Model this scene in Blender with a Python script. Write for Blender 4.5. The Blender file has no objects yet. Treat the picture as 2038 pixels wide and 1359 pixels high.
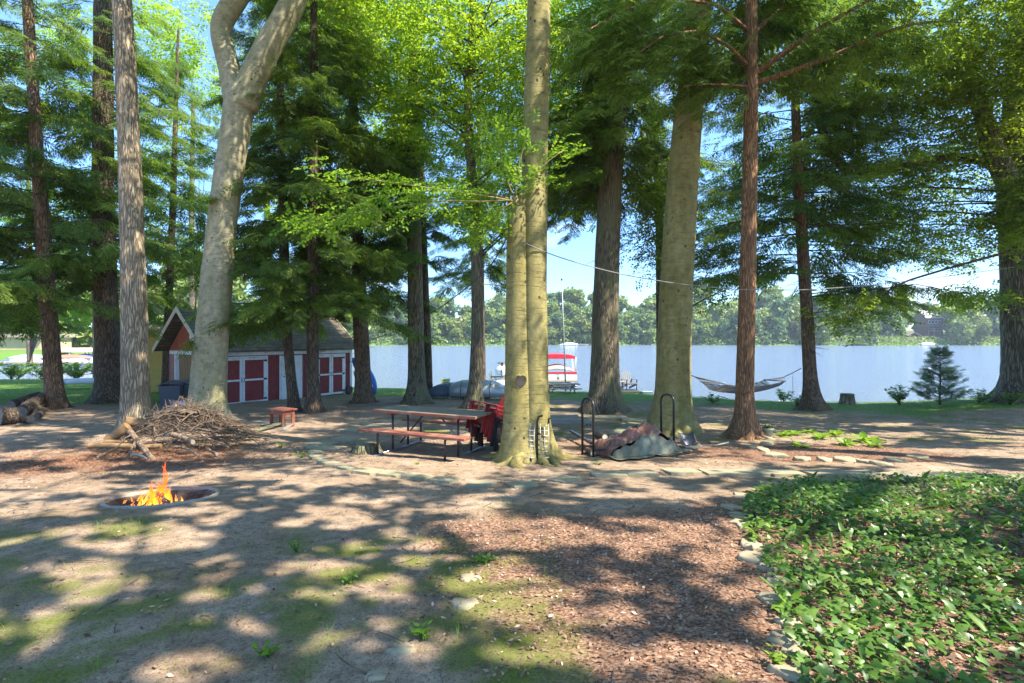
import bpy, math, random
import numpy as np
from mathutils import Vector, Matrix, noise as mnoise

R = math.radians
rng = np.random.default_rng(7)
random.seed(7)
SC = bpy.context.scene
COL = SC.collection

# ------------------------------------------------------------------ camera
F = 1020.0            # focal length in photo pixels (photo 2038 x 1359)
CZ = 3.2              # eye height above the lake
HY = 672.0            # horizon row
cam_d = bpy.data.cameras.new('camera')
cam = bpy.data.objects.new('camera', cam_d)
COL.objects.link(cam)
cam.location = (0, 0, CZ)
cam.rotation_euler = (R(90), 0, 0)
cam_d.sensor_width = 36
cam_d.lens = F / 2038 * 36
cam_d.shift_y = -(679.5 - HY) / 2038
cam_d.clip_start = 0.05
cam_d.clip_end = 3000
SC.camera = cam

# ------------------------------------------------------------------ light
SUN_EL = R(52)
SUN_AZ = math.atan2(0.91, -0.42)              # from +Y towards +X
SUN = Vector((math.sin(SUN_AZ) * math.cos(SUN_EL), math.cos(SUN_AZ) * math.cos(SUN_EL), math.sin(SUN_EL)))
sun_d = bpy.data.lights.new('sun', 'SUN')
sun_d.energy = 4.3
sun_d.angle = R(0.5)
sun_d.color = (1.0, 0.91, 0.78)
sun = bpy.data.objects.new('sun', sun_d)
COL.objects.link(sun)
sun.rotation_euler = SUN.to_track_quat('Z', 'Y').to_euler()
sun.location = (20, -10, 40)

W = bpy.data.worlds.new('World')
SC.world = W
W.use_nodes = True
nt = W.node_tree
bg = nt.nodes['Background']
sky = nt.nodes.new('ShaderNodeTexSky')
sky.sky_type = 'NISHITA'
sky.sun_disc = False
sky.sun_elevation = SUN_EL
sky.sun_rotation = SUN_AZ
sky.altitude = 200
sky.air_density = 1.0
sky.dust_density = 0.3
sky.ozone_density = 2.2
# thin fair-weather clouds
tc = nt.nodes.new('ShaderNodeTexCoord')
mp = nt.nodes.new('ShaderNodeMapping'); mp.inputs['Scale'].default_value = (1, 1, 2.6)
mp.inputs['Location'].default_value = (0.35, 0.1, 0.2)
cn = nt.nodes.new('ShaderNodeTexNoise'); cn.inputs['Scale'].default_value = 4.2; cn.inputs['Detail'].default_value = 7
cr = nt.nodes.new('ShaderNodeMapRange'); cr.inputs['From Min'].default_value = 0.63; cr.inputs['From Max'].default_value = 0.86
cr.inputs['To Max'].default_value = 0.65
mx = nt.nodes.new('ShaderNodeMix'); mx.data_type = 'RGBA'
mx.inputs[7].default_value = (5.6, 5.9, 6.4, 1)
nt.links.new(tc.outputs['Generated'], mp.inputs['Vector'])
nt.links.new(mp.outputs['Vector'], cn.inputs['Vector'])
nt.links.new(cn.outputs['Fac'], cr.inputs['Value'])
nt.links.new(cr.outputs['Result'], mx.inputs[0])
hs_ = nt.nodes.new('ShaderNodeHueSaturation'); hs_.inputs['Saturation'].default_value = 1.15
nt.links.new(sky.outputs['Color'], hs_.inputs['Color']); # the low sky is a clearer, deeper blue than the model's milky horizon
sxyz = nt.nodes.new('ShaderNodeSeparateXYZ'); nt.links.new(tc.outputs['Generated'], sxyz.inputs[0])
hr = nt.nodes.new('ShaderNodeMapRange'); hr.interpolation_type = 'SMOOTHSTEP'; hr.inputs['From Min'].default_value = 0.0; hr.inputs['From Max'].default_value = 0.55
hr.inputs['To Min'].default_value = 1.0; hr.inputs['To Max'].default_value = 0.0; nt.links.new(sxyz.outputs['Z'], hr.inputs['Value'])
tnt = nt.nodes.new('ShaderNodeMix'); tnt.data_type = 'RGBA'; tnt.blend_type = 'MULTIPLY'; tnt.inputs[7].default_value = (0.44, 0.56, 0.78, 1)
nt.links.new(hr.outputs['Result'], tnt.inputs[0]); nt.links.new(hs_.outputs['Color'], tnt.inputs[6]); nt.links.new(tnt.outputs[2], mx.inputs[6])
nt.links.new(mx.outputs[2], bg.inputs['Color'])
bg.inputs['Strength'].default_value = 0.15

SC.view_settings.view_transform = 'Standard'
SC.view_settings.look = 'None'
SC.view_settings.exposure = 1.75
SC.view_settings.gamma = 1.0
SC.render.engine = 'CYCLES'
SC.cycles.max_bounces = 7
SC.cycles.diffuse_bounces = 4
SC.cycles.glossy_bounces = 3
SC.cycles.transmission_bounces = 5
SC.cycles.transparent_max_bounces = 8
SC.cycles.caustics_reflective = False
SC.cycles.caustics_refractive = False
SC.cycles.sample_clamp_indirect = 4.0
SC.cycles.use_denoising = True

# ------------------------------------------------------------------ value noise
def _hash(ix, iy, s):
    h = (ix.astype(np.int64) * 374761393 + iy.astype(np.int64) * 668265263 + s * 974711) & 0x7fffffff
    h = ((h ^ (h >> 13)) * 1274126177) & 0x7fffffff
    return ((h ^ (h >> 16)) & 0xffff) / 65535.0
def vnoise(x, y, s=0):
    x = np.asarray(x, float); y = np.asarray(y, float)
    ix = np.floor(x); iy = np.floor(y); fx = x - ix; fy = y - iy
    fx = fx * fx * (3 - 2 * fx); fy = fy * fy * (3 - 2 * fy)
    a = _hash(ix, iy, s); b = _hash(ix + 1, iy, s); c = _hash(ix, iy + 1, s); d = _hash(ix + 1, iy + 1, s)
    return (a * (1 - fx) + b * fx) * (1 - fy) + (c * (1 - fx) + d * fx) * fy
def fbm(x, y, s=0, o=4):
    t = 0; a = 0.5; n = 0
    for k in range(o):
        t = t + a * vnoise(np.asarray(x) * 2**k, np.asarray(y) * 2**k, s + k); n += a; a *= 0.5
    return t / n
def sstep(a, b, x):
    t = np.clip((np.asarray(x, float) - a) / (b - a), 0, 1)
    return t * t * (3 - 2 * t)

# ------------------------------------------------------------------ the lie of the land
PIT = (-3.93, 5.78, 0.53)
_py = [-10, 0, 2.4, 5, 7, 9, 12, 16, 20, 24, 26.5, 28, 31, 40]
_ph = [1.6, 1.6, 1.63, 1.72, 1.92, 2.09, 2.25, 2.39, 2.53, 2.70, 2.85, 3.22, 3.8, 4.6]
_sx = [-60, -27, -18, -8, -3, 0, 6, 9, 12, 20, 40]
_sy = [40, 37, 34, 31, 30, 29.5, 28, 25.5, 24, 22.5, 20]
def ground(x, y):
    x = np.asarray(x, float); y = np.asarray(y, float)
    s = np.interp(x, _sx, _sy)
    yy = np.where(y < 10, y, 10 + (y - 10) * 18.0 / (s - 10))
    z = CZ - np.interp(yy, _py, _ph)
    z = z + 0.42 * np.exp(-(((x - 18.5) / 4.0) ** 2 + ((y - 18) / 3.0) ** 2))
    z = z + 0.025 * np.sin(x * 1.1 + 0.6 * y) * np.sin(y * 0.9 - 0.4 * x) * (y < 26)
    # brush pile mound litter, fire pit bowl
    d = np.hypot(x - PIT[0], y - PIT[1])
    z = z - 0.17 * (1 - sstep(PIT[2] - 0.16, PIT[2] - 0.02, d))
    # lake bed and far shores
    far = 214 + 7 * np.sin(x * 0.03) + 4 * np.sin(x * 0.11 + 1)
    bank = sstep(0, 6, y - far) * 2.6 + sstep(4, 60, y - far) * 6.0 - 1.4
    z = np.where(y > 100, bank, z)
    cove = sstep(1.0, -6.0, np.hypot((x + 66) / 1.4, (y - 72)) - 14) * 2.9 - 1.4
    z = np.where((y > 50) & (y <= 100), np.maximum(z, cove), z)
    return z
def gz(x, y): return float(ground(x, y))
def PX(px, py, Z): return Vector(((px - 1019) / F * Z, Z, CZ + (HY - py) / F * Z))
def GP(px, py):
    Zs = np.arange(1.5, 60, 0.02)
    xs = (px - 1019) / F * Zs; zs = CZ + (HY - py) / F * Zs
    d = zs - ground(xs, Zs)
    i = int(np.argmax(d < 0)) if (d < 0).any() else len(Zs) - 1
    return Vector((xs[i], Zs[i], gz(xs[i], Zs[i])))

# ------------------------------------------------------------------ material helpers
def new_mat(name):
    m = bpy.data.materials.new(name); m.use_nodes = True
    n = m.node_tree
    return m, n, n.nodes['Principled BSDF']
def N(n, t, **k):
    q = n.nodes.new(t)
    for a, b in k.items():
        if a.startswith('_'): setattr(q, a[1:], b)
        else: q.inputs[a.replace('__', ' ')].default_value = b
    return q
def ramp(n, fac, stops):
    r = n.nodes.new('ShaderNodeValToRGB')
    e = r.color_ramp.elements
    while len(e) < len(stops): e.new(0.5)
    for q, (p, c) in zip(e, stops):
        q.position = p; q.color = (*c, 1) if len(c) == 3 else c
    n.links.new(fac, r.inputs['Fac'])
    return r
def mixc(n, fac, a, b, mode='MIX'):
    q = n.nodes.new('ShaderNodeMix'); q.data_type = 'RGBA'; q.blend_type = mode
    for s, v in ((0, fac), (6, a), (7, b)):
        if isinstance(v, (int, float)): q.inputs[s].default_value = v
        elif isinstance(v, tuple): q.inputs[s].default_value = (*v, 1)
        else: n.links.new(v, q.inputs[s])
    return q.outputs[2]
def mapped(n, scale=(1, 1, 1), rot=(0, 0, 0), coord='Object'):
    t = N(n, 'ShaderNodeTexCoord'); m = N(n, 'ShaderNodeMapping')
    m.inputs['Scale'].default_value = scale; m.inputs['Rotation'].default_value = rot
    n.links.new(t.outputs[coord], m.inputs['Vector'])
    return m.outputs['Vector']
def tex_noise(n, vec, scale, detail=4, rough=0.55, dist=0.0):
    q = N(n, 'ShaderNodeTexNoise', Scale=scale, Detail=detail, Roughness=rough, Distortion=dist)
    if vec is not None: n.links.new(vec, q.inputs['Vector'])
    return q.outputs['Fac']
def bump(n, b, h, strength=0.3, dist=0.01):
    q = N(n, 'ShaderNodeBump', Strength=strength, Distance=dist)
    n.links.new(h, q.inputs['Height']); n.links.new(q.outputs['Normal'], b.inputs['Normal'])
    return q

def plain(name, c, rough=0.6, var=0.25, scale=6, metal=0.0, bs=0.15, stretch=(1, 1, 1), dirt=None):
    """surface with mottled wear"""
    m, n, b = new_mat(name)
    v = mapped(n, stretch)
    f = tex_noise(n, v, scale, 6, 0.65)
    lo = tuple(x * (1 - var) for x in c); hi = tuple(min(1, x * (1 + var)) for x in c)
    r = ramp(n, f, [(0.3, lo), (0.7, hi)])
    out = r.outputs['Color']
    if dirt:
        f2 = tex_noise(n, v, scale * 0.45, 5, 0.7)
        k = ramp(n, f2, [(0.5, (0, 0, 0)), (0.68, (1, 1, 1))])
        out = mixc(n, k.outputs['Color'], out, dirt)
    n.links.new(out, b.inputs['Base Color'])
    b.inputs['Roughness'].default_value = rough; b.inputs['Metallic'].default_value = metal
    if bs: bump(n, b, tex_noise(n, v, scale * 5, 4), bs, 0.01)
    return m
def wood(name, c, dark=0.55, rough=0.7, axis=0, scale=1.0, worn=None):
    m, n, b = new_mat(name)
    s = [14, 14, 14]; s[axis] = 1.2
    v = mapped(n, tuple(q * scale for q in s))
    f = tex_noise(n, v, 2.0, 7, 0.7, 0.4)
    r = ramp(n, f, [(0.28, tuple(x * dark for x in c)), (0.55, c), (0.8, tuple(min(1, x * 1.25) for x in c))])
    out = r.outputs['Color']
    if worn:
        k = ramp(n, tex_noise(n, mapped(n, (3, 3, 3)), 1.6, 6, 0.7), [(0.5, (0, 0, 0)), (0.62, (1, 1, 1))])
        out = mixc(n, k.outputs['Color'], out, worn)
    n.links.new(out, b.inputs['Base Color']); b.inputs['Roughness'].default_value = rough
    bump(n, b, f, 0.35, 0.01)
    return m
def bark(name, light, dark, ridge=11.0, vert=0.22, strength=0.9, moss=None, warp=0.35, tone=None):
    m, n, b = new_mat(name)
    v = mapped(n, (1, 1, vert))
    w = N(n, 'ShaderNodeTexNoise', Scale=6.0, Detail=3.0); n.links.new(v, w.inputs['Vector'])
    add = N(n, 'ShaderNodeMix', _data_type='RGBA', _blend_type='ADD'); add.inputs[0].default_value = warp * 0.25
    n.links.new(v, add.inputs[6]); n.links.new(w.outputs['Color'], add.inputs[7])
    vo = N(n, 'ShaderNodeTexVoronoi', Scale=ridge, _feature='DISTANCE_TO_EDGE'); n.links.new(add.outputs[2], vo.inputs['Vector'])
    k = ramp(n, vo.outputs['Distance'], [(0.0, (0, 0, 0)), (0.22, (1, 1, 1))])
    fine = tex_noise(n, v, 42, 6, 0.7)
    big = tex_noise(n, mapped(n, (1, 1, 0.5)), 1.6, 4, 0.6)
    tone = tone or tuple(0.75 * x for x in light)
    c1 = mixc(n, fine, tone, light)
    c2 = mixc(n, k.outputs['Color'], dark, c1)
    bgm = ramp(n, big, [(0.3, (0.72, 0.72, 0.72)), (0.7, (1.12, 1.1, 1.05))])
    c3 = mixc(n, 1.0, c2, bgm.outputs['Color'], 'MULTIPLY')
    if moss:
        mm = ramp(n, tex_noise(n, mapped(n, (1, 1, 0.35)), 2.3, 5, 0.7), [(0.46, (0, 0, 0)), (0.62, (1, 1, 1))])
        c3 = mixc(n, mm.outputs['Color'], c3, moss)
    n.links.new(c3, b.inputs['Base Color']); b.inputs['Roughness'].default_value = 0.9
    h = mixc(n, 0.35, k.outputs['Color'], fine)
    bump(n, b, h, strength, 0.03)
    return m
def beech(name, base, algae, dark=(0.035, 0.03, 0.02), spots=1.0):
    """smooth beech bark: mottled, wrinkled across, with scars"""
    m, n, b = new_mat(name)
    v = mapped(n, (1, 1, 1)); vv = mapped(n, (1, 1, 0.18)); vh = mapped(n, (1, 1, 9))
    a = ramp(n, tex_noise(n, vv, 3.2, 5, 0.65), [(0.36, (0, 0, 0)), (0.64, (1, 1, 1))])
    c = mixc(n, a.outputs['Color'], base, algae)
    mo = ramp(n, tex_noise(n, v, 6.5, 7, 0.75), [(0.3, (0.52, 0.52, 0.50)), (0.52, (.95, .95, .93)), (0.72, (1.22, 1.2, 1.14))])
    c = mixc(n, 1.0, c, mo.outputs['Color'], 'MULTIPLY')
    wr = ramp(n, tex_noise(n, vh, 3.0, 5, 0.7), [(0.36, (0, 0, 0)), (0.44, (1, 1, 1))])
    wk = mixc(n, 0.8, (1, 1, 1), wr.outputs['Color'])
    c = mixc(n, 0.55, c, mixc(n, wr.outputs['Color'], tuple(0.5 * x for x in base), c))
    # scars
    vs = N(n, 'ShaderNodeTexVoronoi', Scale=5.2, Randomness=1.0); n.links.new(mapped(n, (1, 1, 0.75)), vs.inputs['Vector'])
    ns = tex_noise(n, v, 30, 3, 0.7)
    sub = N(n, 'ShaderNodeMath', _operation='MULTIPLY_ADD'); n.links.new(ns, sub.inputs[0]); sub.inputs[1].default_value = 0.16
    n.links.new(vs.outputs['Distance'], sub.inputs[2])
    sp = ramp(n, sub.outputs[0], [(0.15 * spots + 0.02, (1, 1, 1)), (0.15 * spots + 0.06, (0, 0, 0))])
    clus = ramp(n, tex_noise(n, mapped(n, (1, 1, 0.6)), 1.8, 3, 0.5), [(0.36, (0, 0, 0)), (0.46, (1, 1, 1))])
    msk = mixc(n, 1.0, sp.outputs['Color'], clus.outputs['Color'], 'MULTIPLY')
    c = mixc(n, msk, c, dark)
    n.links.new(c, b.inputs['Base Color']); b.inputs['Roughness'].default_value = 0.82
    h = mixc(n, 0.5, wr.outputs['Color'], tex_noise(n, v, 26, 5, 0.7))
    h2 = mixc(n, msk, h, (0, 0, 0))
    bump(n, b, h2, 0.8, 0.018)
    return m
def leafmat(name, c0, c1, trans, tfac=0.45, rough=0.5, spec=0.25, c2=None):
    m, n, b = new_mat(name)
    at = N(n, 'ShaderNodeAttribute', _attribute_name='tint')
    stops = [(0.0, c0), (1.0, c1)] if c2 is None else [(0.0, c0), (0.8, c1), (1.0, c2)]
    r = ramp(n, at.outputs['Fac'], stops)
    n.links.new(r.outputs['Color'], b.inputs['Base Color'])
    b.inputs['Roughness'].default_value = rough
    b.inputs['Specular IOR Level'].default_value = spec
    t = N(n, 'ShaderNodeBsdfTranslucent')
    rt = mixc(n, 1.0, r.outputs['Color'], trans, 'MULTIPLY')
    n.links.new(rt, t.inputs['Color'])
    ms = N(n, 'ShaderNodeMixShader'); ms.inputs[0].default_value = tfac
    n.links.new(b.outputs[0], ms.inputs[1]); n.links.new(t.outputs[0], ms.inputs[2])
    n.links.new(ms.outputs[0], n.nodes['Material Output'].inputs['Surface'])
    return m

# ------------------------------------------------------------------ mesh helpers
def tag(o, label=None, cat=None, group=None, kind=None):
    if label: o['label'] = label
    if cat: o['category'] = cat
    if group: o['group'] = group
    if kind: o['kind'] = kind
    return o
def empty(name, loc, label=None, cat=None, group=None, rz=0):
    o = bpy.data.objects.new(name, None); COL.objects.link(o)
    o.location = loc; o.rotation_euler = (0, 0, rz); o.empty_display_size = 0.2
    return tag(o, label, cat, group)
def kids(o): return [c for c in COL.objects if c.parent == o]
def copy_tree(o, parent=None):
    c = o.copy(); COL.objects.link(c)
    if parent is not None: c.parent = parent
    for ch in list(o.children): copy_tree(ch, c)
    return c

class MB:
    def __init__(s): s.v = []; s.f = []; s.n = 0
    def add(s, verts, faces):
        verts = np.asarray(verts, float).reshape(-1, 3)
        s.v.append(verts); k = s.n
        s.f.extend([tuple(int(i) + k for i in f) for f in faces]); s.n += len(verts)
        return s
    def box(s, c, size, M=None):
        x, y, z = (q / 2 for q in size)
        v = np.array([(-x, -y, -z), (x, -y, -z), (x, y, -z), (-x, y, -z), (-x, -y, z), (x, -y, z), (x, y, z), (-x, y, z)])
        if M is not None: v = v @ np.array(M.to_3x3()).T
        return s.add(v + np.array(c), [(0, 3, 2, 1), (4, 5, 6, 7), (0, 1, 5, 4), (1, 2, 6, 5), (2, 3, 7, 6), (3, 0, 4, 7)])
    def bar(s, a, b, w, t, up=(0, 0, 1)):
        """rectangular bar from a to b, w across, t thick along up"""
        a = Vector(a); b = Vector(b); d = b - a; L = d.length; x = d.normalized(); u = Vector(up)
        y = u.cross(x)
        if y.length < 1e-4: y = Vector((0, 1, 0)).cross(x)
        y.normalize(); z = x.cross(y)
        M = Matrix((x, y, z)).transposed()
        return s.box((a + b) / 2, (L, w, t), M)
    def tube(s, pts, rad, sides=8, cap=True, rfun=None):
        P = np.array([tuple(p) for p in pts], float); n = len(P)
        rad = np.full(n, rad) if np.isscalar(rad) else np.asarray(rad, float)
        T = np.gradient(P, axis=0); T /= np.linalg.norm(T, axis=1)[:, None] + 1e-9
        u = np.cross(T[0], (0.0, 1.0, 0.0) if abs(T[0][1]) < 0.9 else (1.0, 0, 0)); u /= np.linalg.norm(u)
        th = np.arange(sides) / sides * 2 * math.pi
        V = np.zeros((n, sides, 3))
        for i in range(n):
            u = u - T[i] * np.dot(u, T[i]); u /= np.linalg.norm(u) + 1e-9
            w = np.cross(T[i], u)
            r = rad[i] if rfun is None else rad[i] * rfun(i, th)
            r = np.broadcast_to(r, (sides,))
            V[i] = P[i] + (np.cos(th) * r)[:, None] * u + (np.sin(th) * r)[:, None] * w
        f = []
        for i in range(n - 1):
            for j in range(sides):
                k = (j + 1) % sides
                f.append((i * sides + j, i * sides + k, (i + 1) * sides + k, (i + 1) * sides + j))
        if cap:
            f.append(tuple(range(sides - 1, -1, -1))); f.append(tuple((n - 1) * sides + j for j in range(sides)))
        return s.add(V.reshape(-1, 3), f)
    def prism(s, poly, z0, z1, M=None):
        n = len(poly)
        v = np.array([(x, y, z0) for x, y in poly] + [(x, y, z1) for x, y in poly], float)
        if M is not None:
            A = np.array(M); v = v @ A[:3, :3].T + (A[:3, 3] if A.shape[0] == 4 else 0)
        f = [tuple(range(n - 1, -1, -1)), tuple(range(n, 2 * n))] + [(i, (i + 1) % n, n + (i + 1) % n, n + i) for i in range(n)]
        return s.add(v, f)
    def grid(s, fn, nu, nv):
        v = [fn(i / nu, j / nv) for i in range(nu + 1) for j in range(nv + 1)]
        f = [(i * (nv + 1) + j, (i + 1) * (nv + 1) + j, (i + 1) * (nv + 1) + j + 1, i * (nv + 1) + j + 1) for i in range(nu) for j in range(nv)]
        return s.add(v, f)
    def build(s, name, mat, parent=None, smooth=False, bevel=0, local=False, solid=0, label=None):
        V = np.concatenate(s.v)
        if parent is not None and not local:
            q = parent
            off = np.zeros(3)
            while q is not None: off += np.array(q.location); q = q.parent
            V = V - off
        me = bpy.data.meshes.new(name)
        me.from_pydata(V.tolist(), [], s.f); me.materials.append(mat); me.update()
        if smooth: me.polygons.foreach_set('use_smooth', [True] * len(me.polygons))
        o = bpy.data.objects.new(name, me); COL.objects.link(o)
        if parent is not None: o.parent = parent
        if solid:
            m = o.modifiers.new('thickness', 'SOLIDIFY'); m.thickness = solid; m.offset = 0
        if bevel:
            m = o.modifiers.new('edge', 'BEVEL'); m.width = bevel; m.segments = 2; m.limit_method = 'ANGLE'
        if label: o['label'] = label
        return o

def poly_mesh(name, V, k, tint, mat, parent=None, tris=None):
    """V: (n, k, 3) polygons of k corners; tris: optional index list splitting each into faces"""
    n = len(V); V = V.reshape(-1, 3).copy()
    if parent is not None:
        q = parent
        while q is not None: V -= np.array(q.location); q = q.parent
    me = bpy.data.meshes.new(name)
    me.vertices.add(len(V)); me.vertices.foreach_set('co', V.astype(np.float32).ravel())
    if tris is None: tris = [tuple(range(k))]
    m = len(tris); kk = len(tris[0])
    idx = (np.arange(n)[:, None, None] * k + np.array(tris)[None]).reshape(-1).astype(np.int32)
    me.loops.add(len(idx)); me.loops.foreach_set('vertex_index', idx)
    me.polygons.add(n * m); me.polygons.foreach_set('loop_start', (np.arange(n * m) * kk).astype(np.int32))
    try: me.polygons.foreach_set('loop_total', np.full(n * m, kk, np.int32))
    except Exception: pass
    me.update(calc_edges=True)
    a = me.attributes.new('tint', 'FLOAT', 'FACE')
    a.data.foreach_set('value', np.repeat(np.asarray(tint, np.float32), m))
    me.materials.append(mat)
    o = bpy.data.objects.new(name, me); COL.objects.link(o)
    if parent is not None: o.parent = parent
    return o

def frames(d, up, roll):
    """rotation matrices with x along d, z near up, rolled"""
    d = d / (np.linalg.norm(d, axis=1)[:, None] + 1e-9)
    y = np.cross(up, d); y /= np.linalg.norm(y, axis=1)[:, None] + 1e-9
    z = np.cross(d, y)
    c = np.cos(roll)[:, None]; s_ = np.sin(roll)[:, None]
    y2 = y * c + z * s_; z2 = -y * s_ + z * c
    return np.stack([d, y2, z2], axis=2)
# ------------------------------------------------------------------ sunlit gaps in the canopy (photo row/column ellipses on the ground)
LIT = [(110, 960, 130, 20), (60, 1008, 120, 26), (365, 948, 75, 10), (270, 1070, 140, 26), (200, 1150, 85, 32), (430, 1020, 55, 11),
       (40, 1235, 95, 30), (665, 1030, 65, 22), (785, 1066, 22, 16), (838, 1086, 38, 12), (650, 1130, 70, 14), (930, 1030, 75, 20),
       (1000, 1050, 85, 22), (1080, 1068, 120, 24), (1160, 1076, 60, 12), (1330, 1080, 105, 34), (1410, 1105, 70, 28), (1010, 1165, 115, 34),
       (1060, 1205, 120, 36), (1150, 1225, 80, 26), (1070, 1295, 110, 36), (1180, 1305, 60, 24), (1360, 1315, 120, 36), (770, 1170, 50, 28),
       (395, 1320, 85, 20), (545, 1250, 65, 14), (830, 1296, 38, 18), (1700, 1085, 180, 48), (1540, 1090, 90, 34), (1910, 1120, 130, 34),
       (1650, 1215, 90, 22), (1820, 1290, 210, 52), (1960, 1230, 90, 40), (1560, 1345, 60, 20), (1600, 1000, 70, 14), (700, 960, 40, 8), (560, 985, 40, 7), (1230, 985, 80, 6),
       (1400, 985, 120, 7), (1480, 915, 90, 5), (1700, 905, 130, 8), (1900, 900, 130, 7), (1300, 850, 60, 8), (620, 845, 50, 5),
       (260, 880, 80, 16), (330, 905, 90, 12), (1860, 935, 90, 8), (1620, 870, 70, 10), (1700, 880, 70, 10), (100, 905, 100, 8)]
_g = np.random.default_rng(99)
for _ in range(150):     # smaller flecks farther off
    _y = _g.uniform(815, 965); _x = _g.uniform(-60, 2100)
    if 440 < _x < 1330 and _y < 930 and _g.random() < .55: continue
    LIT.append((_x, _y, _g.uniform(18, 80), _g.uniform(2.5, 6.5) * (_y - 760) / 130))
for _ in range(60): LIT.append((_g.uniform(0, 1500), _g.uniform(965, 1359), _g.uniform(10, 38), _g.uniform(5, 13)))
for _ in range(80): LIT.append((_g.uniform(1480, 2038), _g.uniform(970, 1359), _g.uniform(20, 70), _g.uniform(8, 24)))
_L = np.array(LIT, float)
def lit_at(x, y, grow=1.18):
    z = ground(x, y); y = np.maximum(y, 0.6)
    px = 1019 + x / y * F; py = HY + (CZ - z) / y * F
    wob = (fbm(np.asarray(x) * 2.3, np.asarray(y) * 2.3, 90, 3) - 0.5) * 0.9
    d = np.min(((px[:, None] - _L[:, 0]) / (_L[:, 2] * grow)) ** 2 + ((py[:, None] - _L[:, 1]) / (_L[:, 3] * grow)) ** 2, axis=1)
    x_ = np.asarray(x); y_ = np.asarray(y)
    fine = fbm(x_ * 4.4 + 5, y_ * 4.4, 95, 3)
    return ((d + wob + 1.5 * np.maximum(0, .42 - fine) * 4) < 1.0) | (fine > 0.65)
def shadow_of(P):
    t = (P[:, 2] - 1.3) / SUN.z
    for _ in range(2):
        q = P - t[:, None] * np.array(SUN)[None]
        t = (P[:, 2] - ground(q[:, 0], q[:, 1])) / SUN.z
    return P - t[:, None] * np.array(SUN)[None]
def dapple(P, keep=0.04):
    q = shadow_of(P)
    inf = (q[:, 1] > 1.2) & (q[:, 1] < 14) & (np.abs(q[:, 0]) < q[:, 1] * 1.1 + 1)
    l = lit_at(q[:, 0], q[:, 1]) & inf
    return ~l | (rng.random(len(P)) < keep)

# ------------------------------------------------------------------ foliage prototypes
def rhomb(base, d, L, w, n):
    d = np.array(d, float); d /= np.linalg.norm(d)
    s = np.cross(n, d); s /= np.linalg.norm(s)
    b = np.array(base, float)
    return np.array([b, b + d * L * 0.45 + s * w / 2, b + d * L, b + d * L * 0.45 - s * w / 2])
def hemlock_proto(seed, n=11, w=0.055):
    r = np.random.default_rng(seed); q = []
    for i, s in enumerate(np.linspace(0.06, 0.97, n)):
        for sd in (-1, 1):
            a = R(48 + 12 * r.random())
            L = (0.40 * (1 - s) ** 0.55 + 0.09) * r.uniform(0.75, 1.2)
            b = (s + r.uniform(-0.03, 0.03), 0, -0.20 * s * s)
            d = np.array((math.cos(a), sd * math.sin(a), -0.30 + r.uniform(-0.2, 0.12)))
            nn = np.array((r.normal(0, .3), r.normal(0, .3), 1.0))
            q.append(rhomb(b, d, L * 0.62, w * r.uniform(.8, 1.3), nn))
            d2 = d + np.array((0.25, 0, -0.2)); b2 = np.array(b) + d / np.linalg.norm(d) * L * 0.5
            q.append(rhomb(b2, d2, L * 0.55, w * 0.85, nn))
    q.append(rhomb((0.9, 0, -.18), (1, 0, -.5), 0.2, w, (0, 0, 1)))
    return np.array(q)
def leafy_proto(seed, n=13, leaf=0.17, wide=0.62):
    r = np.random.default_rng(seed); q = []
    for i in range(n):
        s = (i + 0.6) / n; sd = 1 if i % 2 else -1
        a = R(r.uniform(30, 75)); L = leaf * r.uniform(0.75, 1.25)
        b = (s * 0.85, sd * 0.03, -0.12 * s * s + r.normal(0, .02))
        d = (math.cos(a), sd * math.sin(a), r.uniform(-0.7, 0.15))
        q.append(rhomb(b, d, L, L * wide, (r.normal(0, .45), r.normal(0, .45), 1)))
    return np.array(q)
HEM = [hemlock_proto(k) for k in range(5)]
HEMF = [hemlock_proto(20 + k, 7, 0.10) for k in range(4)]
LEA = [leafy_proto(40 + k) for k in range(5)]
def instance(protos, pos, d, up, roll, sc, tint, jit=0.22):
    M = frames(d, up, roll)
    out = []; tn = []
    pick = rng.integers(0, len(protos), len(pos))
    for k, p in enumerate(protos):
        i = np.where(pick == k)[0]
        if not len(i): continue
        v = np.einsum('nij,qcj->nqci', M[i], p) * sc[i][:, None, None, None] + pos[i][:, None, None, :]
        out.append(v.reshape(-1, 4, 3))
        t = np.repeat(tint[i], len(p)) + rng.normal(0, jit, len(i) * len(p))
        tn.append(np.clip(t, 0, 1))
    return np.concatenate(out), np.concatenate(tn)

# ------------------------------------------------------------------ materials of the planting
M_HEM = leafmat('hemlock_needles', (0.042, 0.095, 0.025), (0.20, 0.29, 0.05), (1.7, 1.7, 0.7), 0.5)
M_MAPLE = leafmat('maple_leaves', (0.13, 0.26, 0.02), (0.31, 0.44, 0.05), (1.6, 1.5, 0.7), 0.6)
M_BEECHL = leafmat('beech_leaves', (0.08, 0.19, 0.02), (0.20, 0.34, 0.04), (1.6, 1.5, 0.7), 0.5)
M_OAKL = leafmat('oak_leaves', (0.065, 0.135, 0.02), (0.25, 0.34, 0.045), (1.7, 1.6, 0.7), 0.52)
M_FARL = leafmat('far_leaves', (0.13, 0.20, 0.05), (0.32, 0.40, 0.10), (1.3, 1.3, 0.8), 0.25)
M_FARD = leafmat('far_dark_leaves', (0.09, 0.165, 0.065), (0.21, 0.31, 0.11), (1.3, 1.3, 0.8), 0.25)
M_BK_HEM = bark('hemlock_bark', (0.32, 0.20, 0.115), (0.06, 0.038, 0.025), 22, 0.13, 1.1, warp=.9)
M_BK_RED = bark('red_hemlock_bark', (0.44, 0.235, 0.105), (0.11, 0.055, 0.028), 28, 0.12, 1.0, warp=1.0)
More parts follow.
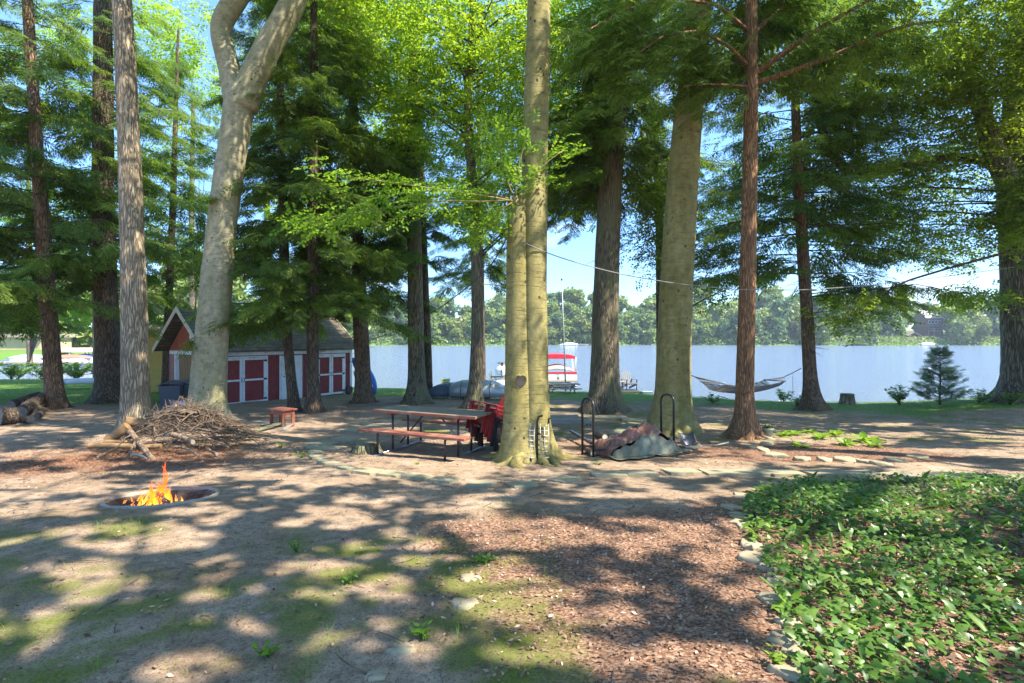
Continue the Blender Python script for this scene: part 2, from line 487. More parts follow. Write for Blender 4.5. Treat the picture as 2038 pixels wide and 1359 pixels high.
M_BK_DARK = bark('dark_bark', (0.22, 0.155, 0.095), (0.035, 0.026, 0.018), 19, 0.13, 1.2, warp=.9)
M_BK_OAK = bark('ridged_bark', (0.52, 0.42, 0.28), (0.16, 0.12, 0.075), 17, 0.15, 1.2, warp=1.1, tone=(0.32, 0.265, 0.18))
M_BK_GREY = bark('grey_ridged_bark', (0.33, 0.26, 0.17), (0.05, 0.04, 0.028), 19, 0.10, 1.3, warp=.9, moss=(0.17, 0.165, 0.08))
M_BK_BIG = bark('deep_ridged_bark', (0.29, 0.25, 0.19), (0.05, 0.042, 0.032), 14, 0.12, 1.2, warp=1.1)
M_BEECH_A = beech('pale_beech_bark', (0.40, 0.355, 0.235), (0.30, 0.275, 0.14), spots=0.85)
M_BEECH_B = beech('mossy_beech_bark', (0.30, 0.255, 0.098), (0.205, 0.172, 0.042), spots=1.0)
M_FARBK = plain('far_bark', (0.26, 0.23, 0.19), 0.9, 0.3)

# ------------------------------------------------------------------ trees
def polyline(poly, Z):
    P = []; r = []
    for p in poly:
        z = Z if len(p) < 4 else p[3]
        P.append(PX(p[0], p[1], z)); r.append(p[2] / 2 * z / F * math.cos(math.atan((p[0] - 1019) / F)))
    return P, r
def smooth_path(P, r, ds=0.14):
    P = np.array([tuple(p) for p in P]); r = np.array(r)
    t = np.concatenate([[0], np.cumsum(np.linalg.norm(np.diff(P, axis=0), axis=1))])
    n = max(6, int(t[-1] / ds))
    u = np.linspace(0, t[-1], n)
    Q = np.stack([np.interp(u, t, P[:, k]) for k in range(3)], 1); rr = np.interp(u, t, r)
    k = np.array([1, 2, 3, 2, 1.0]) / 9
    for _ in range(2):
        for a in range(3):
            c = np.pad(Q[:, a], 2, 'edge'); Q[2:-2, a] = np.convolve(c, k, 'valid')[2:-2]
        c = np.pad(rr, 2, 'edge'); rr[2:-2] = np.convolve(c, k, 'valid')[2:-2]
    return Q, rr
def trunk(mb, poly, Z, top_z=18, flare=0.55, lobes=5, sides=20, wob=0.05, seed=0, ground_it=True, fl_h=0.3, top_r=0.35, rough=0.02):
    P, r = polyline(poly, Z)
    if ground_it:
        g = gz(P[0].x, P[0].y)
        P[0].z = g - 0.12
    if P[-1].z < top_z:
        d = (P[-1] - P[-2]).normalized(); L = (top_z - P[-1].z) / max(0.3, d.z)
        for k in (0.5, 1.0):
            P.append(P[-1] + (d * 0.7 + Vector((0, 0, 0.3))).normalized() * L * 0.5); r.append(r[len(poly) - 1] * (1 - k * (1 - top_r)))
    Q, rr = smooth_path(P, r)
    g = Q[0][2] + 0.12 if ground_it else -99
    ph = seed * 1.7
    def rf(i, th):
        h = max(0.0, Q[i][2] - g)
        f = flare * math.exp(-h / fl_h) if ground_it else 0
        n = np.array([mnoise.noise(Vector((math.cos(t) * 1.3 + seed, math.sin(t) * 1.3, h * 0.8))) for t in th])
        n2 = np.array([mnoise.noise(Vector((math.cos(t) * 4 + seed, math.sin(t) * 4, h * 3.0 + 9))) for t in th])
        return 1 + 0.028 * np.cos(3 * th + ph + .25 * h) + f * (1 + 0.55 * np.cos(lobes * th + ph) + 0.25 * np.cos((lobes - 2) * th + 2 * ph)) + wob * n + rough * n2
    mb.tube(Q, rr, sides, True, rf)
    return Q, rr
def roots(mb, c, r, n, seed, L=(0.4, 0.9), rad=0.09, az=None):
    rr = np.random.default_rng(seed)
    for k in range(n):
        a = (az[k] if az else 2 * math.pi * k / n + rr.uniform(-.3, .3)); l = rr.uniform(*L)
        pts = []; rad_ = []
        for s in np.linspace(0, 1, 9):
            d = r * 0.65 + s * l; aa = a + 0.35 * math.sin(3 * s + k)
            x = c[0] + math.sin(aa) * d; y = c[1] + math.cos(aa) * d
            pts.append((x, y, gz(x, y) + rad * (1.5 * (1 - s) ** 2 - 0.1) - 0.06 * s)); rad_.append(rad * (1.25 - 0.9 * s))
        mb.tube(pts, rad_, 8)
def axis_fn(Q):
    z = Q[:, 2]
    return lambda h: np.array([np.interp(h, z, Q[:, 0]), np.interp(h, z, Q[:, 1])])
def rad_fn(Q, rr): return lambda h: float(np.interp(h, Q[:, 2], rr))

class Leaves:
    keep = 0.02
    def __init__(s): s.V = []; s.T = []; s.FV = []; s.FT = []
    def free(s, V, T): s.FV.append(V); s.FT.append(T)
    def add(s, V, T): s.V.append(V); s.T.append(T)
    def build(s, name, mat, root):
        V = np.concatenate(s.V); T = np.concatenate(s.T)
        k = dapple(V.mean(axis=1), s.keep)          # gaps in the crown that let the sun through
        V, T = V[k], T[k]
        if s.FV: V = np.concatenate([V] + s.FV); T = np.concatenate([T] + s.FT)
        return poly_mesh(name, V, 4, T, mat, root)

def hemlock_crown(wood_mb, lv, Q, rr, z0, z1, Lfn, n, seed, az=None, droop=0.28, tint=0.4, protos=None, den=1.0, rise=0.12, view_cut=None, sc=1.0, bare=0.12):
    g = np.random.default_rng(seed)
    ax = axis_fn(Q); rf = rad_fn(Q, rr)
    pos = []; dr = []; S = []; tn = []
    zs = z0 + (z1 - z0) * (np.arange(n) + g.random(n)) / n
    for z in zs:
        a = g.uniform(0, 2 * math.pi) if az is None else R(g.uniform(*az[g.integers(len(az))]))
        L = Lfn(z) * g.uniform(0.65, 1.12)
        if L < 0.3: continue
        b = ax(z); h = np.array((math.sin(a), math.cos(a)))
        bend = g.normal(0, 0.12)
        s = np.linspace(0, 1, 6)
        hx = np.outer(s * L, h) + np.outer((s ** 2) * L * bend, (h[1], -h[0]))
        zz = z + L * (rise * g.uniform(-.3, 1.8) * s - droop * g.uniform(.5, 1.4) * s * s)
        pts = np.concatenate([hx + b, zz[:, None]], 1)
        rb = min(0.35 * rf(z), 0.008 + 0.0045 * L); pts[1:, 2] += g.normal(0, .035 * L ** .5, 5); pts[1:, :2] += g.normal(0, .03 * L ** .5, (5, 2))
        wood_mb.tube(pts, rb * (1 - 0.85 * s), 4, False)
        m = max(4, int(L / 0.085 * den))
        si = bare + (1 - bare) * g.random(m) ** 0.75
        p = np.stack([np.interp(si, s, pts[:, k]) for k in range(3)], 1)
        side = np.where(g.random(m) < 0.5, -1, 1) * g.uniform(0.35, 1.25, m)
        side[si > 0.93] *= 0.3
        ca = np.cos(side); sa = np.sin(side)
        dx = h[0] * ca + h[1] * sa; dy = -h[0] * sa + h[1] * ca
        d = np.stack([dx, dy, -g.uniform(0.0, 0.75, m) * g.uniform(.4, 1.5)], 1)
        pos.append(p + g.normal(0, 0.04, (m, 3))); dr.append(d)
        S.append((0.40 + 0.46 * (1 - si)) * g.uniform(0.75, 1.25, m) * min(1.15, 0.45 + L / 4) * sc)
        tn.append(np.full(m, tint + g.normal(0, 0.17)))
    pos = np.concatenate(pos); dr = np.concatenate(dr); S = np.concatenate(S); tn = np.concatenate(tn)
    k = dapple(pos)
    if view_cut is not None: k &= view_cut(pos)
    pos, dr, S, tn = pos[k], dr[k], S[k], tn[k]
    roll = g.normal(0, 0.3, len(pos)); up = np.tile((0, 0, 1.0), (len(pos), 1))
    lv.add(*instance(protos or HEM, pos, dr, up, roll, S, tn))

def leafy_crown(wood_mb, lv, blobs, seed, sc=0.62, tint=0.5, limbs_from=None, per=16, view_cut=None, flat=0.35, limb_r=0.05, spread=0.42, nl=0.07, keep=0.04):
    """blobs: (centre, (rx, ry, rz), number of twigs clusters)"""
    g = np.random.default_rng(seed)
    pos = []; dr = []; tn = []
    for c, rad, n in blobs:
        c = np.array(c, float); rad = np.array(rad, float)
        u = g.normal(0, 1, (n, 3)); u /= np.linalg.norm(u, axis=1)[:, None]
        rr_ = g.random(n) ** 0.45
        cc = c + u * rr_[:, None] * rad
        for q, uu in zip(cc, u):
            p = q + g.normal(0, 1, (per, 3)) * np.array((spread, spread, spread * flat))
            d = np.stack([g.normal(0, 1, per) + uu[0] * .7, g.normal(0, 1, per) + uu[1] * .7, -g.uniform(0, .5, per)], 1)
            pos.append(p); dr.append(d); tn.append(np.full(per, tint + g.normal(0, .18)))
            if limbs_from is not None and g.random() < nl:
                a = np.array(limbs_from(q)); mid = (a + q) / 2 + np.array((0, 0, 0.12 * np.linalg.norm(q - a))) + g.normal(0, .12, 3)
                s = np.linspace(0, 1, 7)[:, None]
                pts = (1 - s) ** 2 * a + 2 * s * (1 - s) * mid + s ** 2 * q
                wood_mb.tube(pts, limb_r * (1 - .85 * s[:, 0]) * min(1.0, np.linalg.norm(q - a) / 3 + .25), 5, False)
    pos = np.concatenate(pos); dr = np.concatenate(dr); tn = np.concatenate(tn)
    k = dapple(pos, keep)
    if view_cut is not None: k &= view_cut(pos)
    pos, dr, tn = pos[k], dr[k], tn[k]
    S = sc * g.uniform(.7, 1.3, len(pos))
    lv.add(*instance(LEA, pos, dr, np.tile((0, 0, 1.0), (len(pos), 1)), g.normal(0, .45, len(pos)), S, tn))
def from_axis(Q, drop=1.0):
    ax = axis_fn(Q)
    def f(q):
        z = max(Q[0][2] + 2.0, min(Q[-1][2], q[2] - drop * 0.6 * np.hypot(*(q[:2] - ax(q[2])))))
        return (*ax(z), z)
    return f
def to_px(P):
    y = np.maximum(P[:, 1], 0.3)
    return 1019 + P[:, 0] / y * F, HY + (CZ - P[:, 2]) / y * F
def cut_boxes(boxes, keep=0.0):
    """clearings: photo-space boxes in which this crown has no twigs"""
    def f(P):
        px, py = to_px(P); k = np.ones(len(P), bool)
        for x0, y0, x1, y1 in boxes: k &= ~((px > x0) & (px < x1) & (py > y0) & (py < y1))
        return k | (rng.random(len(P)) < keep)
    return f
# ------------------------------------------------------------------ ground sheet
def graded(edges):
    out = [edges[0][0]]
    for a, b, st in edges:
        n = max(1, int(round(abs(b - a) / st))); out += list(np.linspace(a, b, n + 1)[1:])
    return np.array(out)
gx = graded([(-900, -260, 80), (-260, -100, 12), (-100, -40, 2.0), (-40, -18, 0.5), (-18, -9, 0.14), (-9, 9, 0.06), (9, 18, 0.14), (18, 40, 0.5), (40, 100, 3), (100, 260, 12), (260, 900, 80)])
gy = graded([(-30, -2, 2), (-2, 1.5, 0.25), (1.5, 11, 0.06), (11, 20, 0.10), (20, 34, 0.16), (34, 100, 1.0), (100, 204, 8), (204, 290, 3), (290, 900, 60)])
GX, GY = np.meshgrid(gx, gy)
GZ = ground(GX, GY)
near = sstep(40, 20, GY)
micro = (fbm(GX * 1.4, GY * 1.4, 3, 4) - 0.5) * 0.05 + (fbm(GX * 9, GY * 9, 5, 3) - 0.5) * 0.022
dp = np.hypot(GX - PIT[0], GY - PIT[1])
GZ = GZ + micro * near * (0.25 + 0.75 * sstep(PIT[2] + .1, PIT[2] + .5, dp))
ny, nx = GX.shape
gv = np.stack([GX, GY, GZ], 2).reshape(-1, 3)
ii = (np.arange(ny - 1)[:, None] * nx + np.arange(nx - 1)[None]).ravel()
gf = np.stack([ii, ii + 1, ii + nx + 1, ii + nx], 1)
me = bpy.data.meshes.new('ground')
me.vertices.add(len(gv)); me.vertices.foreach_set('co', gv.astype(np.float32).ravel())
me.loops.add(len(gf) * 4); me.loops.foreach_set('vertex_index', gf.astype(np.int32).ravel())
me.polygons.add(len(gf)); me.polygons.foreach_set('loop_start', (np.arange(len(gf)) * 4).astype(np.int32))
me.polygons.foreach_set('use_smooth', np.ones(len(gf), bool))
me.update(calc_edges=True)
ground_o = bpy.data.objects.new('ground', me); COL.objects.link(ground_o)
tag(ground_o, kind='structure')

def shore_of(x): return np.interp(x, _sx, _sy)
def z_moss(x, y):
    a = sstep(-6.5, -3.2, x) * sstep(1.6, -0.3, x + 0.25 * (y - 3)) * sstep(5.0, 3.6, y + 0.25 * x)
    b = 0.75 * sstep(9.5, 12, y) * sstep(-4.5, -2, x) * sstep(26, 18, x)
    n = fbm(x * 0.9, y * 0.9, 11, 4) + 0.35 * (fbm(x * 5, y * 5, 12, 3) - .5)
    return np.clip(np.maximum(a, b) * sstep(0.24, 0.52, n) * (.30 + .45 * sstep(.35, .62, fbm(x * 4.1, y * 4.1, 13, 4))) + 0.35 * sstep(0.62, 0.75, n) * sstep(26, 20, y), 0, 1)
def z_grass(x, y):
    s = shore_of(x)
    a = sstep(-10.5, -4.5, y - s + 1.2 * (fbm(x * .5, y * .5, 21, 3) - .5) * 6) * (y < 45)
    b = sstep(-11.0, -13.0, x) * sstep(17.5, 20.5, y - 0.15 * (x + 14))
    n = fbm(x * 1.2, y * 1.2, 23, 4)
    f = (y > 100) * 0.8
    return np.clip(np.maximum(a * sstep(0.25, 0.55, n + 0.25 * a), b) + f, 0, 1)
def z_mulch(x, y):
    w = 1.5 * (fbm(x * 0.9, y * 0.9, 31, 4) - .5)
    a = sstep(-0.9, 0.6, x + 0.35 * (y - 3.2) + w) * sstep(5.7, 4.5, y + w - 0.12 * x)
    b = np.exp(-(((x + 6.6) / 2.4) ** 2 + ((y - 8.6) / 1.5) ** 2) * 1.2) * 1.0 * sstep(.3, .6, fbm(x * 1.1, y * 1.1, 33, 4))
    c = sstep(1.0, 0.6, ((x - 5.6) / 2.7) ** 2 + ((y - 9.3) / 1.15) ** 2)
    d = np.exp(-((x - 2.6) / 1.6) ** 2 - ((y - 10.2) / 1.2) ** 2)
    return np.clip(np.maximum.reduce([a, b, c, d]), 0, 1)
ca = me.color_attributes.new('zones', 'FLOAT_COLOR', 'POINT')
xs_, ys_ = gv[:, 0], gv[:, 1]
cols = np.stack([z_moss(xs_, ys_), z_grass(xs_, ys_), z_mulch(xs_, ys_), np.ones(len(gv))], 1).astype(np.float32)
ash = (np.hypot(xs_ - PIT[0], ys_ - PIT[1]) < PIT[2]); cols[ash, :3] = 0; cols[ash, 3] = 0.0
ca.data.foreach_set('color', cols.ravel())

m, n, b = new_mat('forest_soil')
at = N(n, 'ShaderNodeAttribute', _attribute_name='zones')
sp = N(n, 'ShaderNodeSeparateColor'); n.links.new(at.outputs['Color'], sp.inputs['Color'])
v = mapped(n, (1, 1, 1))
n1 = tex_noise(n, v, 1.3, 6, 0.62); n2 = tex_noise(n, v, 11, 6, 0.7); n3 = tex_noise(n, v, 75, 4, 0.75)
dirt = ramp(n, n1, [(0.3, (0.225, 0.163, 0.108)), (0.55, (0.33, 0.25, 0.182)), (0.75, (0.43, 0.34, 0.26))])
d2 = mixc(n, 1.0, dirt.outputs['Color'], ramp(n, n2, [(0.28, (0.42, 0.40, 0.36)), (0.45, (.85, .83, .80)), (0.65, (1.15, 1.13, 1.1))]).outputs['Color'], 'MULTIPLY')
d2 = mixc(n, 1.0, d2, ramp(n, n3, [(0.32, (0.25, 0.22, 0.18)), (0.46, (.95, .95, .95)), (0.70, (1.3, 1.27, 1.2))]).outputs['Color'], 'MULTIPLY')
vo = N(n, 'ShaderNodeTexVoronoi', Scale=62.0); n.links.new(mapped(n, (1, 1.5, 1), (0, 0, 0.6)), vo.inputs['Vector'])
mu = ramp(n, vo.outputs['Color'], [(0.1, (0.085, 0.045, 0.027)), (0.5, (0.24, 0.135, 0.085)), (0.9, (0.42, 0.29, 0.205))])
mu2 = mixc(n, 1.0, mu.outputs['Color'], ramp(n, n2, [(0.3, (0.6, 0.6, 0.6)), (0.65, (1.15, 1.12, 1.1))]).outputs['Color'], 'MULTIPLY')
mo = ramp(n, n3, [(0.25, (0.06, 0.07, 0.016)), (0.55, (0.15, 0.17, 0.035)), (0.8, (0.25, 0.265, 0.075))])
gr = ramp(n, tex_noise(n, mapped(n, (1, 1, 1)), 26, 6, 0.75), [(0.25, (0.05, 0.095, 0.02)), (0.55, (0.12, 0.22, 0.04)), (0.8, (0.21, 0.32, 0.07))])
def noisy(sock, lo=0.36, hi=0.6):
    a = N(n, 'ShaderNodeMath', _operation='MULTIPLY_ADD'); n.links.new(n2, a.inputs[0]); a.inputs[1].default_value = 0.55
    n.links.new(sock, a.inputs[2])
    s = N(n, 'ShaderNodeMapRange'); s.inputs['From Min'].default_value = lo + 0.22; s.inputs['From Max'].default_value = hi + 0.26
    n.links.new(a.outputs[0], s.inputs['Value']); return s.outputs['Result']
c = mixc(n, noisy(sp.outputs[2], .25, .6), d2, mu2)
c = mixc(n, noisy(sp.outputs[0], .38, .85), c, mo.outputs['Color'])
c = mixc(n, noisy(sp.outputs[1], .25, .6), c, gr.outputs['Color'])
asht = ramp(n, n2, [(0.3, (0.03, 0.026, 0.022)), (0.7, (0.16, 0.12, 0.09))])
c = mixc(n, at.outputs['Alpha'], asht.outputs['Color'], c)
n.links.new(c, b.inputs['Base Color']); b.inputs['Roughness'].default_value = 0.95; b.inputs['Specular IOR Level'].default_value = 0.15
hh = mixc(n, 0.5, n2, n3)
bump(n, b, hh, 0.7, 0.03)
me.materials.append(m)

# ------------------------------------------------------------------ lake
m, n, b = new_mat('lake_water')
v = mapped(n, (1.0, 2.2, 1))
w1 = tex_noise(n, v, 0.9, 4, 0.6); w2 = tex_noise(n, mapped(n, (1, 1.8, 1), (0, 0, 0.3)), 3.6, 5, 0.65)
hm = mixc(n, 0.55, w1, w2)
bump(n, b, hm, 0.9, 0.35)
b.inputs['Base Color'].default_value = (0.17, 0.23, 0.31, 1)
b.inputs['Roughness'].default_value = 0.10
b.inputs['IOR'].default_value = 1.33
wm = MB(); wm.grid(lambda u, w: (-700 + 1400 * u, 17 + 300 * w, 0.0), 8, 8)
lake = wm.build('lake', m); tag(lake, kind='structure')

# ------------------------------------------------------------------ near trees
HEMLOCKS = []
def tree_root(name, poly, Z, label, group=None, cat='tree'):
    p = PX(poly[0][0], poly[0][1], Z)
    return empty(name, (p.x, p.y, gz(p.x, p.y)), label, cat, group)
def zc(px, py, extra=0.0):
    p = GP(px, py); return p.y + extra

def hemlock(label, poly, mat, z0, z1, Lmax, n, seed, az=None, droop=0.28, tint=0.4, den=1.0, cut=None, flare=0.5, top=17, sides=16, rise=0.12, sc=1.0, pw=0.6, extra=None, rootn=4, Lmin=0.0, stubs=0):
    Z = zc(poly[0][0], poly[0][1], poly[0][2] * .5 * 0.014)
    root = tree_root('hemlock_tree', poly, Z, label)
    mb = MB(); lv = Leaves()
    Q, rr = trunk(mb, poly, Z, top, flare, 5, sides, 0.05, seed)
    if rootn: roots(mb, (Q[0][0], Q[0][1]), rr[0], rootn, seed, (0.3, 0.8), rr[0] * 0.28)
    br = MB()
    Lf = lambda z: max(Lmin, Lmax * (max(0.0, 1 - (z - z0) / (top + 3 - z0))) ** pw)
    hemlock_crown(br, lv, Q, rr, z0, z1, Lf, n, seed, az, droop, tint, None, den, rise, cut, sc)
    g = np.random.default_rng(seed + 500)
    ax = axis_fn(Q); rf = rad_fn(Q, rr)
    for k in range(stubs):       # dead bare snags under the crown
        z = g.uniform(max(Q[0][2] + 1.2, z0 - 3.5), z0 + 2); a = g.uniform(0, 6.28); L = g.uniform(0.15, 0.9)
        h = np.array((math.sin(a), math.cos(a))); s = np.linspace(0, 1, 4)[:, None]
        pts = np.concatenate([ax(z) + s * h * (L + rf(z)), z + s * L * g.uniform(-.3, .3) - 0.15 * L * s * s], 1)
        br.tube(pts, 0.016 * (1 - 0.8 * s[:, 0]), 4, False)
    if extra: extra(mb, br, lv, Q, rr)
    mb.build('trunk', mat, root, True)
    br.build('branches', M_BK_DARK, root, True)
    lv.build('crown', M_HEM, root)
    HEMLOCKS.append((root, Q, rr))
    return root, Q, rr

# far-left hemlock
hemlock('reddish hemlock with a flared foot, leftmost trunk at the left edge of the lawn', [(113, 815, 42), (108, 770, 40), (98, 640, 38), (88, 480, 34), (74, 300, 28), (62, 120, 26), (55, 0, 24)], M_BK_HEM, 3.9, 16.5, 4.4, 80, 101, droop=0.34, tint=0.5, den=0.8, stubs=10)
hemlock('thick dark barked hemlock standing just left of the straight pale ridged trunk', [(218, 803, 62), (216, 700, 54), (210, 560, 50), (205, 380, 47), (205, 200, 44), (204, 0, 38)], M_BK_DARK, 5.0, 18.5, 4.6, 88, 102, droop=0.3, tint=0.5, den=0.8, flare=0.7, stubs=10)
# dense hemlocks before the shed
hemlock('slim leaning hemlock in front of the white side door of the red shed', [(588, 820, 24), (580, 760, 21), (570, 650, 20), (566, 520, 20), (562, 380, 18), (558, 200, 15), (556, 60, 12)], M_BK_DARK, 3.8, 15.5, 2.9, 92, 103, droop=0.36, tint=0.5, den=1.0, sides=12, stubs=6)
hemlock('upright hemlock in front of the right red panel of the shed', [(623, 822, 30), (622, 740, 25), (622, 600, 24), (622, 420, 21), (624, 240, 18), (625, 0, 13)], M_BK_DARK, 3.9, 16.5, 3.4, 106, 104, droop=0.36, tint=0.52, den=1.0, sides=14, stubs=6)
hemlock('hemlock with a flared foot at the right hand corner of the red shed', [(724, 802, 36), (722, 740, 32), (716, 620, 30), (712, 480, 26), (706, 320, 22), (702, 160, 18)], M_BK_HEM, 4.5, 17, 3.4, 110, 105, droop=0.34, tint=0.55, den=1.0, stubs=8)
hemlock('stout grey hemlock by the water, left of the sign on the shore', [(830, 804, 40), (829, 740, 34), (827, 600, 31), (825, 420, 28), (823, 250, 24), (822, 120, 20)], M_BK_GREY, 5.6, 11.5, 2.2, 46, 106, az=[(150, 330)], droop=0.4, tint=0.4, flare=0.7, stubs=8)
hemlock('narrow dark trunk tucked behind the stout grey hemlock at the shore', [(852, 792, 20), (851, 700, 18), (847, 600, 16), (842, 450, 14)], M_BK_DARK, 6.2, 15, 2.6, 56, 107, az=[(120, 300)], sides=10, rootn=0)
hemlock('thin dark trunk right behind the young maple beside the boats', [(960, 783, 15), (959, 700, 14), (957, 560, 13), (955, 430, 11)], M_BK_DARK, 5.6, 13, 2.6, 60, 108, sides=10, rootn=0)

# the straight ridged trunk
def plain_tree(name, label, poly, mat, leafm, top, blobs, seed, flare=0.5, sides=24, limbs=None, per=15, sc=0.62, tint=0.5, cut=None, rootn=5, lobes=5, rr_rad=0.3, keep=0.04, nl=0.06, group=None, extra=None, rough=0.02, flh=0.3, limb_r=0.05, ldrop=1.0, lkeep=.02):
    Z = zc(poly[0][0], poly[0][1], poly[0][2] * .5 * 0.012)
    root = tree_root(name, poly, Z, label, group)
    mb = MB(); br = MB(); lv = Leaves(); lv.keep = lkeep; keep = max(keep, lkeep)
    Q, rr = trunk(mb, poly, Z, top, flare, lobes, sides, 0.04, seed, rough=rough, fl_h=flh)
    if rootn: roots(mb, (Q[0][0], Q[0][1]), rr[0], rootn, seed, (0.35, 0.9), rr[0] * rr_rad)
    if extra: extra(mb, br, lv, Q, rr, Z)
    if blobs:
        leafy_crown(br, lv, [(tuple(c), r, k) for c, r, k in blobs], seed, sc, tint, limbs or from_axis(Q, ldrop), per, cut, keep=keep, nl=nl, limb_r=limb_r)
    mb.build('trunk', mat, root, True)
    if br.n: br.build('branches', M_BK_DARK if mat not in (M_BEECH_A, M_BEECH_B) else mat, root, True)
    if lv.V: lv.build('crown', leafm, root)
    return root, Q, rr, Z

p = PX(250, -250, 12.3)
plain_tree('oak_tree', 'tall straight pale trunk with ridged bark, rising behind the brush pile', [(270, 862, 66), (270, 800, 60), (268, 640, 56), (264, 480, 52), (258, 300, 48), (250, 120, 44), (243, 0, 42)], M_BK_OAK, M_OAKL, 15.5,
           [((p.x, p.y, 15.5), (3.6, 3.6, 2.6), 90)], 201, flare=0.28, per=14, sc=0.8)

# the forked beech
def fork(mb, br, lv, Q, rr, Z):
    a = [(470, 205, 52), (455, 130, 46), (441, 80, 44), (437, 50, 44), (455, 20, 46), (480, -20, 46), (520, -90, 42)]
    b_ = [(484, 215, 60), (500, 160, 58), (530, 100, 54), (560, 50, 52), (586, 0, 50), (620, -90, 46), (650, -200, 36)]
    for q in (a, b_):
        P, r = polyline(q, Z); Qq, rq = smooth_path(P, r)
        mb.tube(Qq, rq, 20, True, lambda i, th: 1 + 0.05 * np.array([mnoise.noise(Vector((math.cos(t) * 1.3, math.sin(t) * 1.3, i * .12))) for t in th]))
plain_tree('beech_tree', 'pale smooth forked beech leaning right in front of the red shed', [(414, 842, 88), (414, 800, 76), (420, 700, 72), (430, 580, 66), (441, 460, 62), (456, 340, 60), (470, 250, 62), (478, 190, 66), (482, 165, 50)], M_BEECH_A, M_BEECHL, 4.0,
           [((-4.5, 13.0, 17.5), (5, 4, 2.4), 70), ((-8.5, 13.5, 16.8), (3, 3, 2), 36)], 202, flare=0.35, extra=fork, limbs=lambda q: tuple(PX(620, -90, 14)), sides=28, per=14, sc=0.8)

# young maple with the bright leaves
def mb_at(px, py, Z): return tuple(PX(px, py, Z))
Zm = zc(944, 815)
plain_tree('maple_tree', 'slender young maple with bright yellow green leaves, right of the boat rack', [(944, 817, 34), (947, 760, 26), (951, 640, 24), (949, 520, 23), (945, 420, 21), (935, 300, 18), (931, 180, 16), (936, 80, 14), (942, 0, 12)], M_BK_GREY, M_MAPLE, 15.5,
           [(mb_at(900, 60, Zm), (3.6, 3.0, 2.6), 120), (mb_at(780, 130, Zm + 1.5), (2.0, 2, 2.4), 60), (mb_at(1010, 190, Zm), (2.2, 2.4, 2.2), 74), (mb_at(860, 240, Zm + 1), (2.4, 2.2, 1.9), 70), (mb_at(1000, 330, Zm - .5), (1.9, 2, 1.3), 42), (mb_at(1120, 390, Zm + 1.5), (1.5, 1.6, 1.0), 26),
            (mb_at(1110, 120, Zm + 2), (2.0, 2, 2.6), 50), (mb_at(960, 430, Zm), (1.3, 1.4, .6), 20), (mb_at(720, 40, Zm + 2), (2.4, 2, 2.0), 60), (mb_at(1150, 230, Zm + 2.5), (1.6, 2, 1.6), 34), (mb_at(1140, 20, Zm + 1), (2.4, 2, 1.6), 50)],
           203, flare=0.55, lkeep=.4, sides=16, per=15, sc=0.6, tint=0.6, limb_r=0.045, flh=0.35)

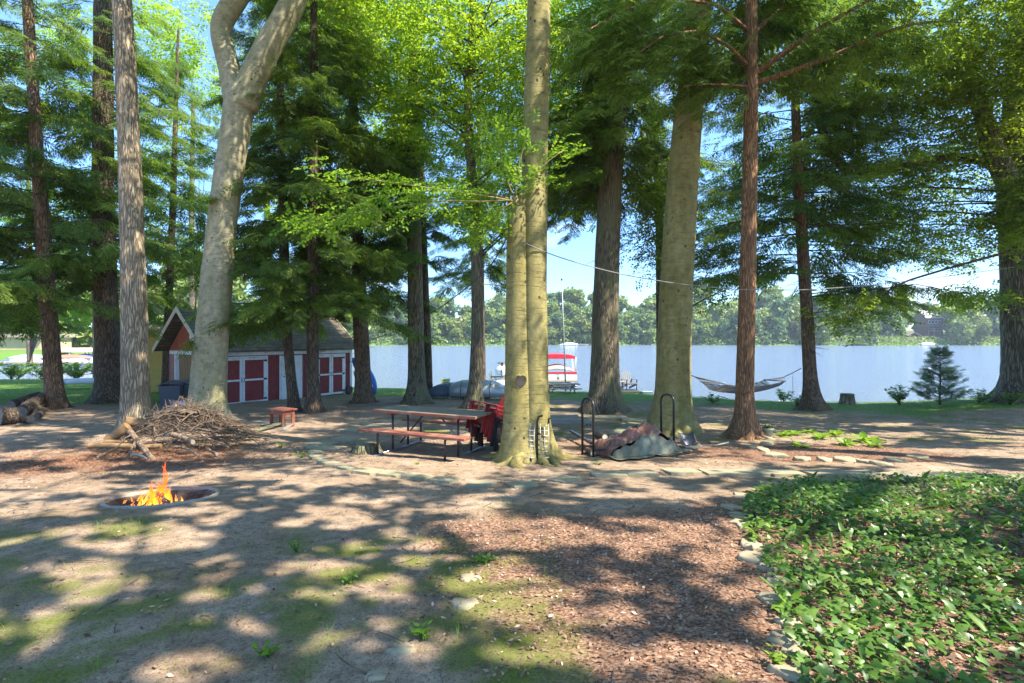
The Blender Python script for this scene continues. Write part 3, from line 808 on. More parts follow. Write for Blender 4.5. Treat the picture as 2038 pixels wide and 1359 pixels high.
# the double beech in the middle
Zb = zc(1056, 920, 0.45)
KNOT = []
def double(mb, br, lv, Q, rr, Z):
    P, r = polyline([(1030, 915, 66), (1031, 850, 58), (1031, 780, 53), (1030, 700, 48), (1029, 600, 44), (1029, 500, 42), (1029, 430, 40), (1029, 400, 39)], Z - 0.10)
    P[0].z = gz(P[0].x, P[0].y) - .1
    Qs, rs = smooth_path(P, r)
    mb.tube(Qs, rs, 24, True, lambda i, th: 1 + 0.05 * np.array([mnoise.noise(Vector((math.cos(t) * 1.5 + 7, math.sin(t) * 1.5, i * .15))) for t in th]) + 0.5 * math.exp(-(Qs[i][2] - P[0].z) / .3))
    # torn top of the short stem
    g = np.random.default_rng(5)
    for k in range(26):
        a = g.uniform(0, 6.28); q_ = g.uniform(.45, .92); t = Qs[-1] + np.array((math.cos(a) * rs[-1] * q_, math.sin(a) * rs[-1] * q_, -0.10)); h_ = .12 + .10 * (1 + math.cos(a - .6)) * g.random() + .03 * g.random()
        mb.tube([t, t + np.array((0, 0, h_ * .7)), t + np.array((g.normal(0, .01), 0, h_))], [0.042, 0.034, 0.010], 5)
    # knot rim, and a dark patch standing in for the hollow's shade
    kx = PX(1035, 752, Z); yk = Qs[np.argmin(np.abs(Qs[:, 2] - kx.z))]
    rk = rs[np.argmin(np.abs(Qs[:, 2] - kx.z))]
    cn_ = kx.x + .005; fy = lambda x: yk[1] - math.sqrt(max(1e-4, (rk * 1.0) ** 2 - (x - yk[0]) ** 2)) - .012
    hs = lambda t: (.085 * math.sin(t) * (1 - .25 * math.cos(t)), .10 * math.cos(t) - .05 * (1 - abs(math.sin(t))))
    mb.tube([(cn_ + hs(t)[0] * 1.15, fy(cn_ + hs(t)[0] * 1.15) + .012, kx.z + hs(t)[1] * 1.15) for t in np.linspace(0, 2 * math.pi, 28)], .013, 8)
    hole_shade = MB(); hole_shade.add([(cn_ + hs(t)[0], fy(cn_ + hs(t)[0]) - .003, kx.z + hs(t)[1]) for t in np.linspace(0, 2 * math.pi, 28)[:-1]] + [(cn_, fy(cn_) + .004, kx.z - .02)], [(i, (i + 1) % 27, 27) for i in range(27)])
    KNOT.append(hole_shade)
    # leafy sprays sprouting low on the stem
    def spray(path, zoff, n):
        P, r = polyline(path, Z + zoff); Qp, rp = smooth_path(P, r, 0.1)
        br.tube(Qp, rp, 5)
        i = rng.integers(len(Qp) // 5, len(Qp), n)
        pos = Qp[i] + rng.normal(0, 1, (n, 3)) * np.array((.14, .3, .07)); dd = Qp[np.minimum(i + 2, len(Qp) - 1)] - Qp[np.maximum(i - 2, 0)]
        d = dd / (np.linalg.norm(dd, axis=1)[:, None] + 1e-9) + rng.normal(0, .5, (n, 3)) * np.array((1, 1, .3)); d[:, 2] -= .15
        lv.free(*instance(LEA, pos, d, np.tile((0, 0, 1.), (n, 1)), rng.normal(0, .3, n), rng.uniform(.3, .46, n), rng.uniform(.5, 1, n)))
    spray([(1020, 400, 5), (985, 393, 4), (930, 385, 3.5), (860, 375, 3), (760, 360, 2.5), (670, 352, 2)], -0.9, 90)
    spray([(1018, 398, 4), (960, 402, 3), (880, 398, 3), (760, 415, 2.5), (660, 432, 2), (602, 442, 1.5)], -1.4, 100)
    spray([(1015, 396, 4), (960, 380, 3), (900, 372, 2.5), (820, 385, 2)], -0.3, 60)
    spray([(1022, 390, 4), (1004, 350, 3), (995, 300, 2.5), (1000, 260, 2)], -.3, 60)
    spray([(1026, 390, 4), (1030, 330, 3), (1045, 285, 2)], -.55, 44)
    spray([(1020, 402, 3), (985, 425, 2), (955, 460, 2)], -.4, 50)
    spray([(1040, 395, 3), (1075, 330, 2.5), (1120, 300, 2)], -.6, 34)
    roots(mb, ((Qs[0][0] + Q[0][0]) / 2, (Qs[0][1] + Q[0][1]) / 2), 0.34, 15, 77, (0.45, 1.1), 0.09)
ROOT_B, QB, RB, _ = plain_tree('beech_tree', 'broad double stemmed mossy beech with a hollow knot, behind the stacked chairs', [(1066, 922, 72), (1064, 850, 62), (1062, 740, 58), (1061, 600, 55), (1062, 450, 53), (1063, 300, 52), (1069, 150, 50), (1072, 0, 46)], M_BEECH_B, M_BEECHL, 13,
           [((1.5, 10, 14.5), (4.5, 4.0, 2.2), 90), ((-2.5, 10.5, 14.0), (3.0, 3, 1.8), 44)], 204, flare=0.55, extra=double, sides=28, per=14, sc=0.75, flh=0.25, rootn=6, rr_rad=.2)

KNOT[0].build('knot_shade_patch', plain('painted_hollow_shade', (.05, .042, .03), .95, .4, 12), ROOT_B, True)  # surface patch, the shade inside the knot is its dark colour
# the big grey trunk behind, carrying hemlock boughs
def r11(mb, br, lv, Q, rr):
    pass
hemlock('massive grey trunk on the lawn right of the moored red canopy boat', [(1203, 822, 66), (1203, 760, 58), (1204, 640, 54), (1208, 500, 49), (1215, 360, 46), (1224, 240, 42), (1236, 120, 38), (1248, 0, 34)], M_BK_GREY, 8.0, 17.5, 3.2, 165, 109, droop=0.5, tint=0.55, flare=0.6, stubs=5, sides=24, rise=0.05)

# right beech
Zr = zc(1338, 862, 0.3)
plain_tree('beech_tree', 'tall straight olive beech standing behind the covered firewood rack', [(1338, 866, 84), (1338, 800, 74), (1340, 700, 70), (1346, 560, 67), (1354, 420, 64), (1364, 280, 59), (1378, 150, 54), (1388, 60, 50), (1394, 0, 46)], M_BEECH_B, M_BEECHL, 14,
           [((6.5, 13, 15.5), (4, 3.6, 2.2), 60)], 205, flare=0.5, sides=28, per=14, sc=0.8, rootn=7, rr_rad=0.26)
plain_tree('oak_tree', 'vine covered dark trunk half hidden behind the olive beech', [(1316, 800, 24), (1316, 700, 20), (1314, 560, 18), (1312, 420, 16), (1306, 300, 14)], M_BK_DARK, M_OAKL, 12,
           [(mb_at(1310, 470, 18.5), (.8, .6, 2.0), 34), (mb_at(1300, 330, 18.8), (1.6, 1.4, 2.0), 40), (mb_at(1410, 520, 19.0), (1.6, 1.2, 1.6), 34)], 206, sides=12, rootn=0, tint=.3, per=14, sc=.55)

# red hemlock with long rising limbs
def r13(mb, br, lv, Q, rr):
    Z = Q[0][1]
    def limb(path, rad, seed, twigs):
        P = [PX(*q) for q in path]; Qp, rp = smooth_path(P, [rad * (1 - .75 * k / (len(P) - 1)) for k in range(len(P))], .12)
        mb.tube(Qp, rp, 8)
        g = np.random.default_rng(seed); i = g.integers(len(Qp) // 4, len(Qp), twigs)
        pos = Qp[i] + g.normal(0, 1, (twigs, 3)) * np.array((.28, .45, .2)) - np.array((0, -.45, .05))
        dd = (Qp[-1] - Qp[0]); dd /= np.linalg.norm(dd)
        sd = np.where(g.random(twigs) < .5, -1, 1)[:, None]
        d = dd + sd * np.array((-dd[1], dd[0], 0)) * g.uniform(.3, 1.3, (twigs, 1)); d[:, 2] = -g.uniform(.2, .8, twigs)
        lv.add(*instance(HEM, pos, d, np.tile((0, 0, 1.), (twigs, 1)), g.normal(0, .3, twigs), g.uniform(.3, .6, twigs), g.uniform(.3, .75, twigs)))
    limb([(1500, 148, Z), (1560, 105, Z - .2), (1640, 50, Z - .4), (1720, 5, Z - .7), (1800, -40, Z - 1)], .075, 1, 230)
    limb([(1502, 166, Z), (1580, 140, Z - .3), (1660, 110, Z - .5), (1760, 62, Z - .9), (1850, 40, Z - 1.2), (1920, 45, Z - 1.5)], .062, 2, 260)
    limb([(1490, 172, Z), (1440, 168, Z - .5), (1400, 167, Z - .8), (1360, 172, Z - 1.2)], .028, 3, 70)
    limb([(1488, 130, Z), (1450, 90, Z - .6), (1390, 60, Z - 1.2), (1320, 70, Z - 2.0), (1250, 120, Z - 2.6)], .04, 4, 420)
    limb([(1488, 60, Z), (1430, 10, Z - .8), (1340, -5, Z - 1.6), (1240, 20, Z - 2.4), (1170, 60, Z - 3.0)], .04, 5, 460)
    limb([(1496, 70, Z), (1560, 10, Z + .3), (1640, -20, Z + .6)], .05, 6, 90)
hemlock('red barked hemlock with long rising limbs, between the beech and the hammock', [(1480, 876, 46), (1481, 800, 38), (1484, 700, 36), (1488, 560, 34), (1491, 420, 31), (1494, 280, 30), (1496, 140, 27), (1495, 0, 25)], M_BK_RED, 9.0, 15, 2.6, 46, 110, az=[(-85, 85)], tint=.5, flare=.75, extra=r13, sides=20, rootn=6, top=15)
hemlock('dark hemlock by the water with the right end of the hammock tied to it', [(1617, 816, 38), (1612, 740, 29), (1606, 620, 26), (1598, 500, 25), (1590, 380, 22), (1584, 240, 19), (1580, 100, 16)], M_BK_HEM, 4.6, 15.5, 4.6, 104, 111, az=[(20, 170), (50, 140), (200, 330)], droop=.2, tint=.42, flare=.9, sides=16, rise=.1, den=.72, stubs=12, cut=cut_boxes([(1080, 540, 1370, 800), (1370, 690, 1560, 800), (1560, 560, 1640, 800), (1640, 650, 2038, 800)]))
hemlock('shaded hemlock in the background left of the pale forked beech', [(330, 785, 20), (332, 700, 18), (338, 560, 16), (344, 420, 14)], M_BK_DARK, 5.5, 16, 3.2, 56, 112, tint=.42, rootn=0, sides=10, sc=1.15, den=.8)
hemlock('tall dark hemlock rising behind the roof of the red shed', [(540, 757, 16), (540, 640, 15), (535, 500, 14), (530, 380, 12)], M_BK_DARK, 5.6, 19, 3.6, 100, 113, tint=.5, rootn=0, sides=10, sc=1.25, den=.8, top=19)
hemlock('background hemlock between the shed gable and the water', [(672, 765, 14), (670, 640, 13), (668, 500, 12), (664, 380, 11)], M_BK_DARK, 5.4, 19, 3.2, 84, 114, tint=.5, rootn=0, sides=10, sc=1.25, den=.8, top=19)
hemlock('hemlock at the far left beyond the lawn logs, low boughs over the grass', [(-60, 800, 40), (-62, 640, 36), (-66, 400, 30), (-70, 200, 24)], M_BK_DARK, 4.2, 17, 4.6, 80, 115, tint=.45, rootn=0, den=.8)

# big oak at the right edge
Zo = zc(2040, 800, .6)
def r15(mb, br, lv, Q, rr, Z):
    P, r = polyline([(2022, 400, 54), (1996, 340, 52), (1974, 290, 48), (1958, 235, 40), (1940, 170, 32), (1915, 100, 24), (1890, 40, 16)], Z - .2); Qq, rq = smooth_path(P, r); mb.tube(Qq, rq, 18)
    P, r = polyline([(1690, 345, 20), (1650, 300, 19), (1630, 240, 18), (1648, 190, 16), (1680, 140, 14), (1740, 80, 11)], Z + 1.0); Qq, rq = smooth_path(P, r); br.tube(Qq, rq, 10)
    P, r = polyline([(2010, 330, 26), (1900, 310, 22), (1800, 330, 18), (1720, 350, 16), (1685, 343, 14)], Z + .6); Qq, rq = smooth_path(P, r); br.tube(Qq, rq, 10)
    P, r = polyline([(2010, 500, 8), (1900, 530, 6), (1800, 560, 5), (1730, 600, 3), (1690, 640, 2)], Z - 1.2); Qq, rq = smooth_path(P, r); br.tube(Qq, rq, 7)
def ob(px, py, dz=0): return mb_at(px, py, Zo + dz)
plain_tree('oak_tree', 'huge deeply ridged oak at the right edge, forking above the cable', [(2052, 806, 140), (2050, 740, 124), (2046, 620, 116), (2042, 480, 112), (2036, 380, 110), (2036, 250, 88), (2040, 100, 78), (2042, 0, 70)], M_BK_BIG, M_OAKL, 17,
           [(ob(1900, 120), (3.2, 3, 2.2), 120), (ob(1760, 180, 1), (2.8, 2.4, 2.0), 96), (ob(1840, 330, 1), (2.6, 2.4, 1.7), 90), (ob(1680, 280, 2), (2.0, 2, 1.8), 50), (ob(1720, 430, 1.5), (2.4, 2, 1.1), 54), (ob(1880, 470, .5), (1.8, 2, 1.1), 44),
            (ob(1710, 610, -1.2), (.75, .8, .8), 13), (ob(1950, 590, 0), (1.0, 1.4, .5), 14), (ob(1985, 80, -2), (2.2, 1.6, 2.0), 70), (ob(1960, 240, -.5), (1.6, 1.4, 1.4), 40), (ob(2030, 420, -1.6), (.8, .6, 1.4), 26), (ob(1640, 420, 3), (1.8, 2, 2.3), 44), (ob(1540, 330, 3.5), (2.0, 2, 2.8), 52), (ob(1440, 420, 4), (1.3, 1.5, 2.0), 26),(ob(1700, 40, 2), (3.0, 2, 1.6), 50)],
           207, flare=.42, sides=32, extra=r15, per=14, sc=.6, tint=.66, lobes=7, rootn=6, rough=.03, nl=.03, limb_r=.04, ldrop=.15)
# hemlock boughs over the oak, from a tree just outside the frame on the right
hemlock('hemlock just beyond the right edge, its dark boughs hanging across the oak', [(2210, 830, 40), (2208, 600, 34), (2204, 300, 28)], M_BK_HEM, 6.5, 15, 3.0, 26, 116, az=[(235, 330)], tint=.36, rootn=0, droop=.3, cut=cut_boxes([(1600, 600, 2038, 900)]))

# young maple leaves over the top right corner, shade trees beside and behind the viewer
def shade_tree(name, label, xy, r, top, blobs, seed, mat, lm, tint=.5):
    x, y = xy; g = np.random.default_rng(seed)
    root = empty(name, (x, y, gz(x, y)), label, 'tree')
    mb = MB(); br = MB(); lv = Leaves()
    zs = np.linspace(gz(x, y) - .1, top, 60); Q = np.stack([x + .1 * np.sin(zs * .4), y + .08 * np.cos(zs * .3), zs], 1)
    rr = r * (1 - .7 * (zs - zs[0]) / (top - zs[0])) * (1 + .5 * np.exp(-(zs - zs[0]) / .4)); mb.tube(Q, rr, 20)
    leafy_crown(br, lv, blobs, seed, .85, tint, from_axis(Q), 15, None, limb_r=.05, keep=.015, spread=.5, nl=.02)
    mb.build('trunk', mat, root, True); br.build('branches', mat, root, True); lv.build('crown', lm, root)
# where the crowns must stand to shade a given spot of ground, hgt metres up
def over(gx_, gy_, hgt):
    t = hgt / SUN.z; z = gz(gx_, gy_); return (gx_ + SUN.x * t, gy_ + SUN.y * t, z + hgt)
shade_tree('beech_tree', 'shade beech to the right of the viewer, outside the picture', (9.6, 1.6), .38, 14, [(over(.5, 4.2, 10.5), (3.6, 3.2, 1.6), 130), (over(3.5, 6.5, 11), (3.4, 3, 1.5), 100)], 301, M_BEECH_B, M_BEECHL)
shade_tree('maple_tree', 'shade maple behind the viewer on the right, outside the picture', (5.0, -3.2), .34, 14, [(over(-3.0, 3.4, 10), (3.4, 3, 1.6), 120), (over(-5.5, 5.8, 11), (3.2, 3, 1.5), 100)], 302, M_BK_GREY, M_OAKL)
shade_tree('maple_tree', 'shade maple far right beside the ivy bed, outside the picture', (14.4, 1.4), .3, 15, [(over(5, 4.5, 11), (3.6, 3.4, 1.6), 120), (over(8, 8.0, 11), (3.4, 3.2, 1.5), 100)], 303, M_BK_GREY, M_OAKL)
shade_tree('beech_tree', 'shade beech straight behind the viewer, outside the picture', (1.4, -2.8), .3, 15, [(over(-7.5, 8.6, 11.5), (3.4, 3.0, 1.4), 110), (over(-10.5, 11, 12.5), (3.4, 3, 1.4), 90)], 304, M_BEECH_B, M_BEECHL)
shade_tree('oak_tree', 'shade oak beyond the right edge, outside the picture', (18.6, 9.0), .4, 16, [(over(8, 12.5, 11), (3.8, 3.4, 1.6), 130), (over(13, 13.5, 11), (4, 3.2, 1.6), 120), (over(13, 17, 12), (4.2, 3, 1.6), 110)], 305, M_BK_BIG, M_OAKL)
shade_tree('oak_tree', 'second shade oak beyond the right edge, outside the picture', (11.5, 7.2), .36, 16, [(over(2.5, 11.5, 13), (3.6, 3, 1.3), 100), (over(4.5, 16.5, 14), (3.8, 3, 1.3), 90), (over(-2, 12.5, 14), (3.6, 3, 1.3), 90)], 306, M_BK_BIG, M_OAKL)
# lit broadleaf trees standing behind the dark hemlocks on the left
def back_tree(label, px, base, Z, blobs, seed, lm, w=14):
    plain_tree('maple_tree', label, [(px, base, w), (px - 2, 600, w * .9), (px - 4, 400, w * .8), (px, 200, w * .6)], M_BK_GREY, lm, 16, [(mb_at(x, y, Z + dz), r, n) for x, y, dz, r, n in blobs], seed, sides=10, rootn=0, per=14, sc=.75, tint=.6, lkeep=.3)
back_tree('light green maple behind the shed between the ridged trunk and the forked beech', 385, 752, 26, [(360, 100, 0, (3, 3, 3), 46), (330, 330, 0, (2.6, 3, 2.4), 34), (400, 480, 1, (2.6, 3, 1.6), 26), (250, 60, 1, (3, 3, 2.4), 24)], 311, M_MAPLE)
back_tree('light green maple behind the tall dark hemlocks beyond the shed', 640, 745, 27, [(640, 70, 0, (3.4, 3, 3), 90), (720, 260, 0, (2.6, 3, 2.4), 50), (560, 250, 1, (3, 3, 3), 60), (760, 420, 1, (2.2, 3, 1.6), 36), (620, 430, 1, (2.6, 3, 1.8), 44)], 312, M_MAPLE)
back_tree('broad green maple at the far left behind the hemlocks', 60, 752, 30, [(70, 120, 0, (4, 3, 4), 40), (150, 420, 0, (3, 3, 3), 34), (20, 480, 0, (3, 3, 3), 36), (120, 620, 1, (3.4, 3, 1.4), 46)], 313, M_BEECHL)
# ------------------------------------------------------------------ object materials
M_RED = wood('red_paint', (0.36, 0.05, 0.055), 0.38, 0.6, 2, 1.6, worn=(0.27, 0.07, 0.06))
M_REDW = wood('weathered_red_wood', (0.27, 0.085, 0.05), 0.5, 0.65, 0, 1.0, worn=(0.30, 0.17, 0.12))
M_WHITE = plain('white_paint', (0.78, 0.79, 0.80), 0.55, 0.06, 5, dirt=(0.58, 0.57, 0.53))
M_CREAM = plain('cream_trim', (0.62, 0.59, 0.42), 0.6, 0.08, 5, dirt=(0.45, 0.43, 0.30))
M_BLACK = plain('black_steel', (0.018, 0.018, 0.02), 0.35, 0.3, 9, 0.0)
M_STEEL = plain('sky_tinted_pipe', (0.25, 0.27, 0.31), 0.3, 0.25, 8, 0.7)  # paler blue copy of the dark pipe, sky reflection put into the colour
M_DARKSTEEL = plain('dark_pipe', (0.05, 0.05, 0.055), 0.35, 0.3, 9, 0.4)
M_GREYWOOD = wood('grey_weathered_wood', (0.30, 0.27, 0.22), 0.6, 0.85)
M_MOSSWOOD = wood('mossy_board', (0.21, 0.21, 0.13), 0.6, 0.9, worn=(0.16, 0.18, 0.07))
M_TABLE = wood('faded_table_planks', (0.25, 0.19, 0.13), 0.65, 0.7, 0, 1.0, worn=(0.24, 0.23, 0.15))
M_LOG = bark('log_bark', (0.29, 0.205, 0.13), (0.12, 0.08, 0.05), 14, 0.5, .6)
M_LOGY = wood('peeled_yellow_log', (0.29, 0.17, 0.07), 0.55, 0.75, 0, .7)
M_STICK = plain('dry_stick', (0.125, 0.088, 0.058), 0.9, 0.75, 5)
M_STONE = plain('flat_fieldstone', (0.34, 0.28, 0.18), 0.9, 0.22, 5, bs=.5, dirt=(0.30, 0.30, 0.17))
M_PAVER = plain('mossy_paver', (0.285, 0.255, 0.165), 0.9, 0.16, 4, bs=.45, dirt=(0.225, 0.215, 0.115))
M_CONC = plain('concrete', (0.27, 0.235, 0.185), 0.9, 0.18, 6, bs=.5, dirt=(0.30, 0.28, 0.22))
m, n, b = new_mat('roof_shingles')
br_ = N(n, 'ShaderNodeTexBrick'); br_.inputs['Scale'].default_value = 1.0; br_.inputs['Brick Width'].default_value = .3; br_.inputs['Row Height'].default_value = .14
br_.inputs['Mortar Size'].default_value = .008; br_.inputs['Color1'].default_value = (.12, .098, .07, 1); br_.inputs['Color2'].default_value = (.19, .155, .115, 1); br_.inputs['Mortar'].default_value = (.04, .035, .03, 1)
uvn = N(n, 'ShaderNodeUVMap'); n.links.new(uvn.outputs['UV'], br_.inputs['Vector'])
cc = mixc(n, 1.0, br_.outputs['Color'], ramp(n, tex_noise(n, mapped(n), 2.2, 6, .7), [(.3, (.65, .65, .62)), (.7, (1.15, 1.12, 1.05))]).outputs['Color'], 'MULTIPLY')
n.links.new(cc, b.inputs['Base Color']); b.inputs['Roughness'].default_value = .95
M_ROOF = m
M_GLASS = plain('dark_glass', (0.03, 0.035, 0.04), 0.1, 0.1, 3, bs=0)
M_BROWNSLAT = wood('stacked_brown_slats', (0.33, 0.19, 0.085), 0.5, 0.75, 2)

# ------------------------------------------------------------------ red shed
SH = Vector((-10.84, 18.6, 0)); SU = Vector((.569, .823, 0)); SV = Vector((-.822, .569, 0))
SL, SD = 6.08, 3.6
Z0 = 0.63; EZ = 2.68; RZ = 4.2
def S(u, v, z): return SH + SU * u + SV * v + Vector((0, 0, z))
SM = Matrix((SU, SV, Vector((0, 0, 1)))).transposed()
shed = empty('shed', (SH.x, SH.y, Z0), 'long red shed with white framed double doors and a steep shingled roof', 'shed')
def sbox(mb, u0, u1, v0, v1, z0, z1): mb.box(S((u0 + u1) / 2, (v0 + v1) / 2, (z0 + z1) / 2), (u1 - u0, v1 - v0, z1 - z0), SM)
q = MB()
sbox(q, 0.0, SL, 0.06, 0.14, Z0 - .1, EZ); sbox(q, SL - .08, SL, .14, SD, Z0 - .1, EZ); sbox(q, 0, SL, SD - .08, SD, Z0 - .1, EZ)
u = 0.04
while u < SL - .02:             # board and batten
    sbox(q, u, u + .035, 0.035, 0.06, Z0, EZ - .15); u += .105
q.build('wall', M_RED, shed)
q = MB(); q.add([S(-.06, .12, EZ + .02), S(-.06, SD - .12, EZ + .02), S(-.06, SD / 2, RZ - .12), S(.0, .12, EZ + .02), S(.0, SD - .12, EZ + .02), S(.0, SD / 2, RZ - .12)], [(0, 2, 1), (3, 4, 5), (0, 1, 4, 3), (1, 2, 5, 4), (2, 0, 3, 5)])
q.build('gable_wall', plain('gable_red', (0.34, 0.085, 0.04), .7, .2, 4), shed)
q = MB(); sbox(q, -.03, .18, 0.14, SD - .08, EZ - .13, EZ + .015); sbox(q, -.03, SL + .03, -0.0, .058, EZ - .16, EZ + .02); q.build('fascia', M_WHITE, shed)
# roof: two planes with thickness, uv for shingles
ro = MB(); uvs = []
def slope(v0, v1, z0, z1, u0, u1):
    t = .07
    a, b_, c_, d_ = S(u0, v0, z0), S(u1, v0, z0), S(u1, v1, z1), S(u0, v1, z1)
    up = Vector((0, 0, t))
    ro.add([a, b_, c_, d_, a + up, b_ + up, c_ + up, d_ + up], [(3, 2, 1, 0), (4, 5, 6, 7), (0, 1, 5, 4), (1, 2, 6, 5), (2, 3, 7, 6), (3, 0, 4, 7)])
slope(-.28, SD / 2, EZ - .02, RZ, -.48, SL + .25); slope(SD + .28, SD / 2 + .002, EZ - .02, RZ, -.48, SL + .25)
roof = ro.build('roof', M_ROOF, shed)
def uv_box(o, ax1, ax2, off=(0, 0)):
    me_ = o.data; l = me_.uv_layers.new(name='UVMap')
    for lp in me_.loops:
        p = me_.vertices[lp.vertex_index].co
        l.data[lp.index].uv = (p.dot(Vector(ax1)), p.dot(Vector(ax2)))
uv_box(roof, SU, (0, 0, 1.15))
for v0, v1 in ((-.30, SD / 2), (SD + .30, SD / 2)):
    for u_, dz, hh, ww in ((-.505, -.10, .20, .024), (SL + .255, -.08, .14, .02)):
        a, b_ = S(u_, v0, EZ + dz), S(u_, v1, RZ + dz + .08); up = Vector((0, 0, hh)); th = SU * ww; q = MB()
        q.add([a, b_, b_ + up, a + up, a + th, b_ + th, b_ + up + th, a + up + th], [(0, 1, 2, 3), (7, 6, 5, 4), (0, 4, 5, 1), (1, 5, 6, 2), (2, 6, 7, 3), (3, 7, 4, 0)])
        q.build('barge_board', M_CREAM, shed)
w_ = MB(); sbox(w_, -.09, -.062, SD / 2 - .62, SD / 2 - .14, EZ + .42, EZ + .94); wo = w_.build('window', M_WHITE, shed)
w_ = MB(); sbox(w_, -.10, -.092, SD / 2 - .57, SD / 2 - .19, EZ + .47, EZ + .89); w_.build('pane', M_GLASS, wo)
q = MB()
for k in range(17): sbox(q, .02, .08, .42 + k * .14, .42 + k * .14 + .10, Z0 + .3, EZ - .14)
sbox(q, .085, .12, .3, SD - .3, Z0, EZ - .14); q.build('slatted_door', M_BROWNSLAT, shed)
q = MB(); sbox(q, .0, .12, SD - .62, SD, Z0 - .1, EZ - .14); sbox(q, .0, .12, 0.142, .34, Z0 - .1, EZ - .14); q.build('end_panel', plain('faded_red', (0.40, 0.13, 0.12), .7, .15, 4), shed)
q = MB(); sbox(q, SL - .09, SL + .02, -.005, .033, Z0, EZ - .165); sbox(q, -.02, .1, -.005, .033, Z0, EZ - .165); sbox(q, -.06, 0.1, SD - .66, SD - .58, Z0, EZ - .14); q.build('corner_trim', M_WHITE, shed)
def wide(u0, u1):
    """white framed pair of door leaves"""
    z0, z1 = Z0 + .06, EZ - .25; mid = (u0 + u1) / 2
    for a, c_, hs in ((u0, mid - .008, 0), (mid + .008, u1, 1)):
        f = MB(); t = .085
        for r in ((a, a + t, z0, z1), (c_ - t, c_, z0, z1), (a + t, c_ - t, z0, z0 + t), (a + t, c_ - t, z1 - t, z1), (a + t, c_ - t, (z0 + z1) / 2 - .01, (z0 + z1) / 2 + .06)):
            sbox(f, r[0], r[1], -.03, .012, r[2], r[3])
        d = f.build('door', M_WHITE, shed)
        pnl = MB(); sbox(pnl, a + .02, c_ - .02, .012, .034, z0 + .02, z1 - .02); k = a + t + .03
        while k < c_ - t - .02: sbox(pnl, k, k + .02, -.002, .012, z0 + t, z1 - t); k += .062
        pnl.build('door_panel', M_RED, d)
        h = MB(); hx = c_ - .04 if hs == 0 else a + .04
        h.tube([S(hx, -.03, 1.52), S(hx, -.075, 1.54), S(hx, -.075, 1.66), S(hx, -.03, 1.68)], .011, 6); h.build('handle', M_BLACK, d)
        for hz in (z0 + .14, (z0 + z1) / 2 + .03, z1 - .12):
            hh_ = MB(); hu = a + .0 if hs == 0 else c_ - .0
            sg = 1 if hs == 0 else -1
            sbox(hh_, min(hu - .03 * sg, hu + .10 * sg), max(hu - .03 * sg, hu + .10 * sg), -.042, -.031, hz - .035, hz + .035); hh_.build('hinge', M_BLACK, d)
    f = MB(); sbox(f, u0 - .08, u0 - .008, -.02, .03, Z0, z1 + .06); sbox(f, u1 + .008, u1 + .08, -.02, .03, Z0, z1 + .06); sbox(f, u0 - .008, u1 + .008, -.02, .03, z1 + .008, z1 + .06); f.build('door_frame', M_WHITE, shed)
def u_at(px):   # distance along the facade seen at that column
    k = (px - 1019) / F
    return (k * SH.y - SH.x) / (SU.x - k * SU.y)
wide(u_at(431), u_at(529)); wide(u_at(632), u_at(684))
f = MB(); ua, ub = u_at(560), u_at(598)
sbox(f, ua, ub, -.022, .03, Z0 + .04, EZ - .21); dd = f.build('side_door', M_WHITE, shed)
h = MB(); h.tube([S(ua + .09, -.022, 1.62), S(ua + .09, -.075, 1.62)], .022, 8); h.build('handle', M_BLACK, dd)
f = MB(); sbox(f, ua - .08, ua - .01, -.012, .028, Z0, EZ - .2); sbox(f, ub + .01, ub + .08, -.012, .028, Z0, EZ - .2); f.build('door_frame', M_WHITE, shed)
f = MB(); sbox(f, u_at(638), u_at(648), -.05, -.002, EZ - .10, EZ + .03); f.build('sensor_light', M_CREAM, shed)

# yellow shed behind
Y0 = Vector((-17.1, 24.2, 0)); ys = empty('shed', (Y0.x, Y0.y, .5), 'yellow shed with a grey shingled roof just left of the red shed', 'shed')
q = MB(); q.box((-17.1, 25.4, 1.55), (2.6, 2.4, 2.3)); q.add([(-18.4, 24.21, 2.7), (-15.8, 24.21, 2.7), (-17.1, 24.21, 3.85), (-18.4, 26.59, 2.7), (-15.8, 26.59, 2.7), (-17.1, 26.59, 3.85)], [(0, 1, 2), (5, 4, 3), (0, 2, 5, 3), (1, 4, 5, 2)])
q.build('wall', plain('yellow_paint', (0.55, 0.38, 0.09), .7, .12, 4), ys)
q = MB()
for sg in (-1, 1):
    a, b_, c_, d_ = [Vector(t) for t in ((-17.1 + sg * 1.6, 23.9, 2.50), (-17.1 + sg * 1.6, 26.8, 2.50), (-17.1, 26.8, 3.93), (-17.1, 23.9, 3.93))]; up = Vector((0, 0, .08))
    q.add([a, b_, c_, d_, a + up, b_ + up, c_ + up, d_ + up], [(0, 1, 2, 3), (7, 6, 5, 4), (0, 4, 5, 1), (1, 5, 6, 2), (2, 6, 7, 3), (3, 7, 4, 0)])
yr = q.build('roof', M_ROOF, ys); uv_box(yr, (0, 1, 0), (.8, 0, 1))
for sg in (-1, 1): q = MB(); q.bar((-17.1 + sg * 1.62, 23.88, 2.50), (-17.1, 23.88, 3.94), .03, .15); q.build('barge_board', M_CREAM, ys)

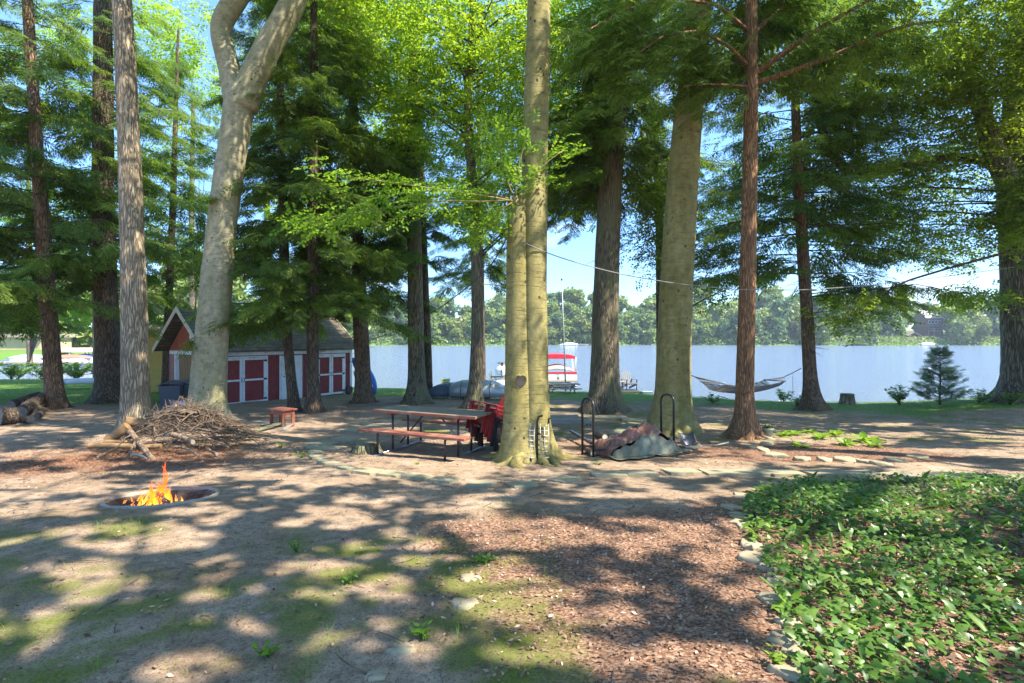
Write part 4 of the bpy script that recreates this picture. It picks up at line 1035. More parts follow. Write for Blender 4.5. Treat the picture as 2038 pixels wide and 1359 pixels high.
# ------------------------------------------------------------------ fire pit
px_, py_, pr = PIT
RGX = (gz(px_ + .75, py_) - gz(px_ - .75, py_)) / 1.5; RGY = (gz(px_, py_ + .75) - gz(px_, py_ - .75)) / 1.5; RZ0 = (gz(px_ + .75, py_) + gz(px_ - .75, py_) + gz(px_, py_ + .75) + gz(px_, py_ - .75)) / 4 + .012
ring = empty('fire_ring', (px_, py_, gz(px_ + .7, py_)), 'round pale concrete ring sunk in the dirt around the fire', 'fire pit')
q = MB(); nn = 72
def ringpt(a, rad, h):
    x, y = px_ + math.cos(a) * rad, py_ + math.sin(a) * rad
    xo, yo = px_ + math.cos(a) * (pr + .12), py_ + math.sin(a) * (pr + .12)
    return (x, y, RZ0 + RGX * (x - px_) + RGY * (y - py_) + h + .003 * math.sin(7 * a) + .002 * math.sin(23 * a))
prof = [(pr - .01, -.2), (pr - .005, .006), (pr + .002, .012), (pr + .026, .012), (pr + .033, .004), (pr + .035, -.10)]
v_ = [ringpt(2 * math.pi * i / nn, r_, h_) for i in range(nn) for r_, h_ in prof]; k_ = len(prof)
q.add(v_, [(i * k_ + j, ((i + 1) % nn) * k_ + j, ((i + 1) % nn) * k_ + j + 1, i * k_ + j + 1) for i in range(nn) for j in range(k_ - 1)])
q.build('rim', M_CONC, ring, True)
def flame_mat():
    m = bpy.data.materials.new('flame'); m.use_nodes = True; n = m.node_tree; n.nodes.clear()
    o = N(n, 'ShaderNodeOutputMaterial'); t = N(n, 'ShaderNodeTexCoord'); s = N(n, 'ShaderNodeSeparateXYZ'); n.links.new(t.outputs['Object'], s.inputs[0])
    mr = N(n, 'ShaderNodeMapRange'); mr.inputs['From Max'].default_value = .50; n.links.new(s.outputs['Z'], mr.inputs['Value'])
    nz = tex_noise(n, mapped(n, (1, 1, .35)), 22, 4, .65)
    hm_ = N(n, 'ShaderNodeMath', _operation='MULTIPLY_ADD'); n.links.new(nz, hm_.inputs[0]); hm_.inputs[1].default_value = .7; n.links.new(mr.outputs['Result'], hm_.inputs[2])
    r = ramp(n, hm_.outputs[0], [(0.22, (1, .66, .16)), (.42, (1, .40, .045)), (.7, (1, .18, .012)), (1.0, (.8, .07, .005))])
    e = N(n, 'ShaderNodeEmission', Strength=1.6); n.links.new(r.outputs['Color'], e.inputs['Color'])
    tr = N(n, 'ShaderNodeBsdfTransparent'); lw = N(n, 'ShaderNodeLayerWeight', Blend=.5)
    mm = N(n, 'ShaderNodeMath', _operation='MULTIPLY_ADD'); n.links.new(nz, mm.inputs[0]); mm.inputs[1].default_value = 1.1; n.links.new(lw.outputs['Facing'], mm.inputs[2])
    rr_ = ramp(n, mm.outputs[0], [(.42, (.12, .12, .12)), (.92, (1, 1, 1))])
    ms = N(n, 'ShaderNodeMixShader'); n.links.new(rr_.outputs['Color'], ms.inputs[0]); n.links.new(e.outputs[0], ms.inputs[1]); n.links.new(tr.outputs[0], ms.inputs[2]); n.links.new(ms.outputs[0], o.inputs['Surface'])
    return m
FC = Vector((PIT[0], PIT[1] - .03, gz(PIT[0], PIT[1] - .03)))
fire = empty('campfire', FC, 'bright orange campfire burning in the sunken ring, one tall thin flame', 'fire')
g = np.random.default_rng(3)
M_FLAME = flame_mat()
FL = []
def tongue(x, y, z, h, w, lean):
    s = np.linspace(0, 1, 16); a, b_ = g.uniform(0, 6.28, 2); q = MB()
    pts = [(x + lean[0] * t * t * h + .10 * h * t * math.sin(6 * t + a), y + lean[1] * t * t * h + .08 * h * t * math.sin(5 * t + b_), z + h * t) for t in s]
    q.tube(pts, w * (0.5 + 1.0 * s) * (1 - s) ** .9 * 1.6 * (1 + .22 * np.sin(9 * s + a)) + .0015, 9)
    FL.append(q)
for k in range(110):
    a = g.uniform(0, 6.28); d = abs(g.normal(0, .5)); d = min(d, 1.0); h = max(.06, g.uniform(.11, .30) * (1.1 - .75 * d))
    tongue(FC.x - .05 + math.cos(a) * d * .46 - .03, FC.y + math.sin(a) * d * .24, FC.z + .01 + .05 * (1 - d), h, g.uniform(.008, .020), (-math.cos(a) * .5 * d + g.normal(0, .15), g.normal(0, .15)))
for k in range(14): tongue(FC.x - .16 - .02 * k + g.normal(0, .03), FC.y + g.normal(0, .04) - .012 * k, FC.z, g.uniform(.05, .10), g.uniform(.008, .018), (.5 + g.normal(.1, .2), 0))
for k in range(6): tongue(FC.x + g.normal(0, .05), FC.y + .02, FC.z + .12, g.uniform(.12, .24), .018, (g.normal(0, .15), 0))
tongue(FC.x + .01, FC.y + .02, FC.z + .20, .34, .020, (.05, 0)); tongue(FC.x + .02, FC.y + .03, FC.z + .30, .28, .011, (-.08, 0))
for i_ in range(8):
    q = MB()
    for f_ in FL[i_::8]:
        q.add(np.concatenate(f_.v), f_.f)
    q.build('flame', M_FLAME, fire, True)
M_CHAR = plain('charred_stick', (0.10, 0.055, 0.035), .9, .6, 8)
for k in range(44):
    a = g.uniform(0, 6.28); L = g.uniform(.18, .46); a2 = a + g.normal(0, .5)
    c0 = Vector((FC.x + math.cos(a) * L * g.uniform(.7, 1.1) * 1.1, FC.y + math.sin(a) * L * .8, FC.z + .01)); c1 = Vector((FC.x - math.cos(a2) * .06, FC.y - math.sin(a2) * .05, FC.z + g.uniform(.12, .26)))
    q = MB(); q.tube([c0, c0.lerp(c1, .5) + Vector((0, 0, g.normal(0, .015))), c1], [g.uniform(.006, .014), .009, .005], 6)
    o = q.build('burning_stick', M_CHAR if k % 3 else M_STICK, None, True); tag(o, 'thin stick leaning into the flames of the campfire', 'stick', 'sticks burning in the campfire')
def log_between(a, b, ra, rb, name, mat, label, cat='log', group=None, bend=0.0, end=None):
    a = Vector(a); b = Vector(b); mid = (a + b) / 2 + Vector((0, 0, bend))
    s = np.linspace(0, 1, 10); pts = [(1 - t) ** 2 * a + 2 * t * (1 - t) * mid + t * t * b for t in s]
    g_ = np.random.default_rng(int(abs(a.x * 1000)) + 3)
    root = empty(name, a, label, cat, group)
    q = MB(); q.tube(pts, np.linspace(ra, rb, 10) * (1 + .06 * g_.normal(0, 1, 10)), 12, False); q.build('bark', mat, root, True)
    d = (b - a).normalized()
    for p_, r_, s_ in ((a, ra, 1), (b, rb, -1)):
        e = MB(); e.tube([p_ - d * .004 * s_, p_ + d * .012 * s_], [r_ * .97, r_ * .97], 12); e.build('cut_end', end or M_GREYWOOD, root)
    return root
zz = FC.z
log_between((FC.x - .42, FC.y - .20, zz + .06), (FC.x - .22, FC.y - .02, zz + .08), .085, .08, 'charred_log', plain('charcoal', (.035, .03, .028), .9, .5, 8), 'fat charred log lying at the left end of the fire ring', end=plain('charcoal_end', (.05, .045, .04), .9, .4, 10))
log_between((FC.x + .32, FC.y + .18, zz + .05), (FC.x + .44, FC.y + .30, zz + .15), .05, .045, 'split_log', M_LOG, 'short split log propped at the right end of the fire ring')

# ------------------------------------------------------------------ brush pile
BP = Vector((-6.45, 10.2, 0))
def mound(x, y):
    d = ((x - BP.x) / 1.1) ** 2 + ((y - BP.y) / 1.15) ** 2
    return 0.74 * math.exp(-d * 1.25) 
q = MB(); g = np.random.default_rng(11)
for k in range(760):
    a = g.uniform(0, 6.28); d = g.random() ** .6 * 1.2
    x = BP.x + math.cos(a) * d * 1.05; y = BP.y + math.sin(a) * d * .9
    z = gz(x, y) + mound(x, y) * g.uniform(.55, 1.08) + .015
    L = g.uniform(.25, 1.15); az = g.uniform(0, 6.28) if g.random() < .85 else math.atan2(y - BP.y, x - BP.x) + g.normal(0, .3)
    r_ = 0.003 + 0.010 * g.random() ** 3
    ts = np.linspace(-.5, .5, 6); cv = g.normal(0, .4); tilt_ = g.normal(0, .16) * L; pts = []
    for t in ts:
        X = x + math.cos(az + cv * t) * t * L; Y = y + math.sin(az + cv * t) * t * L
        Zm = gz(X, Y) + mound(X, Y)
        pts.append((X, Y, max(gz(X, Y) + .008, .6 * (z + g.normal(0, .035)) + .4 * (Zm * 1.0 + .01) + t * tilt_)))
    q.tube(pts, r_ * np.linspace(1, .45, 6), 5)
for k in range(70):             # thicker sticks
    a = g.uniform(0, 6.28); d = g.random() ** .7 * 1.05; x = BP.x + math.cos(a) * d; y = BP.y + math.sin(a) * d * .9; L = g.uniform(.4, 1.2); az = g.uniform(0, 6.28); r_ = g.uniform(.010, .022)
    pts = []
    for t in np.linspace(-.5, .5, 5): X = x + math.cos(az + .3 * t) * t * L; Y = y + math.sin(az + .3 * t) * t * L; pts.append((X, Y, gz(X, Y) + .5 * mound(X, Y) + .5 * mound(x, y) + .03))
    q.tube(pts, r_ * np.linspace(1, .6, 5), 6)
for k in range(150):             # small sticks poking up
    a = g.uniform(0, 6.28); d = g.random() * .9; x = BP.x + math.cos(a) * d; y = BP.y + math.sin(a) * d; z = gz(x, y) + mound(x, y) * .8; L = g.uniform(.15, .45)
    q.tube([(x, y, z), (x + g.normal(0, .1), y + g.normal(0, .08), z + L * .6), (x + g.normal(0, .16), y + g.normal(0, .1), z + L)], [.008, .006, .003], 5)
o = q.build('brush_pile', M_STICK, None, True); tag(o, 'heaped pile of dry tangled twigs at the foot of the ridged trunk', 'brush pile', kind='stuff')
def pile_log(p0, p1, d0, d1, h0, h1, mat, label, end=None, bend=0.03, name='log'):
    a = GP(*p0); b = GP(*p1)
    a = PX(p0[0], p0[1], a.y); b = PX(p1[0], p1[1], b.y)
    a.z += h0; b.z += h1
    return log_between(a, b, d0 / 2, d1 / 2, name, mat, label, 'log', None, bend, end)
def PL(x0, y0, Za, x1, y1, Zb, d0, d1, mat, label, bend=.03, end=None, name='log'):
    return log_between(PX(x0, y0, Za), PX(x1, y1, Zb), d0 / 2, d1 / 2, name, mat, label, 'log', None, bend, end)
PL(258, 858, 9.35, 306, 917, 8.55, .10, .09, M_LOG, 'peeling grey brown log slanting down the front of the brush pile', 0, M_GREYWOOD)
PL(214, 878, 9.4, 254, 848, 9.5, .18, .19, M_LOGY, 'thick yellow log leaning up the left end of the brush pile', 0, M_LOGY)
PL(250, 839, 9.7, 296, 842, 9.9, .19, .17, M_LOGY, 'short stout orange log lying high against the ridged trunk', 0, M_LOGY)
PL(179, 887, 9.0, 274, 889, 9.0, .11, .10, M_LOGY, 'long low log along the front left of the brush pile', .02)
PL(205, 879, 9.2, 268, 881, 9.25, .07, .06, M_LOGY, 'thin pale stripped pole above the long low log', .02)
PL(193, 911, 8.5, 231, 893, 8.8, .055, .04, M_LOG, 'short stick slanting on the red needles left of the brush pile', .02)
PL(264, 905, 8.55, 292, 913, 8.5, .06, .03, M_GREYWOOD, 'pale split plank piece on the ground before the brush pile', .05)
PL(284, 890, 8.9, 320, 887, 8.9, .10, .08, M_LOGY, 'short orange log butt in the middle front of the brush pile', .0, M_LOGY)
PL(346, 890, 8.9, 398, 910, 8.5, .045, .035, M_LOG, 'curved grey branch arching out of the front of the brush pile', .12, name='branch')
PL(390, 868, 9.3, 454, 889, 8.9, .03, .02, M_LOG, 'long thin branch reaching right from the brush pile', .06, name='branch')
PL(342, 864, 9.3, 384, 880, 9.0, .10, .08, M_LOG, 'reddish brown log end in the face of the brush pile', .02)
PL(412, 893, 8.9, 432, 904, 8.7, .05, .05, M_LOG, 'small broken log piece at the right toe of the brush pile', 0)
PL(252, 915, 8.5, 268, 880, 8.9, .04, .03, M_LOG, 'dark forked stick propped under the slanting grey log', 0, name='branch')
PL(350, 806, 10.4, 353, 826, 10.3, .06, .05, M_LOGY, 'pale upright chunk on top of the brush pile', 0)
PL(300, 846, 9.6, 330, 838, 9.9, .07, .06, M_LOG, 'brown log lodged halfway up the brush pile', .02)

# ------------------------------------------------------------------ small red bench and boards
bb = Vector(GP(553, 850)); rz = R(-32)
def T(root, p):
    c, s = math.cos(root.rotation_euler.z), math.sin(root.rotation_euler.z)
    return Vector((root.location.x + c * p[0] - s * p[1], root.location.y + s * p[0] + c * p[1], root.location.z + p[2]))
st = empty('bench', (bb.x + .02, bb.y + .2, gz(bb.x, bb.y + .2)), 'small low red wooden bench with cut out sides, right of the forked beech', 'bench', None, rz)
def loc(root, name, mat, boxes, bevel=.006, parent=None):
    q = MB()
    for c, s in boxes: q.box(c, s)
    return q.build(name, mat, parent or root, False, bevel, True)
loc(st, 'top', M_REDW, [((0, 0, .425), (.62, .44, .035))])
for x in (-.25, .25): loc(st, 'side_panel', M_REDW, [((x, -.13, .19), (.035, .09, .40)), ((x, .13, .19), (.035, .09, .40)), ((x, 0, .34), (.035, .17, .10)), ((x, 0, .04), (.035, .17, .07))])
loc(st, 'rail', M_REDW, [((0, -.16, .355), (.46, .025, .10)), ((0, .16, .355), (.46, .025, .10)), ((0, -.16, .05), (.46, .025, .06))])
def board(p0, p1, w, t, mat, label, h0=.02, h1=.02, name='board', cat='board', up=(0, 0, 1)):
    a = GP(*p0); b = GP(*p1); a.z += h0; b.z += h1
    q = MB(); q.bar(a, b, w, t, up); o = q.build(name, mat, None, False, .004); return tag(o, label, cat)
board((474, 868), (558, 850), .13, .04, M_MOSSWOOD, 'mossy plank lying aslant on the ground before the red bench', .02, .10)
board((497, 840), (534, 843), .14, .04, M_GREYWOOD, 'grey board on the dirt left of the red bench')
board((563, 858), (583, 846), .12, .03, M_GREYWOOD, 'short grey board under the right foot of the red bench', .02, .06)

# ------------------------------------------------------------------ picnic table
tc_ = Vector((-1.50, 9.58, 0)); ta = math.atan2(-.413, .911)
pt = empty('picnic_table', (tc_.x, tc_.y, gz(tc_.x, tc_.y) - .01), 'long picnic table with red edged planks on a dark pipe frame', 'picnic table', None, ta)
def lob(root, name, mat, boxes, bevel=.005, parent=None, label=None):
    q = MB()
    for c, s in boxes: q.box(c, s)
    o = q.build(name, mat, parent or root, False, bevel, True)
    if label: o['label'] = label
    return o
LT = 2.22
lob(pt, 'tabletop', M_TABLE, [((.03, -.29 + .145 * k, .765), (LT - .004 * k, .138, .036)) for k in range(5)])
lob(pt, 'edge_board', M_REDW, [((.03, -.375, .757), (LT, .022, .05)), ((.03, .375, .757), (LT, .022, .05))])
for x in (-.71, .71): lob(pt, 'cleat', M_REDW, [((x, 0, .715), (.09, .70, .062))])
for y in (-.66, .66):
    lob(pt, 'seat', M_REDW, [((.03, y, .452), (LT, .245, .042))])
for x in (-.71, .71):
    q = MB()
    q.tube([(x, -.78, .02), (x, .78, .02)], .022, 10); q.build('ground_rail', M_STEEL, pt, True, 0, True)
    for y in (-.24, .24):
        q = MB(); q.tube([(x, y, .02), (x, y, .69)], .021, 10); q.build('leg', M_DARKSTEEL, pt, True, 0, True)
    for y in (-.68, .68):
        q = MB(); q.tube([(x, y, .02), (x, y, .36), (x, y * .985, .415), (x, y * .94, .425), (x, y * .8, .425)], .020, 10); q.build('seat_post', M_DARKSTEEL, pt, True, 0, True)
    s = -1 if x > 0 else 1
    q = MB(); q.tube([(x, 0, .12), (x + s * .53, 0, .69)], .016, 8); q.build('brace', M_STEEL if x > 0 else M_DARKSTEEL, pt, True, 0, True)

# ------------------------------------------------------------------ adirondack chairs
def adirondack(name, label, cat, mat, group=None, slats=5, slatmat=None):
    r = empty(name, (0, 0, 0), label, cat, group)
    q = MB()
    for k in range(6):
        t = k / 5; x = .02 - .47 * t; z = .37 - .11 * t
        M = Matrix.Rotation(R(13), 3, 'Y').inverted()
        q.box((x, 0, z), (.085, .52, .022), M)
    q.box((.075, 0, .345), (.02, .52, .075))
    q.build('seat', mat, r, False, .006, True)
    q = MB(); a = R(24)
    for k in range(slats):
        y = (k - (slats - 1) / 2) * .55 / slats; top = .80 - 1.1 * y * y; w = .55 / slats - .016
        yt = y * 1.12
        b0 = Vector((-.43, y, .24)); b1 = Vector((-.43 - math.sin(a) * top, yt, .24 + math.cos(a) * top))
        q.bar(b0, b1, w, .02, (math.cos(a), 0, math.sin(a)))
    q.box((-.47, 0, .36), (.022, .55, .06), Matrix.Rotation(-a, 3, 'Y')); q.box((-.66, 0, .74), (.022, .56, .06), Matrix.Rotation(-a, 3, 'Y'))
    q.build('backrest', slatmat or mat, r, False, .006, True)
    for s in (-1, 1):
        q = MB(); q.prism([(.10, s * .26), (.10, s * .38), (-.2, s * .385), (-.62, s * .33), (-.62, s * .28), (-.2, s * .26)][::s], .545, .568); q.build('armrest', mat, r, False, .005, True)
        q = MB(); q.box((.03, s * .30, .272), (.10, .028, .545)); q.build('front_leg', mat, r, False, .005, True)
        q = MB(); q.bar((.10, s * .268, .33), (-.78, s * .268, .035), .028, .11); q.build('rear_leg', mat, r, False, .005, True)
        q = MB(); q.bar((-.50, s * .31, .16), (-.56, s * .31, .545), .025, .07, (1, 0, 0)); q.build('arm_support', mat, r, False, .005, True)
    return r
M_PRED = plain('red_plastic', (0.22, 0.018, 0.018), .4, .12, 3, bs=.05); M_PBLK = plain('black_plastic', (0.02, 0.021, 0.024), .35, .2, 3, bs=.05)
base = Vector((-.42, 9.62, 0)); base.z = gz(base.x, base.y)
labs = ['black plastic chair at the very bottom of the stack beside the double beech', 'black plastic chair second from the bottom of the stack, under the red ones', 'lowest red plastic chair, resting on the two black ones', 'middle red plastic chair of the stack by the picnic table', 'topmost red plastic chair of the stack leaning by the double beech']
protos_ = [adirondack('adirondack_chair', labs[0], 'chair', M_PBLK, 'plastic chairs stacked by the beech'), None, adirondack('adirondack_chair', labs[2], 'chair', M_PRED, 'plastic chairs stacked by the beech'), None, None]
protos_[1] = copy_tree(protos_[0]); protos_[3] = copy_tree(protos_[2]); protos_[4] = copy_tree(protos_[2])
for k, c in enumerate(protos_):
    c['label'] = labs[k]; c.rotation_euler = (0, R(-13), R(180 + 34))
    c.location = base + Vector((-.055 * k - .03, -.015 * k, .06 + .085 * k)); c.scale = (.95, .95, .95)
shore = adirondack('adirondack_chair', 'grey wooden slatted chair on the dark dock at the water', 'chair', plain('grey_paint', (.15, .16, .17), .7, .15, 4))
dk = GP(1250, 789); DY = 27.2
dock = empty('dock', PX(1250, 783, DY), 'small dark wooden dock under the grey slatted chair', 'dock')
dz = PX(1250, 778, DY).z
q = MB(); xL, xR = PX(1222, 0, DY).x, PX(1274, 0, DY).x
for k in range(14): q.box((xL + (xR - xL) * (k + .5) / 14, DY + .3, dz - .02), ((xR - xL) / 14 - .012, 1.5, .035))
q.build('deck', plain('dark_dock', (.045, .045, .05), .8, .3, 4), dock)
q = MB(); q.box(((xL + xR) / 2, DY - .44, dz - .13), (xR - xL, .05, .2)); q.box(((xL + xR) / 2, DY + 1.02, dz - .13), (xR - xL, .05, .2)); q.build('skirt', plain('black_beam', (.02, .02, .022), .8, .3, 4), dock)
shore.location = PX(1257, 0, DY + .6); shore.location.z = dz; shore.rotation_euler.z = R(-75)
tb = empty('side_table', (PX(1233, 0, DY + .4).x, DY + .4, dz), 'small grey side table on the dock left of the slatted chair', 'table')
lob(tb, 'tabletop', M_GREYWOOD, [((0, 0, .46), (.48, .45, .03))])
for x in (-.2, .2):
    for y in (-.18, .18): lob(tb, 'leg', M_GREYWOOD, [((x, y, .225), (.045, .045, .44))])
bx = empty('storage_box', (PX(1288, 0, 26.6).x, 26.6, gz(PX(1288, 0, 26.6).x, 26.6)), 'blue grey box at the right end of the dark dock', 'box')
lob(bx, 'body', plain('bluegrey_plastic', (.22, .27, .34), .5, .1, 3), [((0, 0, .13), (.5, .4, .26))]); lob(bx, 'lid', plain('bluegrey_lid', (.28, .33, .40), .5, .1, 3), [((0, 0, .275), (.53, .43, .03))])

# ------------------------------------------------------------------ wire cart against the double beech
wc = empty('wire_cart', GP(1069, 921) + Vector((0, -.02, 0)), 'wire grid cart with a black centre post leaning on the double beech', 'cart', None, R(-3))
wc.rotation_euler = (R(-9), 0, R(-3))
q = MB()
for s in (-1, 1):
    x0, x1 = s * .05, s * .19
    for k in range(7): q.tube([(x0, 0, .10 + k * .085), (x1, 0, .10 + k * .085)], .0055, 5)
    for x in (x0, (x0 + x1) / 2, x1): q.tube([(x, 0, .08), (x, 0, .64)], .0055, 5)
    for x in (x0, x1): q.tube([(x, 0, .10), (x, -.14, .10)], .005, 5)
    q.tube([(x0, -.14, .10), (x1, -.14, .10)], .005, 5)
q.build('grid', plain('galvanised_wire', (.55, .53, .48), .4, .2, 8, .4), wc, True, 0, True)
q = MB(); q.tube([(0, .01, .02), (0, .01, .66), (.02, -.05, .75), (.09, -.09, .77)], .016, 8); q.tube([(0, .01, .5), (.13, -.06, .42)], .01, 6); q.build('post', M_BLACK, wc, True, 0, True)
q = MB(); q.tube([(-.18, 0, .64), (-.19, -.03, .72), (-.22, -.07, .73)], .013, 6); q.tube([(.18, 0, .64), (.19, -.03, .72), (.22, -.07, .73)], .013, 6); q.build('handle', M_BLACK, wc, True, 0, True)
q = MB(); q.tube([(0, .02, .07), (0, -.02, .07)], [.0, .0], 4, False)
for s in (-1, 1):
    w = MB(); w.tube([(s * .10 - .012, -.02, .055), (s * .10 + .012, -.02, .055)], .055, 16); w.build('wheel', M_BLACK, wc, False, .004, True)

# ------------------------------------------------------------------ firewood rack under a tarp
ra_ = GP(1181, 910); rb_ = GP(1341, 896); rdir = (rb_ - ra_).normalized(); rn = Vector((-rdir.y, rdir.x, 0)).normalized()
rack = empty('firewood_rack', ra_, 'black pipe firewood rack with tall hooped ends', 'rack')
for p0, h in ((ra_, 1.05), (rb_, 1.08)):
    q = MB(); w = .34; pts = []
    gb = min(gz(p0.x, p0.y), gz(p0.x + rn.x * w, p0.y + rn.y * w)) - .03
    pts = [Vector((p0.x, p0.y, gb)), Vector((p0.x, p0.y, gb + h - .12))]
    for t in np.linspace(0, math.pi, 11)[1:-1]:
        c = (1 - math.cos(t)) / 2; pts.append(p0 * 1 + rn * w * c); pts[-1].z = gb + h - .12 + .12 * math.sin(t)
    e = p0 + rn * w; pts += [Vector((e.x, e.y, gb + h - .12)), Vector((e.x, e.y, gb))]
    q.tube(pts, .022, 10); q.build('hoop', M_BLACK, rack, True)
for k in (0, .34):
    a = ra_ + rn * k; b = rb_ + rn * k; a.z += .12; b.z += .12
    q = MB(); q.tube([a, b], .018, 8); q.build('rail', M_BLACK, rack, True)
tcn = (ra_ + rb_) / 2 + rn * .05
tp = empty('tarp', (tcn.x, tcn.y, gz(tcn.x, tcn.y)), 'crumpled brown and grey green tarp heaped over the low firewood', 'tarp')
def tarpz(a, b):      # a along the rack, b across
    e = max(0, 1 - (abs(a) / .74) ** 2.6) * max(0, 1 - (abs(b) / .44) ** 2.4)
    f = mnoise.noise(Vector((a * 3.1, b * 3.6, 1.3))) * .09 + mnoise.noise(Vector((a * 8 + b * 5, b * 7 - a * 4, 7))) * .035 + abs(mnoise.noise(Vector((a * 6 - b * 9, b * 3, 4)))) * .05
    return .34 * e ** .42 * (1 + .25 * math.sin(a * 3 + .5)) + f * (.5 + 1.25 * e) + .03 * e * abs(math.sin(9 * a + 6 * b + 3 * f * 10))
def tgrid(a0, a1, b0, b1, nu, nv, off, edge):
    def fn(u, v):
        a = a0 + (a1 - a0) * u; b = b0 + (b1 - b0) * v
        aa = a + edge * mnoise.noise(Vector((v * 5, u * 3, 2 + off * 50))); bb_ = b + edge * mnoise.noise(Vector((u * 6, v * 2, 9 + off * 50)))
        p = tcn + rdir * aa + rn * bb_
        return (p.x, p.y, gz(p.x, p.y) + max(.004, tarpz(aa, bb_)) + off)
    return fn
q = MB(); q.grid(tgrid(-.80, .72, -.30, .50, 90, 56, .012, .10), 90, 56)
M_TB = plain('brown_tarp', (.21, .10, .075), .28, .15, 5, bs=.3); M_TG = plain('grey_green_tarp', (.13, .13, .085), .7, .22, 7, bs=.3, dirt=(.22, .25, .18))
q.build('brown_sheet', M_TB, tp, True, 0, False, .004)
q = MB(); q.grid(tgrid(-.80, .62, -.62, -.35, 90, 40, .026, .09), 90, 40); q.build('front_flap', M_TG, tp, True, 0, False, .004)
q = MB(); q.grid(tgrid(.58, .98, -.50, .36, 44, 50, .036, .12), 44, 50); q.build('end_flap', M_TG, tp, True, 0, False, .004)
for k, (x0, y0, x1, y1, d) in enumerate([(1162, 893, 1180, 908, .09), (1172, 886, 1192, 896, .08), (1186, 868, 1204, 876, .12)]):
    a = GP(x0, y0); b = GP(x1, y1); a.z += d / 2 + .04 * (k == 1); b.z += d / 2
    log_between(a, b, d / 2, d / 2, 'firewood_log', M_LOG, ['short firewood log by the left hoop, end towards the viewer', 'firewood log lying on others behind the left hoop', 'fat firewood log sticking out at the back of the tarp'][k], end=M_CREAM)
q = MB(); a = GP(1136, 872); b = GP(1178, 893); a.z += .16; b.z += .10; q.bar(a, b, .05, .05); o = q.build('iron_bar', M_BLACK, None, False, .004); tag(o, 'dark bar slanting to the ground left of the firewood rack', 'bar')
# scoop shovel
sv = empty('scoop_shovel', GP(1374, 892), 'dark metal scoop shovel with a pale dish lying right of the tarp', 'shovel')
sp_ = GP(1374, 892)
q = MB(); q.grid(lambda u, v: (sp_.x - .02 + .32 * (u - .5), sp_.y + .06 + .16 * v, sp_.z + .03 + .20 * v + .10 * (2 * u - 1) ** 2 * (1 - .5 * v)), 16, 10); q.build('blade', plain('grey_metal', (.07, .075, .09), .35, .2, 6, .5), sv, True, 0, False, .006)
q = MB(); q.grid(lambda u, v: (sp_.x + .36 * (u - .5), sp_.y - .14 + .18 * v, sp_.z + .015 + .06 * (2 * u - 1) ** 2 + .015 * v), 14, 6); q.build('scoop_lip', plain('pale_metal', (.24, .23, .21), .4, .2, 6, .3), sv, True, 0, False, .006)
q = MB(); q.tube([(sp_.x + .1, sp_.y, sp_.z + .05), (sp_.x + .5, sp_.y - .05, sp_.z + .07), (sp_.x + .75, sp_.y + .02, sp_.z + .11)], .014, 8); q.build('handle', M_GREYWOOD, sv, True)
# ------------------------------------------------------------------ stones and pavers
def flat_stone(name, c, rx, ry, t, seed, mat, label, group, rz=0.0, n=9, tilt=0.05, sharp=.25):
    g = np.random.default_rng(seed); th = np.sort((np.arange(n) + g.uniform(-.3, .3, n)) / n * 2 * math.pi)
    r = 1 + g.normal(0, sharp * .5, n)
    poly = []
    for k in range(n):            # chipped edge between corners
        a = np.array((math.cos(th[k]) * rx * r[k], math.sin(th[k]) * ry * r[k])); j = (k + 1) % n
        b = np.array((math.cos(th[j]) * rx * r[j], math.sin(th[j]) * ry * r[j]))
        for s in (0, .33, .66): poly.append(a + (b - a) * s + g.normal(0, .012 * rx / .15, 2))
    M = Matrix.Rotation(rz, 4, 'Z') @ Matrix.Rotation(g.normal(0, tilt), 4, 'X') @ Matrix.Rotation(g.normal(0, tilt), 4, 'Y')
    N_ = len(poly); rings = [(1.02, -t), (1.0, t * .1), (.96, t * .75), (.86, t), (.45, t * 1.05)]
    V = []; 
    for s, z in rings:
        for p in poly: V.append((p[0] * s, p[1] * s, z + (g.normal(0, t * .06) if s < .99 else 0)))
    V.append((0, 0, t * 1.04)); F_ = []
    for i in range(len(rings) - 1):
        for k in range(N_): F_.append((i * N_ + k, i * N_ + (k + 1) % N_, (i + 1) * N_ + (k + 1) % N_, (i + 1) * N_ + k))
    L = (len(rings) - 1) * N_
    for k in range(N_): F_.append((L + k, L + (k + 1) % N_, len(V) - 1))
    A = np.array(M); V = np.array(V) @ A[:3, :3].T
    q = MB(); q.add(V, F_); o = q.build(name, mat, None, True); o.location = c
    tag(o, label, 'stone', group); return o
edge = [((1480, 990), 38, 16), ((1460, 1012), 30, 14), ((1468, 1030), 34, 14), ((1471, 1046), 30, 15), ((1495, 1089), 44, 24), ((1507, 1114), 56, 24), ((1537, 1137), 48, 20), ((1546, 1161), 44, 26), ((1546, 1201), 54, 38), ((1562, 1241), 50, 30), ((1564, 1277), 62, 32), ((1580, 1305), 58, 40), ((1581, 1350), 60, 36)]
el = ['farthest flat stone of the ivy bed edging, at the path side', 'second small edging stone where the ivy bed edging turns', 'small mossy edging stone at the upper left bend of the ivy bed', 'squarish small edging stone just above the gap in the edging', 'pale sunlit edging stone just below the gap in the edging', 'long pale edging stone slanting beside the sunlit mulch', 'pale crooked edging stone with leaves grown against it', 'notched edging stone in the shade midway down the ivy bed', 'large rounded grey edging stone left of the ivy', 'edging stone under the broad green leaves', 'wide mossy edging stone above the lowest pair', 'big angular edging stone near the bottom edge', 'edging stone cut by the bottom edge of the picture']
